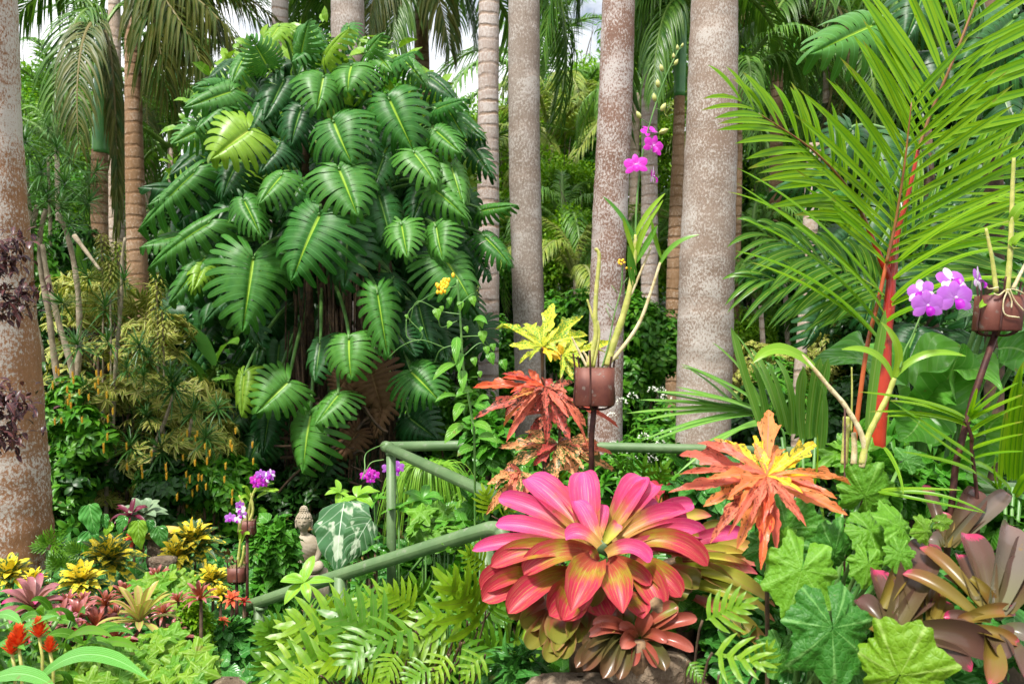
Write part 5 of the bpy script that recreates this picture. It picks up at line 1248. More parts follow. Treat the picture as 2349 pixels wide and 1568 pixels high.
def fern(name, lab, base, fronds, ds, group='finger leaved ferns', sc=1.):
    root = thing(name, lab, 'fern', at_ground(*base, ds), group); gs = G()
    for i, (b, t, d, k) in enumerate(fronds):
        B_, T_ = P(*b, d), P(*t, d-rnd(.02, .12)); l = np.linalg.norm(T_-B_)*.76
        inst('frond', fm[k], root, B_, T_-B_, (rnd(-.3, .3), -1, rnd(.45, 1.1)), l*1.45*sc, l*1.05, l)
        g0 = np.array(root.location)+[rnd(-.15, .15), rnd(0, .15), -.02]
        tube(gs, bez([g0, (g0+B_)/2+[0, .03, .1], B_+[0, .01, -.01], B_+(T_-B_)*.1], 8), .003, 5)
    part('stalks', gs, M['stem_brown'], root)
F1 = [(d2(980, 1310), d2(490, 1010), 2.5, 4), (d2(1550, 1260), d2(1300, 780), 2.55, 0), (d2(1400, 1190), d2(960, 1340), 2.5, 1), (d2(760, 1150), d2(170, 1070), 2.75, 0), (d2(1000, 1010), d2(680, 930), 2.7, 0), (d2(1430, 960), d2(1290, 730), 2.7, 3),
      (d2(450, 1440), d2(30, 1480), 2.6, 0), (d2(1000, 1330), d2(880, 1560), 2.35, 1), (d2(1400, 1270), d2(1620, 1480), 2.45, 3), (d2(700, 1450), d2(180, 1330), 2.65, 3), (d2(900, 1200), d2(560, 1500), 2.45, 4), (d2(1350, 1350), d2(1200, 1560), 2.35, 0),
      (d2(600, 1300), d2(130, 1200), 2.8, 1), (d2(950, 1000), d2(900, 850), 2.8, 1), (d2(1200, 1000), d2(1100, 760), 2.8, 3), (d2(1500, 1000), d2(1240, 860), 2.6, 0), (d2(1500, 1150), d2(1080, 1080), 2.5, 0), (d2(1150, 1200), d2(760, 1330), 2.45, 3),
      (d2(650, 1500), d2(100, 1560), 2.5, 0), (d2(1250, 1450), d2(1000, 1570), 2.3, 4), (d2(1600, 1350), d2(1400, 1540), 2.35, 0), (d2(1600, 1100), d2(1430, 850), 2.6, 1), (d2(850, 1350), d2(400, 1420), 2.55, 2), (d2(1150, 1080), d2(870, 900), 2.7, 2), (d2(500, 1500), d2(250, 1600), 2.4, 2)]
def below_rail(L_):       # the fronds hang below the lower handrail and leave it free
    out = []
    for b, t, d, k in L_:
        sh = max(0, 1389-(min(t[0], 1140)-568)*.31+48-t[1]) if t[0] < 1140 else 0
        out.append(((b[0], b[1]+sh), (t[0], t[1]+sh), d, k))
    return out
F1 = below_rail(F1)
fern('finger_fern', 'big yellow green fern with fingered fronds spilling below the lower handrail', d2(1100, 1500), F1, 2.75)
F2 = []
for i in range(55):
    u, v = rnd(640, 1180), rnd(1400, 1600)
    a = rnd(-2.6, -.5); l = rnd(90, 150); F2.append(((u, v), (u+math.cos(a)*l, v+math.sin(a)*l*.6), rnd(2.75, 3.1), [0, 2, 3, 4, 4][i % 5]))
F2 = below_rail(F2)
fern('finger_fern', 'dense older fern fronds filling in behind the big fern', (920, 1500), F2, 2.95)
fern('finger_fern', 'small bright fern with cut fronds between bromeliad and begonia', d3(1300, 1250), [(d3(1320, 1160), d3(1720, 985), 2.05, 1), (d3(1380, 1350), d3(1840, 1440), 1.98, 0), (d3(1250, 1400), d3(1380, 1560), 2.05, 4), (d3(1700, 1500), d3(1847, 1290), 1.95, 0), (d3(1450, 1500), d3(1650, 1590), 1.98, 3)], 2.15, sc=.8)
fern('finger_fern', 'fern tips standing up behind the pink rosette', (1450, 1150), [((1440, 1120), (1425, 1050), 3.0, 3), ((1470, 1120), (1480, 1055), 3.0, 3), ((1500, 1120), (1530, 1065), 3.0, 4), ((1130, 1190), (1110, 1110), 3.1, 1), ((1290, 1110), (1270, 1060), 3.0, 0), ((1120, 1300), (1060, 1260), 2.8, 1), ((1150, 1190), (1180, 1150), 2.9, 0), ((1090, 1260), (1020, 1240), 3.1, 3)], 3.1)
# ---- crotons
def cro_prof(seed):
    pr = [([0, .08, .2, .30, .42, .52, .60, .68, .80, .9, 1], [.07, .24, .40, .32, .62, 1.0, .66, .42, .46, .26, .02]),
          ([0, .08, .2, .34, .45, .55, .66, .78, .9, 1], [.06, .26, .34, .46, .82, 1.0, .52, .46, .28, .02]),
          ([0, .1, .25, .45, .6, .75, .9, 1], [.08, .35, .6, .9, .85, .6, .3, .02])][seed % 3]
    return lambda t: np.interp(t, *pr)*(1+.10*np.sin(t*37+seed*2)*(t > .3)+.06*np.sin(t*61+seed))
def cromat(name, c1, c2, bl, th=.56, sc=38, vein=(.5, .1, .08), **kw):
    M[name] = leafmat(name, c1, c2, vein=vein, vw=.03, lines=(11, .9), rough=.34, trans=.22, tc=(1, .9, .6), blotch=(bl, sc*.3, th, .02), bump=.25, **kw)
cromat('croton_yellow', (.50, .52, .03), (.70, .62, .05), (.14, .30, .03), .51, 80, vein=(.85, .65, .08))
cromat('croton_red', (.42, .05, .045), (.62, .20, .12), (.06, .035, .02), .53, 60)
cromat('croton_scarlet', (.62, .08, .03), (.68, .20, .06), (.45, .02, .03), .58, 30)
cromat('croton_peach', (.72, .30, .12), (.80, .42, .18), (.075, .10, .02), .50, 46, vein=(.7, .25, .12))
cromat('croton_orange', (.64, .18, .06), (.68, .30, .08), (.14, .09, .02), .60, 44, vein=(.8, .15, .15))
cromat('croton_gold', (.84, .50, .02), (.85, .62, .04), (.20, .22, .03), .58, 44, vein=(.85, .6, .2))
cromat('croton_salmon', (.60, .13, .09), (.66, .24, .12), (.22, .05, .03), .57, 44)
cro_mesh = {}
def cro(mat, i):
    if (mat, i) not in cro_mesh:
        g = G(); v, f, uv = strip(44, 8, cro_prof(i), [.5, .46, .36][i % 3], bend=[.9, .5, 1.1, .7][i % 4], fold=.16, wave=.03, nwave=2, sweep=.35, ph=i)
        g.add(v, f, uv, rnd()); me = g.mesh('leaf'); me.materials.append(M[mat]); cro_mesh[(mat, i)] = me
    return cro_mesh[(mat, i)]
cn = [0]
def croton(root, centre, leaves, d, dk=.0012, stemto=None, ws=1.):
    gs = G(); c_ = P(*centre, d)
    for (t, w_, m_) in leaves:
        cn[0] += 1; dt = d-dk*(t[1]-centre[1]); B_ = c_+(P(*t, dt)-c_)*.06; T_ = P(*t, dt); l = np.linalg.norm(T_-B_)*1.06
        ww = w_*K*d/.48
        inst('leaf', cro(m_, cn[0] % 6), root, B_, T_-B_+[0, 0, .22*l], (rnd(-.3, .3), -.9, rnd(.5, .9)), ww, l, l)
        tube(gs, [c_+[0, .01, -.03], B_], .0022, 5)
    for (t, w_, m_) in leaves:      # shorter inner leaves between the long ones
        cn[0] += 1; a = rnd(-.6, .6); dx, dy = t[0]-centre[0], t[1]-centre[1]; k_ = rnd(.4, .82)
        tx, ty = centre[0]+(dx*math.cos(a)-dy*math.sin(a))*k_, centre[1]+(dx*math.sin(a)+dy*math.cos(a))*k_
        T_ = P(tx, ty, d-.07-dk*(ty-centre[1])); B_ = c_+[0, -.015, .01]; l = np.linalg.norm(T_-B_)*1.1; ww = w_*.55*K*d/.38
        inst('leaf', cro(m_, cn[0] % 6), root, B_, T_-B_+[0, 0, .3*l], (rnd(-.4, .4), -.8, rnd(.5, 1.1)), ww, l, l)
    part('leaf_stalks', gs, M['stem_green'], root)
    g = G(); q = np.array(root.location); tube(g, bez([q, (q+c_)/2+[.02, .02, 0], c_+[0, 0, -.1], c_+[0, 0, .01]], 10), .006, 7); part('stem', g, M['stem_brown'], root)
Y, RD, SC, PE, OR, GO, SA = 'croton_yellow', 'croton_red', 'croton_scarlet', 'croton_peach', 'croton_orange', 'croton_gold', 'croton_salmon'
cy = thing('croton', 'croton with green speckled yellow leaves left of the hanging pot', 'croton', at_ground(1242, 900, 3.05))
croton(cy, c3(265, 780), [(c3(340, 470), 38, Y), (c3(-70, 545), 30, Y), (c3(-10, 600), 30, Y), (c3(550, 530), 36, Y), (c3(560, 580), 26, Y), (c3(590, 650), 40, Y), (c3(60, 770), 30, Y), (c3(120, 850), 22, Y), (c3(400, 850), 36, GO), (c3(420, 680), 40, Y), (c3(230, 620), 40, Y), (c3(140, 560), 34, Y)], 3.05)
croton(cy, c3(390, 830), [(c3(740, 760), 30, Y), (c3(580, 660), 44, Y), (c3(500, 900), 26, Y), (c3(330, 700), 34, GO), (c3(440, 960), 26, Y), (c3(600, 760), 30, Y), (c3(430, 700), 40, Y)], 3.02)
cr_ = thing('croton', 'croton with black speckled crimson and orange leaves under the yellow croton', 'croton', at_ground(1250, 980, 3.02))
croton(cr_, c3(280, 1030), [(c3(-175, 1045), 34, SC), (c3(0, 910), 28, SC), (c3(160, 905), 26, SC), (c3(60, 1180), 32, RD), (c3(-115, 1240), 34, RD), (c3(20, 1220), 28, OR), (c3(75, 1330), 26, SA), (c3(-60, 1020), 26, RD), (c3(470, 1000), 30, RD), (c3(520, 1240), 36, SA), (c3(400, 1345), 34, RD), (c3(310, 1340), 30, RD), (c3(700, 1280), 26, SA), (c3(440, 1110), 32, SA), (c3(230, 1180), 28, RD), (c3(180, 1080), 34, RD), (c3(330, 960), 26, RD)], 3.0)
croton(cr_, c3(300, 1180), [(c3(60, 1210), 28, SA), (c3(200, 1320), 30, RD), (c3(510, 1180), 30, SA), (c3(420, 1300), 30, SA), (c3(220, 1260), 24, RD), (c3(540, 1130), 28, RD), (c3(130, 1130), 30, SA)], 3.02)
cp = thing('croton', 'croton with peach leaves netted in black just above the pink rosette', 'croton', at_ground(1280, 1080, 2.96))
croton(cp, c3(360, 1385), [(c3(0, 1430), 34, PE), (c3(60, 1545), 36, PE), (c3(150, 1400), 34, RD), (c3(330, 1600), 42, PE), (c3(480, 1600), 42, PE), (c3(640, 1500), 38, PE), (c3(690, 1570), 36, PE), (c3(440, 1330), 28, RD), (c3(620, 1390), 32, PE), (c3(230, 1500), 32, RD), (c3(520, 1450), 34, PE), (c3(120, 1330), 26, PE), (c3(700, 1450), 30, SA)], 2.98)
croton(cp, c3(130, 1560), [(c3(-60, 1640), 34, PE), (c3(30, 1760), 36, PE), (c3(150, 1740), 30, SA), (c3(-50, 1800), 30, PE), (c3(230, 1700), 30, PE), (c3(0, 1560), 30, RD), (c3(60, 1700), 30, SA)], 2.9)
co = thing('croton', 'croton with orange, salmon and golden lobed leaves, right of centre', 'croton', at_ground(1755, 1150, 2.35))
croton(co, (1755, 1098), [((1772, 932), 56, OR), ((1648, 968), 34, GO), ((1908, 1018), 46, GO), ((1984, 1104), 34, OR), ((1922, 1196), 50, OR), ((1545, 1040), 52, SA), ((1630, 1010), 36, OR), ((1600, 1110), 50, OR), ((1640, 1165), 48, OR), ((1715, 1235), 46, OR), ((1560, 1150), 40, SA), ((1690, 1200), 40, SA), ((1850, 1060), 30, GO), ((1830, 1180), 36, SA), ((1700, 1020), 36, GO), ((1760, 1270), 40, SC), ((1880, 1110), 30, GO), ((1810, 1000), 34, OR), ((1660, 1080), 40, SA), ((1790, 1240), 34, SA), ((1900, 1160), 34, SA), ((1655, 1225), 38, SA)], 2.2)

# ---- orchid pots on rods
M['copper'] = solidmat('weathered copper brown pot', (.085, .022, .016), (.16, .048, .03), 9, .55, .15, .3, (.16, .12, .10), bd=.002)
M['rod'] = solidmat('rusty dark rod', (.040, .012, .010), (.085, .028, .018), 40, .6, .4, .4, bd=.002)
M['cane'] = solidmat('orchid cane', (.30, .33, .06), (.46, .44, .12), 30, .45, 0, .2, (.50, .44, .26), bd=.002)
M['cane_dry'] = solidmat('papery orchid cane', (.44, .35, .17), (.60, .54, .34), 40, .6, 0, .2, (.25, .22, .06))
M['orchid_leaf'] = leafmat('orchid leaf', (.14, .32, .03), (.22, .38, .04), vein=(.28, .42, .06), vw=.03, rough=.3, trans=.25)
M['orchid_leaf_dark'] = leafmat('orchid leaf green', (.05, .20, .03), (.12, .28, .04), vein=(.2, .32, .06), vw=.03, rough=.3, trans=.22)
M['purple'] = leafmat('magenta orchid petal', (.62, .03, .50), (.68, .05, .56), vein=(.46, .01, .38), vw=.05, rough=.5, trans=.3, tc=(1, .7, 1), bump=.3, gnoise=.1, stripes=((.50, .02, .42), 60), grad=[(0, (.85, .55, .80), .9), (.3, (.62, .05, .52), .4), (.7, (.52, .02, .44), .5), (1, (.62, .05, .52), .4)])
M['violet'] = leafmat('violet orchid petal', (.38, .10, .52), (.46, .16, .60), vein=(.40, .10, .52), vw=.03, rough=.45, trans=.3, tc=(1, .8, 1), bump=.1, grad=[(0, (.50, .26, .62), .6), (.5, (.38, .10, .52), .3), (1, (.50, .14, .58), .4)])
M['white_petal'] = leafmat('white and violet petal', (.80, .76, .82), (.84, .82, .84), rough=.45, trans=.3, tc=(1, .95, 1), bump=.1, grad=[(0, (.85, .85, .85), 1), (.6, (.80, .72, .84), .8), (1, (.60, .22, .68), .9)])
M['lip'] = leafmat('dark purple orchid lip', (.30, .005, .36), (.36, .01, .42), rough=.4, trans=.2, tc=(1, .6, 1), bump=.1)
M['bud'] = solidmat('green orchid bud', (.36, .40, .10), (.50, .50, .18), 30, .4)
M['grit'] = solidmat('potting bark', (.10, .07, .03), (.30, .22, .10), 90, .9, 0, 1.)
def pebble(g, c_, r, n=6, m=8):
    th = np.linspace(.05, math.pi-.05, n); ph = np.linspace(0, 2*math.pi, m+1); T_, P_ = np.meshgrid(th, ph, indexing='ij')
    r = np.broadcast_to(r, (3,))
    g.add(np.stack([np.sin(T_)*np.cos(P_)*r[0], np.sin(T_)*np.sin(P_)*r[1], np.cos(T_)*r[2]], -1).reshape(-1, 3)+c_, gridf(n-1, m), np.stack([P_, T_], -1).reshape(-1, 2), rnd())
def pot(root, c_, r, h, tilt=0., rods=6):
    """a half round copper pot held by bent rods; c_ = centre of the bottom"""
    g = G(); n = 40; th = np.linspace(0, 2*math.pi, n+1); rows = [(0.02, 0), (r*.96, 0), (r*1.0, .004), (r*1.0, h*.5), (r*1.01, h), (r*.95, h), (r*.94, h*.86)]
    rr = np.array([a for a, b in rows]); zz = np.array([b for a, b in rows])
    sq = np.clip(1/np.maximum(np.abs(np.cos(th)), np.abs(np.sin(th))), 1, 1.16)
    V_ = np.stack(np.broadcast_arrays(rr[:, None]*np.cos(th)*sq, rr[:, None]*np.sin(th)*sq*.8, zz[:, None]), -1).reshape(-1, 3)
    V_[:, 0] += V_[:, 2]*math.tan(tilt)
    g.add(V_+c_, gridf(len(rows)-1, n), np.zeros((len(V_), 2)), .5); part('pot', g, M['copper'], root)
    g = G()
    for i in range(rods):
        a = -math.pi/2+(i-(rods-1)/2)*2*math.pi/rods+.25; e = np.array([math.cos(a), math.sin(a)*.8, 0]); o = lambda k, z: c_+e*r*k+[z*math.tan(tilt), 0, z]
        tube(g, spline([c_+[0, 0, -.012], o(.6, -.012), o(1.06, .004), o(1.10, h*.3), o(1.03, h*.65), o(1.06, h), o(1.16, h*1.3+.01*(i % 3))], 5), .0032, 7)
    part('rod_cradle', g, M['rod'], root)
    g = G()
    for i in range(60):
        a = rnd(0, 6.28); q = math.sqrt(rnd())*r*.88; pebble(g, c_+[math.cos(a)*q+h*math.tan(tilt), math.sin(a)*q*.8, h*.9+rnd(0, .008)], rnd(.004, .008))
    part('potting_bark', g, M['grit'], root)
def post(root, pts, r=.007, name='post'):
    g = G(); tube(g, pts, r, 10); part(name, g, M['rod'], root)
def cane(root, pts, r, mat, parent=None, nodes=9, taper=.6):
    p = spline(pts, 10); n = len(p); t = np.linspace(0, 1, n)
    rr = r*(1-(1-taper)*t)*(.9+.16*np.abs(np.sin(t*math.pi*nodes))**.6)
    g = G(); tube(g, p, rr*(1.2 if p[0][1] > 2.7 else 1), 10); return part('cane', g, M[mat], root)
def oleaf(root, b, m, t, w_, d, mat='orchid_leaf', up=(0, -.7, .7), cv=None, name='leaf', fold=.35, dt=0):
    f = cv or (lambda x, y: (x, y)); g = G()
    dl = d if isinstance(d, (tuple, list)) else (d, d-.02, d-.04+dt)
    ribbons(g, [P(*f(*b), dl[0]), P(*f(*m), dl[1]), P(*f(*t), dl[2])], w_*K*dl[0], up, lambda t: np.interp(t, [0, .15, .5, .8, .95, 1], [.5, .8, 1, .75, .35, .1]), 14, 4, fold=fold); return part(name, g, M[mat], root)
def flower(root, c_, r, face, spin=0., petal='purple', sepal=None, lip='lip', cup=.15, pw=.8):
    """orchid flower facing `face`: three sepals, two broad petals and a lip"""
    face = nrm(face); x = nrm(np.cross([0, 0, 1], face)); z = np.cross(face, x)
    gp = G(); gsq = G(); gl = G()
    for k, (ang, kind) in enumerate([(90, 's'), (210, 's'), (330, 's'), (25, 'p'), (155, 'p')]):
        a = math.radians(ang)+spin; dd = x*math.cos(a)+z*math.sin(a)
        l = r*(1.0 if kind == 'p' else .98); W = r*(pw if kind == 'p' else pw*.62)
        gg = gp if kind == 'p' else gsq
        ribbons(gg, [c_+dd*r*.05, c_+dd*l*.55+face*r*cup, c_+dd*l+face*r*rnd(-.05, .1)], W, face, lambda t: np.interp(t, [0, .15, .4, .7, .9, 1], [.3, .7, 1, .95, .55, .08]), 10, 6, chan=-.12, wave=.05)
    a = math.radians(270)+spin; dd = x*math.cos(a)+z*math.sin(a)
    ribbons(gl, [c_+dd*r*.02+face*r*.1, c_+dd*r*.2+face*r*.55, c_+dd*r*.62+face*r*.35], r*.55, face, lambda t: np.interp(t, [0, .3, .6, .85, 1], [.35, .7, 1, .85, .15]), 10, 6, chan=.5, wave=.08)
    f = part('flower', gp, M[petal], root)
    q = part('sepals', gsq, M[sepal or petal], root); q2 = part('lip', gl, M[lip], root)
    gc = G(); pebble(gc, c_+face*r*.18, r*.11); q3 = part('flower_column', gc, M['white_petal'], root)
    for o in (q, q2, q3): o.parent = f
    return f
DP = 2.82; CS = DP/2.35
o1 = thing('potted_orchid', 'tall cane orchid with magenta flowers in a brown pot on a rod, centre', 'orchid', at_ground(1357, 1100, 2.68))
c_pot = P(*c3(592, 1130), DP); pot(o1, c_pot, .053*CS, .104*CS)
post(o1, [c_pot+[0, 0, .002], P(1357, 1000, 2.84), [P(1357, 1090, 2.86)[0], 2.86, gz(P(1357, 0, 2.86)[0], 2.86)]], .0095)
def cc(*l, d=DP): return [P(*c3(x, y), d) for x, y in l]
cane(o1, cc((560, 890), (600, 700), (597, 560), (605, 400), (622, 200), (600, 145)), .0075, 'cane')
cane(o1, cc((545, 890), (598, 680), (575, 560), (547, 465)), .0045, 'cane')
cane(o1, cc((585, 890), (620, 700), (612, 600)), .005, 'cane')
cane(o1, cc((670, 880), (705, 760), (765, 590), (815, 400), (845, 200), (850, 60)), .0115, 'cane', taper=.45, nodes=7)
cane(o1, cc((660, 890), (760, 780), (870, 620), (940, 440), (1005, 235)), .0062, 'cane_dry')
cane(o1, cc((820, 440), (880, 300), (948, 140)), .0042, 'cane_dry')
cane(o1, cc((545, 890), (500, 800), (450, 700)), .0042, 'cane_dry'); cane(o1, cc((555, 880), (545, 830), (520, 790)), .0045, 'cane_dry'); cane(o1, cc((640, 880), (700, 850), (745, 830)), .004, 'cane')
for b, m, t, w_ in [((770, 1370), (700, 1220), (585, 1120), 15), ((770, 1350), (830, 1210), (942, 1102), 14), ((775, 1470), (800, 1320), (900, 1190), 14), ((772, 1500), (850, 1380), (897, 1285), 16), ((775, 1480), (720, 1330), (700, 1240), 13), ((775, 1568), (745, 1480), (728, 1400), 15),
                    ((765, 1640), (740, 1550), (732, 1420), 16), ((775, 1420), (835, 1290), (930, 1140), 12), ((918, 1470), (880, 1380), (862, 1250), 13), ((915, 1500), (980, 1370), (1135, 1338), 15)]:
    oleaf(o1, b, m, t, w_, DP, 'orchid_leaf_dark' if w_ > 14 else 'orchid_leaf', cv=t3)
tt = [P(*t3(x, y), DP) for x, y in [(772, 1350), (780, 1150), (800, 960), (830, 800), (880, 620), (940, 450), (990, 340), (1035, 255)]]
g = G(); pp = spline(tt, 8); tube(g, pp, np.linspace(.0035, .0016, len(pp)), 7); spk = part('flower_spike', g, M['stem_green'], o1)
g = G(); gq = G()
for (x, y, s, a) in [(790, 655, 1.1, .5), (880, 555, 1.1, .2), (900, 475, 1.1, .1), (920, 387, 1.0, .3), (1005, 355, .9, -.5), (932, 610, 1.2, -.5), (935, 747, 1.3, -1.2), (990, 318, .7, .1), (1012, 270, .7, .1), (1040, 258, .6, -.3)]:
    p_ = P(*t3(x, y), DP); ax = nrm([-math.sin(a), -.15, math.cos(a)]); l = .025*s; s = s*1.2
    g = G(); tube(g, [p_-ax*l*.5, p_-ax*l*.2, p_+ax*l*.15, p_+ax*l*.5], [.0025*s, .006*s, .0052*s, .0008], 10); part('bud', g, M['bud'], o1)
    k = np.argmin(np.linalg.norm(pp-(p_-[0, 0, .02]), axis=1)); tube(gq, bez([pp[k], (pp[k]+p_)/2+[0, 0, -.004], p_-ax*l*.45], 5), .0013, 5)
part('bud_stalks', gq, M['stem_green'], o1)
flower(o1, P(*t3(775, 945), DP-.03), .042, (-.15, -1, .15), .1, 'purple', lip='purple')
flower(o1, P(*t3(872, 835), DP-.03), .039, (.35, -1, .05), -.3, 'purple', lip='purple')
flower(o1, P(*t3(850, 750), DP+.01), .032, (.2, -.8, .6), .5, 'purple', lip='purple')
flower(o1, P(*t3(868, 1005), DP-.02), .034, (1, -.35, -.1), .1, 'purple', sepal='white_petal', lip='purple')

o2 = thing('potted_orchid', 'orchid with canes and aerial roots in a brown pot on a leaning rod, right edge', 'orchid', at_ground(2160, 1190, 2.6))
D2 = 2.5
c_p2 = P(*c4(1545, 665), D2); pot(o2, c_p2, .060, .104, tilt=.10)
q = at_ground(2150, 0, 2.42); post(o2, [c_p2, P(*c4(1480, 850), 2.48), P(*c4(1400, 1080), 2.46), P(*c4(1290, 1500), 2.43), [q[0]-.02, 2.4, q[2]]], .0095)
for l, r_, mt in [([(1545, 420), (1520, 220), (1480, 20)], .007, 'cane'), ([(1610, 430), (1630, 200), (1640, 0), (1645, -200), (1655, -420)], .0085, 'cane'), ([(1650, 400), (1700, 300), (1760, 180)], .006, 'cane_dry')]:
    cane(o2, [P(*c4(x, y), D2) for x, y in l], r_, mt)
g = G()
for l in [[(1620, 400), (1590, 480), (1600, 560), (1690, 580)], [(1630, 400), (1660, 470), (1720, 540)], [(1560, 390), (1500, 400), (1480, 380)], [(1640, 400), (1700, 420), (1760, 470)], [(1610, 400), (1640, 470), (1640, 520)], [(1600, 410), (1560, 440), (1530, 430)]]:
    tube(g, spline([P(*c4(x, y), D2-.055) for x, y in l], 6), .0022, 6)
part('aerial_roots', g, M['cane_dry'], o2)
for b, m, t, w_ in [((1640, -20), (1680, -120), (1760, -140), 26), ((1640, 150), (1640, 100), (1740, 40), 22), ((1550, 430), (1480, 470), (1440, 520), 18)]:
    oleaf(o2, b, m, t, w_, D2, 'orchid_leaf', cv=c4)

o3 = thing('cane_orchid', 'orchid with bending jointed canes and violet flowers below the red palm', 'orchid', at_ground(1985, 1060, 2.6))
D3 = 2.4
cane(o3, [P(*c4(x, y), D3) for x, y in [(700, 1520), (720, 1400), (690, 1290), (640, 1200), (580, 1110), (500, 1020), (400, 900), (305, 795)]], .0088, 'cane_dry', nodes=8)
cane(o3, [P(*c4(x, y), D3) for x, y in [(700, 1500), (740, 1330), (800, 1200), (860, 1080), (905, 960)]], .0095, 'cane', nodes=7, taper=.75)
cane(o3, [P(*c4(x, y), D3+.05) for x, y in [(590, 1500), (600, 1350), (605, 1200)]], .010, 'cane', taper=1); cane(o3, [P(*c4(x, y), D3+.03) for x, y in [(650, 1500), (655, 1400), (650, 1300)]], .009, 'cane_dry', taper=.8)
cane(o3, [P(*c4(x, y), D3+.05) for x, y in [(635, 1300), (640, 1050), (638, 890)]], .003, 'cane', taper=.7)
for b, m, t, w_ in [((400, 890), (170, 680), (22, 860), 30), ((905, 950), (985, 760), (822, 610), 22), ((895, 960), (820, 740), (575, 780), 19), ((910, 950), (1060, 740), (1355, 822), 18)]:
    oleaf(o3, b, m, t, w_, D3, 'orchid_leaf', cv=c4, fold=.2, up=(0, -.9, .5))
g = G(); st = spline([P(*c4(x, y), D3-.01) for x, y in [(940, 900), (970, 790), (1020, 690), (1070, 570), (1110, 470), (1200, 400), (1330, 380)]], 8); tube(g, st, .0025, 6); part('flower_spike', g, M['stem_green'], o3)
g = G(); tube(g, [[P(*c4(590, 0), D3)[0], D3, gz(P(*c4(590, 0), D3)[0], D3)], P(*c4(596, 1150), D3-.02)], .003, 6); part('tie_stake', g, M['rod'], o3)
for (x, y), r_, fc, sp_, pt_, sepl in [((1110, 508), .040, (-.1, -1, .0), .05, 'violet', None), ((1283, 462), .046, (0, -1, .1), 0, 'violet', None), ((1262, 350), .040, (.1, -.8, .5), .1, 'violet', 'white_petal'), ((1425, 345), .036, (.8, -.7, .1), -.2, 'violet', 'white_petal'), ((1072, 420), .034, (-.7, -.7, .2), .2, 'violet', 'white_petal')]:
    flower(o3, P(*c4(x, y), D3-.06 if sepl is None else D3-.01), r_*1.14, fc, sp_, pt_, sepl, 'lip', pw=.95)

# ---- red stemmed palm
M['red_shaft'] = solidmat('red palm stem', (.27, .012, .006), (.42, .035, .010), 6, .3, 0, .1, (.45, .10, .03))
M['red_stalk'] = solidmat('orange red leaf stalk', (.32, .05, .012), (.42, .10, .02), 5, .35, 0, .1)
M['leaflet'] = leafmat('sunlit palm leaflet', (.12, .33, .010), (.26, .46, .014), vein=(.09, .26, .012), vw=.14, rough=.33, trans=.5, tc=(1, 1, .35), stripes=((.20, .40, .015), 30), bump=.2, gnoise=.08, grad=[(0, (.2, .3, .02), 0), (.93, (.3, .3, .02), 0), (1, (.35, .22, .06), .8)])  # bright stripes paint the sunlight coming through the blade
M['leaflet_deep'] = leafmat('palm leaflet green', (.035, .14, .02), (.09, .24, .03), vein=(.28, .42, .05), vw=.07, rough=.33, trans=.3, bump=.2)  # shaded copy of the leaflet; dimness of the fronds behind is in its colour
M['rib_brown'] = solidmat('brown red midrib', (.13, .05, .012), (.24, .10, .02), 9, .4)
rp = thing('red_stem_palm', 'palm with bright red stem and stalks and long yellow green leaflets, right', 'palm', at_ground(2005, 1080, 3.0))
DR = 3.0
q = at_ground(2000, 0, DR)
def tubepart(name, pts, rad, mat, n=12): g = G(); p = spline(pts, 8); tube(g, p, np.interp(np.linspace(0, 1, len(p)), np.linspace(0, 1, len(rad)), rad), n); return part(name, g, M[mat], rp)
tubepart('stem', [[q[0], q[1], q[2]-.03], P(2008, 1090, DR), P(2010, 1040, DR)], [.036, .032, .030], 'root')
tubepart('crownshaft', [P(2010, 1050, DR-.002), P(2014, 960, DR), P(2026, 860, DR), P(2032, 770, DR), P(2040, 700, DR), P(2046, 620, DR), P(2052, 540, DR+.02)], [.029, .031, .026, .021, .020, .014, .008], 'red_shaft')
tubepart('leaf_stalk', [P(1956, 1050, DR-.04), P(1970, 930, DR-.04), P(1990, 790, DR-.04), P(2017, 680, DR-.04), P(2034, 600, DR-.04), P(2053, 516, DR-.04)], [.009, .008, .0075, .007, .006, .005], 'red_stalk')
tubepart('leaf_stalk', [P(2046, 650, DR), P(2034, 620, DR), P(2024, 602, DR), P(1998, 540, DR), P(1962, 455, DR)], [.014, .013, .011, .008, .007], 'red_shaft')
tubepart('leaf_stalk', [P(2050, 640, DR+.03), P(2058, 540, DR+.03), P(2085, 440, DR+.03), P(2107, 342, DR+.03)], [.012, .010, .008, .006], 'red_shaft')
def pf(a, b, c_, e, mat, **kw):
    g = G(); frond(g, P(*a), P(*b), P(*c_), P(*e), lens=True, up=(0, -1, .35), **kw); return part('frond', g, M[mat], rp)
fl = dict(rad=.005, jit=.09, plume=.22, nl=8, lp=([0, .2, .5, .8, 1], [.9, 1.05, 1, .8, .55]), taper=.5)
pf((2034, 604, DR-.04), (2053, 516, DR-.05), (2076, 380, DR-.08), (2092, 225, DR-.12), 'leaflet', n=17, ll=.52, W=.026, hang=.08, spread=60, t0=.0, lift=.05, **fl)
pf((2107, 342, DR+.03), (2140, 250, DR+.03), (2200, 120, DR), (2262, -60, DR), 'leaflet', n=14, ll=.50, W=.031, hang=.05, spread=56, t0=.0, lift=.05, **fl)
pf((1990, 520, DR), (1955, 440, DR-.02), (1860, 330, DR-.1), (1700, 232, DR-.15), 'leaflet', n=17, ll=.34, W=.026, hang=.16, spread=50, t0=.0, lift=.1, **fl)
pf((2046, 700, DR+.02), (2010, 640, DR+.02), (1900, 600, DR), (1760, 540, DR), 'leaflet_deep', n=16, ll=.30, W=.026, hang=.35, spread=50, t0=.1, lift=.1, **fl)
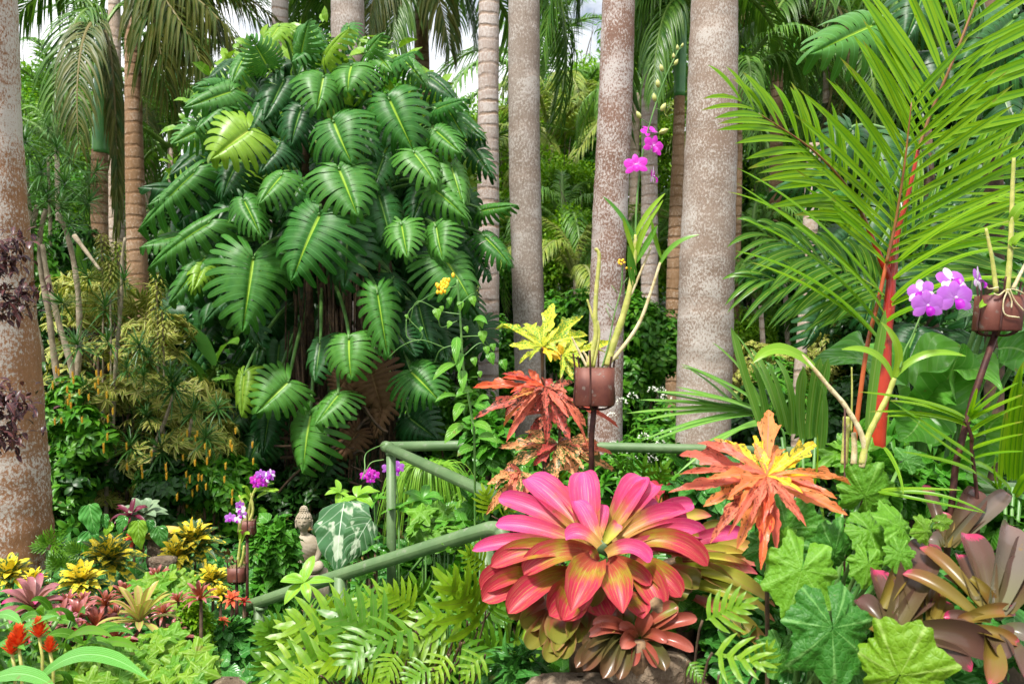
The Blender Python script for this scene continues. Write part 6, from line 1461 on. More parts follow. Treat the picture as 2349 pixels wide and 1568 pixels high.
pf((2060, 560, DR+.05), (2130, 470, DR+.05), (2260, 420, DR+.1), (2420, 330, DR+.1), 'leaflet', n=15, ll=.46, W=.023, hang=.14, spread=46, t0=.0, lift=.1, **fl)
pf((2056, 640, DR+.05), (2120, 560, DR+.05), (2250, 540, DR+.1), (2420, 500, DR+.1), 'leaflet_deep', n=14, ll=.42, W=.026, hang=.2, spread=44, t0=.0, lift=.1, **fl)
pf((2020, 740, DR+.03), (1960, 660, DR+.03), (1860, 640, DR), (1740, 640, DR), 'leaflet_deep', n=10, ll=.3, W=.024, hang=.3, spread=46, t0=.1, lift=.1, **fl)
0 and pf((2050, 520, DR+.10), (2120, 400, DR+.2), (2230, 330, DR+.25), (2330, 350, DR+.25), 'frond_far', n=16, ll=.28, W=.036, hang=.12, spread=60, t0=.0, lift=.1, **fl)
for l_, r_ in [([(2034, 604, -.05), (2053, 516, -.06), (2074, 385, -.09), (2091, 235, -.13)], [.0065, .005, .004, .002]), ([(2107, 342, .02), (2138, 252, .02), (2190, 130, 0), (2255, -40, -.01)], [.006, .0055, .005, .004]), ([(1990, 520, -.01), (1950, 438, -.03), (1865, 345, -.09), (1740, 260, -.14)], [.006, .005, .0035, .002])]:
    tubepart('midrib', [P(u, v, DR+e-.004) for u, v, e in l_], r_, 'rib_brown', 8)
# long low blades crossing to both sides
g = G()
for a, m, e in [((2030, 800), (1900, 620), (1684, 575)), ((2026, 760), (1880, 560), (1690, 498)), ((2020, 700), (1850, 480), (1670, 440)), ((2024, 680), (1880, 480), (1690, 385)), ((2028, 720), (1960, 600), (1690, 420)),
                ((2016, 780), (1900, 660), (1720, 600)), ((2046, 690), (2180, 560), (2349, 570)), ((2050, 640), (2180, 540), (2349, 500)), ((2046, 700), (2200, 620), (2360, 640)), ((2060, 600), (2200, 480), (2360, 430)), ((2030, 740), (2150, 660), (2349, 690))]:
    ribbons(g, [P(*a, DR-.05), P(*m, DR-.2), P(*e, DR-.3)], .030, [0, -.7, .7], grass, 14, 2, fold=.35)
part('low_leaflets', g, M['leaflet'], rp)

# ---- small palms with ribbed leaflets, right and centre right
def blades(root, lst, mat, d, W, cv, name='leaflets', up=(0, -.7, .7), prof=grass, nl=14):
    g = G()
    for a, m, e in lst: ribbons(g, [P(*cv(*a), d), P(*cv(*m), d-.06), P(*cv(*e), d-.12)], W*rnd(.9, 1.1), up, prof, nl, 2, fold=.35)
    return part(name, g, M[mat], root)
M['ribbed'] = leafmat('ribbed palm leaflet', (.10, .28, .045), (.17, .36, .07), vein=(.28, .45, .10), vw=.08, rough=.32, trans=.28, stripes=((.16, .38, .09), 34), bump=.3)
s1 = thing('ribbed_palm', 'young palm frond arching left in front of the thickest trunk', 'palm', at_ground(1765, 1000, 2.9))
blades(s1, [((1690, 1180), (1500, 1000), (1130, 870)), ((1660, 1170), (1450, 1100), (1110, 1015)), ((1620, 1175), (1400, 1060), (990, 1045)), ((1600, 1165), (1300, 1110), (870, 1095)), ((1580, 1160), (1350, 1120), (790, 1180)), ((1560, 1180), (1300, 1130), (880, 1230)),
            ((1600, 1180), (1300, 1180), (890, 1350)), ((1640, 1180), (1350, 1190), (945, 1355)), ((1680, 1230), (1500, 1220), (1110, 1560)), ((1480, 1150), (1350, 1000), (1190, 905)), ((1540, 1160), (1420, 960), (1140, 890)), ((1650, 1180), (1560, 900), (1330, 735)), ((1720, 1140), (1620, 850), (1465, 668)), ((1700, 1250), (1560, 1230), (1280, 1370))], 'ribbed', 2.85, .022, c3)
g = G(); q = np.array(s1.location); tube(g, spline([q, P(*c3(1790, 1420), 2.85), P(*c3(1690, 1235), 2.85), P(*c3(1540, 1160), 2.83), P(*c3(1200, 1085), 2.78), P(*c3(985, 1045), 2.75)], 6), .004, 6); part('leaf_stalk', g, M['stem_green'], s1)
s2 = thing('ribbed_palm', 'upright pale ribbed blades between orange croton and red stems', 'palm', at_ground(1850, 1020, 2.8))
blades(s2, [((60, 1250), (-60, 900), (-120, 640)), ((100, 1250), (60, 950), (0, 870)), ((200, 1270), (130, 950), (0, 770)), ((260, 1310), (280, 1000), (155, 840)), ((330, 1360), (280, 1100), (340, 890)), ((300, 1320), (310, 1000), (330, 880)), ((370, 1340), (380, 1000), (445, 830)), ((410, 1330), (430, 1050), (492, 835)), ((440, 1400), (470, 1100), (440, 1000)), ((240, 1290), (180, 1000), (100, 880)), ((740, 1300), (770, 900), (850, 530))], 'ribbed', 2.75, .034, c4, prof=strapp)
g = G(); q = np.array(s2.location)
for x in (200, 330, 410): tube(g, [q, P(*c4(x, 1330), 2.75)], .005, 6)
part('leaf_stalk', g, M['stem_green'], s2)
s3 = thing('ribbed_palm', 'small palm with dark stalk and arching leaflets, lower right', 'palm', at_ground(2240, 1220, 2.45))
blades(s3, [((1350, 1210), (1150, 1090), (680, 1045)), ((1350, 1230), (1150, 1120), (870, 1100)), ((1360, 1260), (1150, 1160), (740, 1170)), ((1340, 1240), (1100, 1180), (850, 1200)), ((1370, 1200), (1400, 1100), (1425, 1020)), ((1370, 1190), (1450, 1100), (1550, 1000)), ((1380, 1210), (1500, 1080), (1690, 985)), ((1370, 1230), (1500, 1150), (1719, 1060)),
            ((1390, 1290), (1550, 1180), (1719, 1130)), ((1400, 1330), (1550, 1270), (1719, 1230)), ((1400, 1400), (1560, 1340), (1719, 1310)), ((1410, 1460), (1550, 1420), (1719, 1420)), ((1400, 1450), (1100, 1250), (880, 1100)), ((1400, 1500), (1200, 1380), (1000, 1200)), ((1420, 1560), (1300, 1480), (950, 1420))], 'leaflet', 2.42, .019, c4)
g = G(); q = np.array(s3.location); tube(g, spline([q, P(*d4(1530, 450), 2.44), P(*d4(1490, 0), 2.43), P(*c4(1390, 1330), 2.42), P(*c4(1350, 1220), 2.42)], 6), .0055, 8); part('leaf_stalk', g, M['rod'], s3)
s4 = thing('ribbed_palm', 'fan of long upright blades at the right edge', 'palm', at_ground(2310, 1250, 2.6))
blades(s4, [((1600, 1560), (1580, 1200), (1719, 850)), ((1620, 1600), (1640, 1200), (1700, 900)), ((1650, 1600), (1660, 1250), (1740, 950)), ((1680, 1600), (1690, 1250), (1790, 900)), ((1560, 1650), (1560, 1400), (1610, 1150)), ((1640, 1680), (1500, 1500), (1400, 1500)), ((1700, 1600), (1730, 1300), (1760, 1050)), ((1600, 1700), (1450, 1560), (1290, 1510)), ((1580, 1700), (1500, 1600), (1540, 1440)), ((1660, 1700), (1760, 1500), (1840, 1540))], 'leaflet', 2.6, .026, c4, prof=strapp)
g = G(); q = np.array(s4.location)
for x in (1600, 1650, 1700): tube(g, [q, P(*c4(x, 1640), 2.6)], .006, 6)
part('leaf_stalk', g, M['stem_green'], s4)
ls = thing('grass_blade_plant', 'long thin arching green blade crossing the dull bromeliad', 'plant', at_ground(2000, 1150, 2.4))
for bl_ in [((870, 300), (1250, 230), (1590, 425)), ((880, 270), (1100, 250), (1430, 268)), ((860, 280), (1000, 300), (1580, 420)), ((900, -20), (1010, 120), (1030, 300)), ((420, 260), (460, 100), (450, -120)), ((430, 300), (470, 320), (500, 480))]: blades(ls, [bl_], 'leaflet', 2.25, .013, d4, name='blade')

# ---- big wavy taro-like leaves right
M['taro'] = leafmat('taro leaf', (.065, .26, .045), (.12, .34, .07), vein=(.26, .46, .13), vw=.018, rough=.30, trans=.28, lines=(9, .55), bump=.5)
tr_ = thing('taro', 'plant with huge wavy glossy green leaves behind the red palm', 'taro', at_ground(2150, 1150, 3.4))
gs = G()
for b, m, t, W, up, wv in [((2090, 905), (1990, 780), (1856, 836), .30, (.1, -.75, .75), .30), ((2110, 900), (2230, 790), (2300, 900), .36, (.1, -.7, .8), .28), ((2130, 960), (2200, 820), (2205, 790), .30, (.1, -1, .4), .2), ((2290, 800), (2370, 780), (2420, 900), .34, (-.3, -.8, .5), .2),
                           ((2300, 620), (2260, 600), (2215, 606), .24, (0, -.8, .6), .15), ((2330, 620), (2360, 600), (2400, 640), .26, (0, -.8, .6), .15), ((2250, 715), (2220, 700), (2195, 735), .10, (0, -.8, .6), .1), ((2380, 740), (2330, 730), (2310, 770), .16, (0, -.8, .6), .1),
                           ((2120, 940), (2100, 1000), (2060, 1010), .26, (0, -.7, .7), .15), ((2260, 1000), (2280, 940), (2349, 950), .3, (0, -.7, .7), .15), ((2250, 1100), (2290, 1040), (2349, 1040), .3, (0, -.7, .7), .15)]:
    d_ = 3.35; B_ = P(*b, d_); g = G(); ribbons(g, [B_, P(*m, d_-.1), P(*t, d_-.22)], W, up, heart, 30, 14, fold=.18, wave=wv, nwave=2.6); part('leaf', g, M['taro'], tr_)
    q = np.array(tr_.location); tube(gs, bez([q, (q+B_)/2+[0, .15, .1], B_], 8), .010, 7)
part('leaf_stalks', gs, M['stem_green'], tr_)

# ---- vine with small orange yellow flowers
M['vine_leaf'] = leafmat('vine leaf', (.07, .27, .03), (.15, .38, .05), vein=(.30, .50, .12), vw=.03, rough=.36, trans=.32, lines=(7, .6), bump=.3)
vn = thing('flowering_vine', 'climbing vine with orange yellow flower heads left of the yellow croton', 'climbing plant', at_ground(1090, 1100, 3.3))
DV = 3.2; g = G(); q = np.array(vn.location)
main = [q]+[P(*b2(x, y), DV) for x, y in [(1410, 1500), (1390, 1200), (1340, 900), (1320, 600), (1300, 340)]]
tube(g, spline(main, 8), .0045, 7)
for l in [[(1300, 380), (1130, 440), (990, 560), (1080, 680), (1050, 740)], [(1225, 770), (1070, 720), (950, 760), (870, 830)], [(1320, 560), (1200, 540), (1050, 480), (1000, 620)], [(1310, 500), (1380, 440), (1410, 430)], [(1330, 740), (1200, 780), (1160, 860)], [(980, 590), (985, 700), (1040, 720)], [(1340, 820), (1450, 740), (1540, 830)], [(1330, 700), (1450, 700), (1500, 760)], [(1300, 600), (1200, 640), (1180, 560)], [(845, 1370), (730, 1430), (720, 1530), (700, 1600)], [(840, 1470), (760, 1490), (720, 1560)]]:
    tube(g, spline([P(*b2(x, y), DV-rnd(0, .08)) for x, y in l], 8), .0021, 5)
part('stems', g, M['stem_green'], vn)
g = G()
for x, y, s, a in [(1170, 550, 52, .3), (1320, 500, 42, 0), (1440, 600, 52, .5), (1460, 690, 55, 0), (1390, 470, 45, .6), (1500, 830, 55, .7), (1580, 870, 52, .7), (1240, 400, 40, -.3), (1250, 470, 34, .2), (980, 570, 20, .3), (1260, 620, 34, -1), (1080, 650, 25, -1), (1440, 930, 30, .2), (1200, 520, 26, .4), (1350, 650, 30, .8), (1480, 780, 40, .4), (1400, 850, 40, .5), (1520, 760, 36, .4)]:
    scatter(g, strip(8, 4, heart, .85, bend=.7, fold=.15, wave=.08), [P(*b2(x, y-s*.5), DV-.06)], [a*.6, -.4, -1], [rnd(-.2, .2), -1, .7], s*.3657*K*DV*1.3, s*.3657*K*DV*1.5)
for x, y, tx, ty, w_ in [(1300, 700, 1290, 870, 22), (1320, 800, 1310, 930, 20), (1335, 910, 1335, 1045, 22), (1290, 870, 1145, 975, 18), (1340, 1120, 1280, 1230, 24), (1340, 1250, 1220, 1370, 26), (1300, 1070, 1160, 1110, 12), (1400, 1040, 1290, 1080, 20), (1420, 1120, 1500, 1090, 16), (1400, 1130, 1500, 1180, 18), (1400, 1250, 1520, 1300, 20), (1400, 600, 1490, 620, 16), (1430, 1330, 1560, 1370, 22), (1400, 1400, 1300, 1450, 22)]:
    B_, T_ = P(*b2(x, y), DV-.03), P(*b2(tx, ty), DV-.1); ribbons(g, [B_, (B_+T_)/2+[0, -.03, .03], T_], w_*K*DV, [0, -1, .5], ell, 8, 4, fold=.2)
part('leaves', g, M['vine_leaf'], vn)
M['orange_flower'] = solidmat('orange yellow florets', (.85, .42, .01), (.85, .58, .02), 40, .5)
g = G()
for x, y, n in [(1200, 400, 16), (1230, 372, 12), (1300, 330, 2)]:
    for i in range(n): pebble(g, P(*b2(x+rnd(-30, 30), y+rnd(-28, 28)), DV-.06), (.006, .006, .009))
part('flower_heads', g, M['orange_flower'], vn)
M['stripe'] = solidmat('striped caterpillar', (.02, .02, .02), (.75, .60, .10), 120, .5)
yw = thing('wildflower', 'thin weed with small orange flower rising from the hanging pot', 'wildflower', P(*c3(640, 880), DP-.01))
g = G(); tube(g, spline([P(*c3(x, y), DP-.01) for x, y in [(640, 890), (680, 750), (715, 570), (760, 400), (768, 250)]], 8), .0022, 6)
for l in [[(740, 430), (700, 380)], [(720, 540), (670, 490)], [(700, 600), (665, 520)], [(750, 400), (800, 330)]]: tube(g, [P(*c3(x, y), DP-.01) for x, y in l], .0012, 5)
part('stem', g, M['stem_green'], yw); g = G()
for x, y in [(745, 232), (765, 225), (780, 235), (760, 245), (772, 218), (750, 220), (795, 270), (822, 268), (748, 240)]: pebble(g, P(*c3(x, y), DP-.02), (.0045, .003, .004))
part('flowers', g, M['orange_flower'], yw)
# ================================================================== lower left bed
def rosette_geo(n, L_, W, lo, hi, mat, prof=brom_prof, chan=.35, bend=.35, wave=.03, name='leaf_rosette'):
    g = G(); az = np.arange(n)*2.4+rnd(0, .4, n); el = np.linspace(lo, hi, n)+rnd(-.12, .12, n)
    d = np.stack([np.cos(az)*np.cos(el), np.sin(az)*np.cos(el), np.sin(el)], -1); l = (L_*rnd(.85, 1.1, n))[:, None]
    b = np.stack([0*el, 0*el, (el-lo)*.06], -1)
    ribbons(g, [b, b+d*l*.55+[0, 0, .08], b+d*l*.95+np.array([0, 0, -1.])*l*(bend*rnd(.4, 1.2, n))[:, None]], W*rnd(.9, 1.1, n), [0, 0, 1], prof, 9, 4, chan=chan, wave=wave, nwave=1.5)
    me = g.mesh(name); me.materials.append(M[mat]); return me
def plant_of(name, lab, cat, mesh, u, v, d, rpx, group=None, tilt=(0, -.5, 1), stem='stem_brown'):
    c_ = P(u, v, d); root = thing(name, lab, cat, (c_[0], c_[1], gz(c_[0], c_[1])-.02), group); s = rpx*K*d
    inst('leaves', mesh, root, c_, (rnd(-1, 1), rnd(-1, 1), 0), np.array(tilt)+[rnd(-.2, .2), 0, 0], s, s)
    g = G(); q = np.array(root.location); tube(g, [q, (q+c_)/2, c_], [.006, .005, .004] if stem == 'stem_green' else [.010, .008, .007], 7); part('stem', g, M[stem], root)
    return root
M['brom_red'] = leafmat('small red bromeliad leaf', (.24, .055, .040), (.36, .10, .07), rough=.28, trans=.2, gnoise=.2, grad=[(0, (.42, .09, .015), .8), (.45, (.26, .07, .04), .6), (1, (.46, .20, .22), .7)])
M['brom_rose'] = leafmat('rose silver bromeliad leaf', (.30, .11, .12), (.36, .16, .16), rough=.3, trans=.2, gnoise=.2, grad=[(0, (.26, .14, .07), .6), (.7, (.34, .14, .16), .5), (.93, (.42, .11, .18), .7), (1, (.65, .04, .20), .95)])
M['brom_striped'] = leafmat('striped cream bromeliad leaf', (.30, .38, .07), (.40, .44, .12), rough=.32, trans=.3, stripes=((.44, .26, .12), 16), gnoise=.2, grad=[(0, (.4, .4, .1), .3), (.95, (.4, .45, .15), .1), (1, (.70, .15, .2), .9)])
red_m = [rosette_geo(20, 1, .17, .15, 1.25, 'brom_red', prof=brom_pointy) for i in range(3)]
rose_m = rosette_geo(26, 1, .17, .05, 1.15, 'brom_rose'); str_m = rosette_geo(24, 1, .17, .1, 1.25, 'brom_striped', bend=.25)
words = ['left of the striped rosette', 'touching the striped rosette on its left', 'small, above the striped rosette', 'small, highest of the red ones near the lime leaves', 'right, below the yellow croton tuft', 'between the two upper red ones', 'upper left, near the pink rosette',
         'in front, below the striped rosette leaf', 'right of the striped rosette, spreading low', 'lowest, at the front left of the group', 'rosy, beside the large pink rosette']
for (x, y, r_), wd in zip([(520, 1100, 130), (640, 1160, 150), (850, 950, 115), (1060, 830, 90), (1350, 970, 110), (1010, 940, 100), (710, 1010, 100), (790, 1240, 105), (1190, 1230, 120), (720, 1300, 90), (390, 1130, 130)], words):
    u, v = d1(x, y); plant_of('red_bromeliad', 'red brown bromeliad '+wd, 'bromeliad', red_m[x % 3], u, v+12, 3.55+(.4 if y < 960 else 0), r_*.3416*1.5, 'red brown bromeliads in the left bed')
plant_of('rose_bromeliad', 'large rose and silver bromeliad at the left edge of the bed', 'bromeliad', rose_m, 72, 1398, 3.6, 105, tilt=(.2, -.35, 1))
plant_of('rose_bromeliad', 'rose bromeliad half under the green leaves beside the red cones', 'bromeliad', rose_m, 150, 1440, 3.4, 60, tilt=(.2, -.5, 1))
for i, (x, y) in enumerate([(450, 1010), (560, 1010), (930, 1060), (1100, 1080), (1250, 1120), (620, 1240), (900, 1290), (1080, 1310), (480, 1210), (780, 1090), (1200, 1000), (330, 1060)]):
    u, v = d1(x, y+20); plant_of('red_bromeliad', 'small red brown bromeliad filling a gap among the larger ones', 'bromeliad', red_m[i % 3], u, v, 3.65, rnd(34, 44), 'small red brown filler bromeliads')
plant_of('striped_bromeliad', 'cream bromeliad with rosy stripes, largest in the left bed', 'bromeliad', str_m, *d1(940, 1165), 3.35, 112, tilt=(0, -.65, 1))

# yellow and dark green crotons
cromat('croton_dark', (.012, .075, .045), (.03, .14, .05), (.70, .56, .03), .56, 26, vein=(.65, .50, .05))
cromat('croton_sun', (.72, .56, .02), (.82, .66, .05), (.05, .14, .03), .56, 30, vein=(.8, .6, .1))
def mixed_croton(n=30, yellow=.5):
    a = rosette_geo(n, 1, .27, -.1, 1.2, 'croton_dark', prof=ell, chan=.2, bend=.3, wave=.08); b = rosette_geo(int(n*yellow), .85, .22, .2, 1.3, 'croton_sun', prof=ell, chan=.2, bend=.3, wave=.1)
    return a, b
mc = [mixed_croton(30, .5), mixed_croton(24, .9), mixed_croton(30, .7)]
for (x, y, r_, d, k), lab in zip([(560, 900, 170, 4.0, 1), (740, 740, 210, 4.3, 0), (1310, 620, 190, 4.8, 0), (1200, 720, 150, 4.7, 2), (1430, 890, 140, 4.2, 1), (80, 850, 170, 4.0, 0), (250, 900, 110, 3.9, 2), (1480, 980, 80, 3.9, 1)],
        ['bright yellow croton low in front of the dark one, left bed', 'tall dark green croton splashed yellow, centre of the left bed', 'dark croton with yellow heart far right in the left bed', 'dark croton with few yellow leaves beside the stone basin', 'yellow croton tuft by the small potted orchid',
         'dark croton with yellow edges at the base of the thick trunk', 'small croton with one bright yellow leaf by the trunk base', 'small yellow croton tuft above the red leaves']):
    u, v = d1(x, y+25); r_ *= 1.25; r0 = plant_of('croton', lab, 'croton', mc[k][0], u, v, d, r_*.3416, 'yellow splashed crotons of the left bed', tilt=(0, -.3, 1))
    inst('yellow_leaves', mc[k][1], r0, P(u, v, d)+[0, -.02, .03], (rnd(-1, 1), rnd(-1, 1), 0), (0, -.5, 1), r_*.3416*K*d*1.05, r_*.3416*K*d*1.05)

# torch shaped red flowers and the big leaves round them
M['torch'] = leafmat('red torch bracts', (.72, .045, .015), (.80, .12, .02), rough=.35, trans=.2, tc=(1, .6, .4), grad=[(0, (.55, .02, .01), .5), (1, (.85, .16, .03), .7)], gnoise=.1)
for (x, y, r_), lab in zip([(262, 1225, 62), (125, 1290, 72), (335, 1335, 50), (80, 1340, 60)], ['red torch flower on a pale stalk, brightest of the four', 'dark red torch flower at the far left', 'small rusty torch flower right of the pale stalk', 'red torch flower tucked lowest at the left']):
    u, v = d1(x, y); c_ = P(u, v-3, 2.45); s = r_*.3416*K*2.45*1.35; n = 44; t = np.linspace(0, 1, n); az = np.arange(n)*2.4
    root = thing('torch_flower', lab, 'flower', (c_[0], c_[1], gz(c_[0], c_[1])), 'red torch flowers'); g = G()
    b = c_+np.stack([0*t, 0*t, (t-.5)*s*1.1], -1); d = np.stack([np.cos(az), np.sin(az), .5+1.6*t], -1); d = nrm(d); l = (s*(.85-.3*t))[:, None]
    ribbons(g, [b, b+d*l*.6, b+d*l*1.25+[0, 0, .1*s]], s*.34, [0, 0, 1], brom_pointy, 6, 2, chan=.4); part('bracts', g, M['torch'], root)
    g = G(); tube(g, [np.array(root.location), c_+[.01, .0, -s*2], c_+[0, 0, -s*.4]], .0045, 8); part('stalk', g, M['cane'], root)
M['ginger'] = leafmat('ginger leaf', (.045, .18, .014), (.10, .28, .026), vein=(.26, .5, .10), vw=.03, rough=.33, trans=.32, lines=(30, .25), bump=.25)
M['ginger_near'] = leafmat('broad blade leaf', (.065, .25, .035), (.10, .29, .045), vein=(.26, .55, .16), vw=.025, rough=.36, trans=.3, stripes=((.14, .44, .10), 60), bump=.2)
gg = thing('broad_blade_plant', 'plant with long broad smooth blades arching in from the lower left corner', 'plant', (-1.15, 2.0, 0.1))
for b, m, t, w_, d in [((220, 1580), (560, 1180), (1000, 1540), 42, 2.3), ((-100, 1560), (150, 1420), (380, 1600), 40, 2.3), ((-80, 1480), (100, 1150), (385, 1108), 34, 2.6), ((-60, 1350), (60, 1230), (170, 1340), 30, 2.6), ((-60, 1130), (40, 1050), (150, 1170), 26, 2.7), ((-80, 1250), (60, 1130), (0, 1180), 30, 2.7), ((60, 1450), (100, 1330), (140, 1400), 22, 2.7)]:
    g = G(); ribbons(g, [P(*d1(*b), d), P(*d1(*m), d-.08), P(*d1(*t), d-.2)], w_*K*d*1.1, [.1, -.6, .8], lambda t: np.interp(t, [0, .1, .4, .75, 1], [.3, .6, 1, .7, .03]), 22, 6, fold=.2, chan=-.1, wave=.02); part('leaf', g, M['ginger_near'], gg)
g = G(); q = np.array(gg.location)
for x, y in [(220, 1580), (-60, 1500), (-60, 1300)]: tube(g, [q, P(*d1(x, y), 2.4)], .012, 8)
part('stalks', g, M['stem_green'], gg)
gl_ = thing('ginger_clump', 'clump of layered green leaves around the red torch flowers', 'plant', at_ground(60, 1500, 3.0)); g = G(); g2 = G()
for i in range(95):
    u, v = rnd(-60, 230), rnd(1400, 1600)
    if v < 1400+abs(u-90)*.25: v += 60
    a = rnd(-2.8, .2); l = rnd(50, 110); d = rnd(2.75, 3.25); B_ = P(u, v, d); T_ = P(u+math.cos(a)*l, v+math.sin(a)*l*.45+10, d-.1)
    (lambda gx: ribbons(gx, [B_, (B_+T_)/2+[0, 0, .05], T_], rnd(15, 25)*K*d, [rnd(-.4, .4), -.8, .8], ell, 9, 4, fold=.2, wave=.04))(g if i % 3 else g2)
part('leaves', g, M['ginger'], gl_); part('broader_leaves', g2, M['fern_green'], gl_)
g = G(); q = np.array(gl_.location)
for i in range(9): tube(g, [q+[rnd(-.2, .2), 0, -.02], q+[rnd(-.25, .25), 0, .5]], .007, 6)
part('stems', g, M['stem_green'], gl_)

# lime ivy-like ground leaves
ivy_m = [begonia_mesh(100+i, 'begonia_lime', 5, .42, .02) for i in range(2)]
def ivy_patch(lab, cx, cy, rx, ry, d0, n, size, group='lime lobed leaf patches', mats=('begonia_lime', 'begonia')):
    root = thing('lobed_leaf_plant', lab, 'plant', at_ground(cx, cy, d0), group)
    for mt in mats:
        g = G(); me = begonia_mesh(int(rnd(0, 999)), mt, 5, .40, .02)
        v = np.zeros(len(me.vertices)*3); me.vertices.foreach_get('co', v); v = v.reshape(-1, 3); lu = np.zeros((len(me.loops), 2)).ravel(); me.uv_layers[0].data.foreach_get('uv', lu)
        vi = np.zeros(len(me.loops), dtype=np.int32); me.loops.foreach_get('vertex_index', vi); uv = np.zeros((len(v), 2)); uv[vi] = lu.reshape(-1, 2)
        m_ = n//len(mats); a = rnd(0, 6.28, m_); rr = np.sqrt(R.random(m_))
        base = np.array([P(cx+rx*r_*math.cos(q), cy+ry*r_*math.sin(q), d0+(0-ry*r_*math.sin(q))*.003+rnd(-.1, .1)) for q, r_ in zip(a, rr)])
        s = size*rnd(.7, 1.25, m_)
        scatter(g, (v, vi.reshape(-1, 4), uv), base, nrm(np.stack([rnd(-1, 1, m_), rnd(-.8, 0, m_), rnd(-.8, .3, m_)], -1)), nrm(np.stack([rnd(-.4, .4, m_), rnd(-1.2, -.5, m_), rnd(.6, 1.1, m_)], -1)), s, s)
        part('foliage', g, M[mt], root); bpy.data.meshes.remove(me)
    g = G(); q = np.array(root.location)
    for i in range(10): tube(g, bez([q+[rnd(-.1, .1), rnd(-.1, .1), -.02], q+[rnd(-.3, .3)*rx/150, 0, .2], P(cx+rnd(-.8, .8)*rx, cy+rnd(-.5, .8)*ry, d0+.05)], 6), .004, 5)
    part('stems', g, M['stem_green'], root)
ivy_patch('patch of lime lobed leaves along the bottom edge of the left bed', 365, 1520, 125, 70, 3.0, 110, .052)
ivy_patch('patch of lime lobed leaves between yellow croton and red bromeliads', 390, 1350, 70, 36, 3.9, 60, .055)
ivy_patch('patch of lime leaves running along the bottom left', 210, 1530, 90, 45, 2.9, 50, .05)
ivy_patch('lobed leaves under the green railing corner', 1010, 1200, 70, 40, 3.9, 30, .06, mats=('begonia',))
ivy_patch('lobed green leaves right behind the orange croton', 1960, 1040, 60, 30, 2.8, 14, .06, mats=('begonia',))
bush('maidenhair', 'soft lime maidenhair fern right of the red bromeliads', 'fern', 447, 1432, 3.6, 38, 60, 'canopy_bright', 'small', .028, 2600, nl_=8)
# round leaved dark creeper and heart leaved shrub round the small pots
M['creeper'] = leafmat('glossy creeper leaf', (.030, .16, .040), (.07, .25, .06), vein=(.14, .34, .1), vw=.04, rough=.28, trans=.2, bump=.3, lines=(6, .6))
M['shrubleaf'] = leafmat('heart shrub leaf', (.035, .18, .018), (.08, .27, .03), vein=(.18, .42, .08), vw=.03, rough=.34, trans=.28, bump=.3, lines=(6, .6))
LT['heart'] = strip(6, 4, heart, .85, bend=.7, fold=.15, wave=.05); LT['round'] = strip(6, 4, broad, .75, bend=.7, fold=.12, wave=.04)
bush('creeper', 'dark glossy round leaved creeper left of the low rail post', 'creeper', 535, 1470, 3.75, 65, 75, 'creeper', 'round', .058, 1100, nl_=9, droop=.5)
bush('heart_shrub', 'green heart leaved shrub in front of the stone statue, left', 'shrub', 624, 1266, 4.4, 60, 78, 'shrubleaf', 'heart', .07, 1500, nl_=12, droop=.5)
bush('heart_shrub', 'lower part shrub with small dark leaves under the handrail', 'shrub', 640, 1350, 4.45, 60, 50, 'creeper', 'heart', .055, 1000, nl_=9, droop=.5)
bush('heart_shrub', 'lush green shrub between railing post and sloping rail', 'shrub', 1000, 1190, 4.6, 80, 70, 'shrubleaf', 'heart', .08, 900, nl_=9, droop=.4)
bush('heart_shrub', 'climbing heart leaves in front of the white blotched leaf', 'shrub', 855, 1262, 3.95, 36, 45, 'shrubleaf', 'heart', .07, 110, nl_=6, droop=.5)
bush('leafy_shrub', 'leafy shrub under the red croton behind the rail', 'shrub', 1200, 1130, 3.6, 110, 60, 'shrubleaf', 'round', .08, 900, nl_=10, droop=.4)
bush('leafy_shrub', 'leafy shrub crowding the vine foot left of the red croton', 'shrub', 1130, 1010, 3.7, 60, 70, 'shrubleaf', 'round', .085, 600, nl_=8, droop=.4)
bush('leafy_shrub', 'soft leaved green weeds under the leaning rod, right', 'weeds', 2110, 1110, 2.9, 110, 55, 'shrubleaf', 'round', .085, 620, nl_=9, droop=.3)
bush('leafy_shrub', 'broad leaved weeds below the red palm foot', 'weeds', 1990, 1085, 2.75, 60, 40, 'shrubleaf', 'round', .07, 300, nl_=7, droop=.3)
bush('leafy_shrub', 'green leaves behind the plum bromeliads at the right edge', 'weeds', 2300, 1200, 2.7, 90, 50, 'shrubleaf', 'round', .09, 320, nl_=7, droop=.3)
bush('dark_shrub', 'dark leaves filling behind the orange croton', 'shrub', 1650, 1120, 2.9, 130, 50, 'creeper', 'round', .09, 700, nl_=9, droop=.3)
bush('dark_shrub', 'dark leaves in the gap below the begonia', 'shrub', 1800, 1500, 2.45, 170, 110, 'creeper', 'round', .09, 900, nl_=12, droop=.3)
bush('dark_shrub', 'dark leaves behind the plum bromeliads, bottom right', 'shrub', 2180, 1420, 2.35, 180, 110, 'creeper', 'round', .09, 800, nl_=12, droop=.3)
bush('dark_shrub', 'shaded leaves at the foot of the big fern', 'shrub', 980, 1560, 3.1, 300, 70, 'creeper', 'round', .07, 1400, nl_=14, droop=.3)
bush('dark_shrub', 'dark ferny leaves below the pink rosette at the left', 'shrub', 1190, 1540, 2.5, 60, 60, 'creeper', 'long', .10, 500, nl_=9, droop=.3)
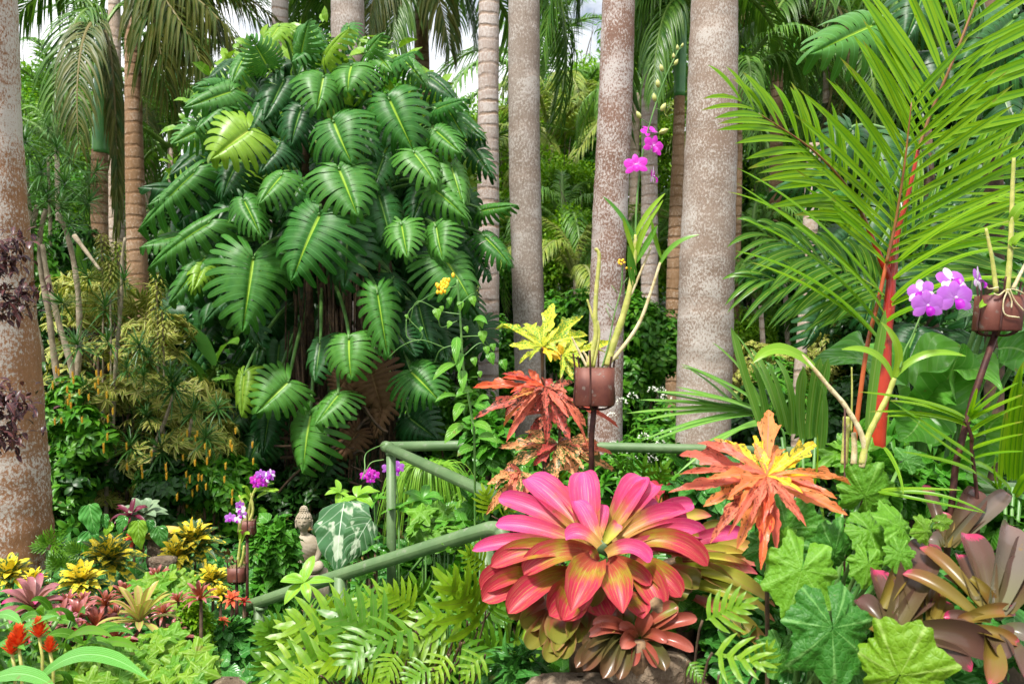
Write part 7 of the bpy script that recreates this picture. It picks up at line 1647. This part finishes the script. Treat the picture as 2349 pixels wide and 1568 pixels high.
# fountain grass behind the rail
M['grass'] = leafmat('fountain grass', (.10, .28, .03), (.20, .40, .05), rough=.4, trans=.3)
fg = thing('fountain_grass', 'fountain of thin hanging grass blades behind the sloping rail', 'grass clump', at_ground(1000, 1150, 4.7)); g = G()
for (u, v, n) in [(985, 1045, 300), (1080, 1110, 60)]:
    c_ = P(u, v, 4.7); az = rnd(0, 6.28, n); d = np.stack([np.cos(az), np.sin(az)*.7, 0*az], -1)*rnd(.05, .24, n)[:, None]
    ribbons(g, [c_+d*.2+[0, 0, -.1], c_+d*1.0+[0, 0, .08], c_+d*1.3+np.stack([0*az, 0*az, -rnd(.2, .55, n)], -1)], .009, [0, -.5, 1], grass, 9, 1)
part('blades', g, M['grass'], fg)['kind'] = 'stuff'
g = G(); tube(g, [np.array(fg.location), P(985, 1045, 4.7)+[0, 0, -.08]], .02, 7); part('stem', g, M['stem_green'], fg)

# whorled veined leaves (yellow green)
M['medinilla'] = leafmat('veined whorl leaf', (.15, .36, .035), (.27, .46, .05), vein=(.12, .30, .03), vw=.02, rough=.33, trans=.3, stripes=((.22, .46, .06), 18), bump=.3)
M['medinilla_green'] = leafmat('veined whorl leaf green', (.06, .25, .035), (.12, .34, .05), vein=(.22, .44, .09), vw=.03, rough=.33, trans=.3, bump=.3)
med = rosette_geo(7, 1, .36, -.1, .6, 'medinilla', prof=ell, chan=.15, bend=.45, wave=.03); med2 = rosette_geo(8, 1, .42, .0, .8, 'medinilla_green', prof=ell, chan=.15, bend=.4, wave=.03)
for (x, y, r_, d, k), lab in zip([(720, 320, 190, 4.25, 0), (600, 290, 120, 4.3, 0), (365, 890, 210, 3.1, 0), (1160, 330, 160, 4.3, 1), (1180, 480, 130, 4.1, 1), (1000, 400, 130, 4.2, 1), (1330, 480, 120, 3.9, 1), (850, 350, 120, 4.25, 1)],
        ['yellow green whorl of veined leaves left of the railing post', 'smaller yellow whorl behind the yellow green whorl, left of the post', 'yellow green whorl growing over the lower handrail', 'green broad leaved whorl right of the railing post', 'green whorl below the sloping rail', 'green whorl touching the railing post', 'green whorl near the pipe bend',
         'green whorl just left of the post']):
    u, v = d2(x, y); plant_of('whorled_plant', lab, 'plant', (med, med2)[k], u, v, d, r_*.3416, 'whorled plants around the railing', tilt=(0, -.7, 1), stem='stem_green')
# anthurium, stromanthe
M['anthurium'] = leafmat('anthurium leaf', (.035, .20, .05), (.08, .28, .07), vein=(.18, .40, .12), vw=.025, rough=.28, trans=.2, lines=(6, .8), bump=.4)
M['anth_lime'] = leafmat('anthurium leaf yellow green', (.14, .36, .03), (.22, .42, .05), vein=(.3, .5, .1), vw=.025, rough=.28, trans=.2, lines=(6, .8), bump=.4)
an = thing('anthurium', 'anthurium with large glossy heart leaves near the thick trunk', 'anthurium', at_ground(215, 1240, 4.9)); gs = G()
for x, y, s, a, k in [(600, 430, 190, .3, 0), (600, 600, 170, .1, 0), (930, 530, 170, .1, 1), (840, 480, 110, -.4, 0), (1060, 560, 140, .4, 0), (750, 515, 90, -.6, 1), (1000, 500, 90, .3, 0), (700, 460, 90, .2, 0)]:
    u, v = d1(x, y); d = 4.7; c_ = P(u, v-s*.12, d); g = G(); sc_ = s*.3416*K*d
    scatter(g, strip(14, 8, heart, .8, bend=.6, fold=.15, wave=.06), [c_], [a, -.35, -1], [rnd(-.2, .2), -1, .5], sc_*1.05, sc_*1.25); part('leaf', g, M['anthurium' if k == 0 else 'anth_lime'], an)
    tube(gs, bez([np.array(an.location), (np.array(an.location)+c_)/2+[0, .1, .1], c_], 7), .006, 6)
part('leaf_stalks', gs, M['stem_green'], an)
M['stro_top'] = leafmat('silver green oval leaf', (.16, .25, .14), (.26, .34, .20), vein=(.08, .18, .08), vw=.03, rough=.4, trans=.15); M['stro_under'] = leafmat('burgundy leaf', (.10, .012, .03), (.16, .02, .045), rough=.35, trans=.15)
st_ = plant_of('calathea', 'plant with silver green and burgundy oval leaves, back of the left bed', 'plant', rosette_geo(20, 1, .34, 0, 1.1, 'stro_top', prof=ell, chan=.1), *d1(960, 440), 5.0, 62, tilt=(0, -.5, 1))
inst('burgundy_leaves', rosette_geo(12, 1, .22, .1, 1.0, 'stro_under', prof=ell, chan=.3), st_, P(*d1(880, 445), 4.9), (1, 0, 0), (0, -.4, 1), 55*K*4.9, 55*K*4.9)
for (x, y, r_, d), lab in zip([(330, 640, 130, 4.7), (420, 780, 120, 4.4), (560, 680, 110, 4.6)], ['finger leaved philodendron at the thick trunk, upper one', 'finger leaved philodendron at the trunk foot', 'finger leaved philodendron behind the yellow croton']):
    u, v = d1(x, y); root = thing('finger_fern', lab, 'plant', at_ground(u, v, d), 'finger leaved plants at the trunk foot'); gs = G()
    for i in range(9):
        a = rnd(-.3, 3.4); B_ = P(u+rnd(-10, 10), v+10, d); l = r_*.3416*K*d*rnd(.9, 1.2); dr = np.array([math.cos(a), -.3, math.sin(a)]); inst('frond', fm[3+i % 2], root, B_+dr*l*.1, dr, (0, -1, .6), l*.8, l*.85)
        tube(gs, [np.array(root.location), B_], .005, 5)
    part('stalks', gs, M['stem_green'], root)
for (x, y, r_, d), lab in zip([(1560, 1000, 80, 3.8), (1640, 1020, 60, 3.8), (1500, 1150, 50, 3.7), (900, 600, 90, 4.8)], ['dark scarlet foliage tuft left of the low rail end', 'scarlet leaf tuft right at the rail end', 'small scarlet tuft in the creeper', 'orange red leaves behind the anthurium']):
    u, v = d1(x, y); plant_of('scarlet_tuft', lab, 'plant', rosette_geo(18, 1, .3, -.1, 1.1, 'croton_scarlet' if x != 1640 else 'red_leaf', prof=ell, chan=.2), u, v, d, r_*.3416, 'scarlet leaf tufts')
# basin
M['basin'] = solidmat('yellow ochre glazed basin', (.42, .26, .05), (.55, .38, .10), 12, .5, 0, .2, (.30, .18, .06))
g = G(); n = 40; th = np.linspace(0, 2*math.pi, n+1); rows = [(.6, -.32), (.85, -.2), (1, 0), (1.04, .03), (1.0, .05), (.94, .02), (.7, -.1), (.02, -.16)]
V_ = np.stack(np.broadcast_arrays(np.array([a for a, b in rows])[:, None]*np.cos(th), np.array([a for a, b in rows])[:, None]*np.sin(th)*.8, np.array([b for a, b in rows])[:, None]), -1).reshape(-1, 3)*.125
g.add(V_+P(362, 1216, 4.9), gridf(len(rows)-1, n), np.zeros((len(V_), 2)), .5); bs_ = thing('basin', 'yellow ochre round basin half hidden by anthurium leaves', 'basin', at_ground(362, 1216, 4.9)); part('bowl', g, M['basin'], bs_)
g = G(); q = np.array(bs_.location); tube(g, [q, P(362, 1226, 4.9)], [.08, .05], 14); part('foot', g, M['stone'], bs_)

# white blotched elephant ear
M['alocasia'] = leafmat('white blotched leaf', (.035, .115, .075), (.06, .16, .10), vein=(.5, .6, .45), vw=.012, rough=.25, trans=.15, lines=(5, .7), patch=((.38, .46, .32), 2.2, .44, .10), bump=.4)
al = thing('elephant_ear', 'dark elephant ear leaf with cream white blotches left of the railing post', 'elephant ear', at_ground(800, 1280, 4.3))
for b, t, W, d, up in [((790, 1150), (772, 1312), .30, 4.1, (-.35, -1, .35)), ((1060, 1170), (1020, 1240), .14, 4.2, (.2, -1, .4)), ((850, 1190), (800, 1290), .16, 4.0, (.6, -.9, .4))]:
    B_, T_ = P(*b, d), P(*t, d-.12); g = G(); ribbons(g, [B_, (B_+T_)/2+[0, -.06, .03], T_], W, up, lambda t: np.interp(t, [0, .03, .1, .3, .55, .8, 1], [.45, .7, .9, 1, .9, .55, .03]), 20, 12, wave=.08, nwave=3, chan=-.1); part('leaf', g, M['alocasia'], al)
    g = G(); tube(g, bez([np.array(al.location), (np.array(al.location)+B_)/2+[0, .1, 0], B_], 8), .008, 7); part('leaf_stalk', g, M['stem_green'], al)

# small potted orchids on the left
def small_orchid(lab, pu, pv, d, canes, flowers, sz=.04, leaves=()):
    root = thing('potted_orchid', lab, 'orchid', at_ground(pu, pv+30, d), 'small potted orchids on rods, left'); c_ = P(pu, pv, d)
    pot(root, c_, sz, sz*1.7, rods=5); post(root, [c_, np.array(root.location)], .008)
    for l in canes: cane(root, [P(x, y, d) for x, y in l], .007, 'cane')
    for b, m, t in leaves: oleaf(root, b, m, t, 12, d)
    for u, v, r_, k in flowers: flower(root, P(u, v, d-.04), r_, (rnd(-.4, .4), -1, rnd(-.1, .3)), rnd(-.3, .3), k, 'white_petal' if k == 'violet' and rnd() < .5 else None, 'lip')
small_orchid('purple orchid in a brown pot above the heart leaved shrub', 567, 1224, 4.15, [[(567, 1200), (575, 1150), (590, 1110)], [(570, 1200), (580, 1170), (575, 1130)], [(565, 1200), (560, 1160), (548, 1135)]],
    [(592, 1108, .032, 'purple'), (608, 1096, .032, 'violet'), (603, 1106, .03, 'purple'), (618, 1092, .028, 'violet'), (622, 1086, .026, 'violet'), (585, 1100, .028, 'purple'), (598, 1088, .028, 'violet')], leaves=[((575, 1140), (560, 1110), (558, 1118)), ((580, 1130), (600, 1110), (628, 1108)), ((585, 1125), (610, 1118), (632, 1128)), ((575, 1150), (560, 1130), (552, 1145)), ((590, 1140), (620, 1120), (640, 1124))])
small_orchid('pale violet orchid in the lower brown pot', 543, 1332, 4.0, [[(543, 1310), (548, 1270), (552, 1235)], [(545, 1310), (556, 1280), (560, 1250)], [(548, 1220), (552, 1190), (548, 1175)]],
    [(552, 1168, .026, 'white_petal'), (555, 1180, .026, 'violet'), (528, 1188, .028, 'violet'), (550, 1158, .022, 'violet'), (545, 1192, .02, 'white_petal')], leaves=[((550, 1240), (556, 1210), (548, 1218)), ((552, 1245), (565, 1215), (572, 1225))])
for (u, v, k, r_), lab in zip([(902, 1066, 'violet', .035), (848, 1083, 'purple', .028)], ['violet orchid bloom peeking from behind the railing post', 'dark magenta orchid blooms left of the railing post']):
    root = thing('orchid_bloom', lab, 'orchid', at_ground(u, v, 4.5)); c_ = P(u, v, 4.45)
    g = G(); tube(g, bez([np.array(root.location), c_+[.05, .05, -.3], c_+[0, .02, 0]], 8), .004, 6); part('flower_spike', g, M['stem_green'], root)
    for a, b in [(0, 0), (-12, 8), (12, 6), (2, 16)]: flower(root, P(u+a, v+b, 4.45), r_, (rnd(-.3, .3), -1, .1), 0, k, None, 'lip')

# ---- stone statue of a seated figure with curled hair
M['statue'] = solidmat('weathered pale stone', (.27, .22, .15), (.40, .34, .26), 16, .9, 0, .5, (.30, .26, .16), bd=.004)
bu_ = thing('stone_statue', 'weathered stone seated statue with curled hair topknot and closed eyes', 'statue', at_ground(720, 1290, 4.75))
DS = 4.75; hc = P(697, 1196, DS); hw = .040
def blob(g, c_, r, e=(1, 1), f=None, n=20, m=28):
    th = np.linspace(.02, math.pi-.02, n); ph = np.linspace(0, 2*math.pi, m+1); T_, P_ = np.meshgrid(th, ph, indexing='ij')
    V_ = np.stack([np.sin(T_)*np.cos(P_), np.sin(T_)*np.sin(P_), np.cos(T_)], -1)
    if f is not None: V_ = f(V_)
    g.add((V_*r).reshape(-1, 3)+c_, gridf(n-1, m), np.stack([P_, T_], -1).reshape(-1, 2), .5)
def face(V_):
    V_ = V_.copy(); x, y, z = V_[..., 0], V_[..., 1], V_[..., 2]; fr = np.clip(-y, 0, 1)
    V_[..., 0] = x*(1-.22*np.clip(-z, 0, 1)**1.5)                    # narrower chin
    nose = np.exp(-(x/.13)**2)*np.exp(-((z+.12)/.22)**2)*(z < .16); brow = np.exp(-((np.abs(x)-.3)/.22)**2)*np.exp(-((z-.17)/.07)**2)
    eye = np.exp(-((np.abs(x)-.32)/.17)**2)*np.exp(-((z-.02)/.07)**2); lid = np.exp(-((np.abs(x)-.32)/.15)**2)*np.exp(-((z+.04)/.05)**2)
    mouth = np.exp(-(x/.2)**2)*(np.exp(-((z+.47)/.045)**2)+np.exp(-((z+.58)/.05)**2)); seam = np.exp(-(x/.22)**2)*np.exp(-((z+.525)/.022)**2)
    chin = np.exp(-(x/.2)**2)*np.exp(-((z+.82)/.12)**2)
    V_[..., 1] = y-fr*(.26*nose+.07*brow-.13*eye+.06*lid+.11*mouth-.07*seam+.08*chin)
    return V_
g = G(); blob(g, hc, np.array([hw, hw*1.08, hw*1.38]), f=face, n=44, m=64)
blob(g, hc+[0, .004, -hw*1.5], np.array([hw*.5, hw*.5, hw*.6]))        # neck
tor = hc+[.010, .01, -hw*3.7]
def torso(V_):
    V_ = V_.copy(); z = V_[..., 2]; k = 1+.12*np.sin(3.0*z+1)+.02*np.sin(z*24+V_[..., 0]*9); V_[..., 0] *= k; V_[..., 1] *= k; return V_
blob(g, tor, np.array([hw*1.9, hw*1.15, hw*2.1]), f=torso, n=40, m=40)
for sg in (-1, 1):
    sh = tor+[sg*hw*1.7, -.002, hw*1.2]; el = tor+[sg*hw*2.1, -.02, -hw*1.2]; ha = tor+[sg*hw*.4, -hw*1.5, -hw*1.9]
    tube(g, bez([sh, el+[0, 0, .03], el+[0, 0, -.02], ha], 16), np.linspace(hw*.55, hw*.30, 16), 14)
    tube(g, bez([tor+[sg*hw*.8, 0, -hw*2.1], tor+[sg*hw*3.0, -hw*1.4, -hw*2.3], tor+[sg*hw*2.2, -hw*2.2, -hw*2.6], tor+[-sg*hw*.6, -hw*2.1, -hw*2.5]], 18), np.linspace(hw*.85, hw*.42, 18), 14)
part('body', g, M['statue'], bu_)
g = G()   # rows of curls and the topknot
for i in range(11):
    el = math.radians(8+i*8); nn = max(1, int(17*math.cos(el))+1)
    for j in range(nn):
        a = j*2*math.pi/nn+i*.3; e = np.array([math.cos(a)*math.cos(el), math.sin(a)*math.cos(el), math.sin(el)])
        if e[1] < -.45 and e[2] < .52: continue
        pebble(g, hc+e*np.array([hw*1.03, hw*1.08, hw*1.40])+[0, .002, 0], hw*.19, 7, 9)
for i in range(5):
    el = math.radians(i*20); nn = max(1, int(10*math.cos(el))+1)
    for j in range(nn):
        a = j*2*math.pi/nn+i*.4; pebble(g, hc+[0, 0, hw*1.38]+np.array([math.cos(a)*math.cos(el)*hw*.5, math.sin(a)*math.cos(el)*hw*.5, math.sin(el)*hw*.75]), hw*.17, 7, 9)
blob(g, hc+[0, 0, hw*1.45], np.array([hw*.46, hw*.46, hw*.62]), n=12, m=16)
part('curled_hair', g, M['statue'], bu_)
g = G()
for sg in (-1, 1):
    g = G(); tube(g, bez([hc+[sg*hw*1.0, .003, hw*.25], hc+[sg*hw*1.2, .003, 0], hc+[sg*hw*1.02, .001, -hw*.9]], 9), [hw*.16, hw*.22, hw*.2, hw*.16, hw*.14, hw*.14, hw*.15, hw*.16, hw*.12], 9); part('ear', g, M['statue'], bu_)
g = G(); q = np.array(bu_.location); tc_p = tor+[0, 0, -hw*3.2]; tube(g, [[tc_p[0], tc_p[1], q[2]-.02], tc_p], [.14, .12], 22); part('plinth', g, M['statue'], bu_)
# low leaves carpeting the near beds
g = G(); m_ = 12000; x = rnd(-3.6, .1, m_); y = rnd(2.9, 6.2, m_)
base = np.stack([x, y, gz(x, y)+rnd(0, .16, m_)], -1); s = rnd(.05, .10, m_)
scatter(g, LT['heart'], base, nrm(R.normal(size=(m_, 3))+[0, -.3, .3]), [0, -.5, 1], s, s)
solo('ground_cover', g, M['creeper'], 'dense low creeping leaves between the plants of the left bed', 'ground cover', kind='stuff')
g = G(); m_ = 9000; x = rnd(.0, 3.2, m_); y = rnd(2.5, 6.0, m_)
base = np.stack([x, y, gz(x, y)+rnd(0, .2, m_)], -1); s = rnd(.05, .11, m_)
scatter(g, LT['round'], base, nrm(R.normal(size=(m_, 3))+[0, -.3, .3]), [0, -.5, 1], s, s)
solo('ground_cover', g, M['shrubleaf'], 'low leaves covering the raised bed behind the pink bromeliad', 'ground cover', kind='stuff')
# fallen dry leaves lodged among the plants
M['dry'] = leafmat('dry fallen leaf', (.16, .09, .035), (.34, .21, .09), rough=.8, trans=.1, bump=.5, lines=(8, .6), vein=(.3, .2, .1), vw=.03)
g = G(); m_ = 420; x = rnd(-3.4, 3.0, m_); y = rnd(2.6, 7.0, m_)
base = np.stack([x, y, gz(x, y)+rnd(.08, .30, m_)], -1); s = rnd(.04, .12, m_)
scatter(g, strip(6, 3, ell, .45, bend=1.4, fold=.3, wave=.15), base, nrm(R.normal(size=(m_, 3))+[0, 0, -.3]), nrm(R.normal(size=(m_, 3))+[0, -.5, .6]), s, s)
solo('leaf_litter', g, M['dry'], 'brown fallen leaves caught among the bed plants', 'leaf litter', kind='stuff')
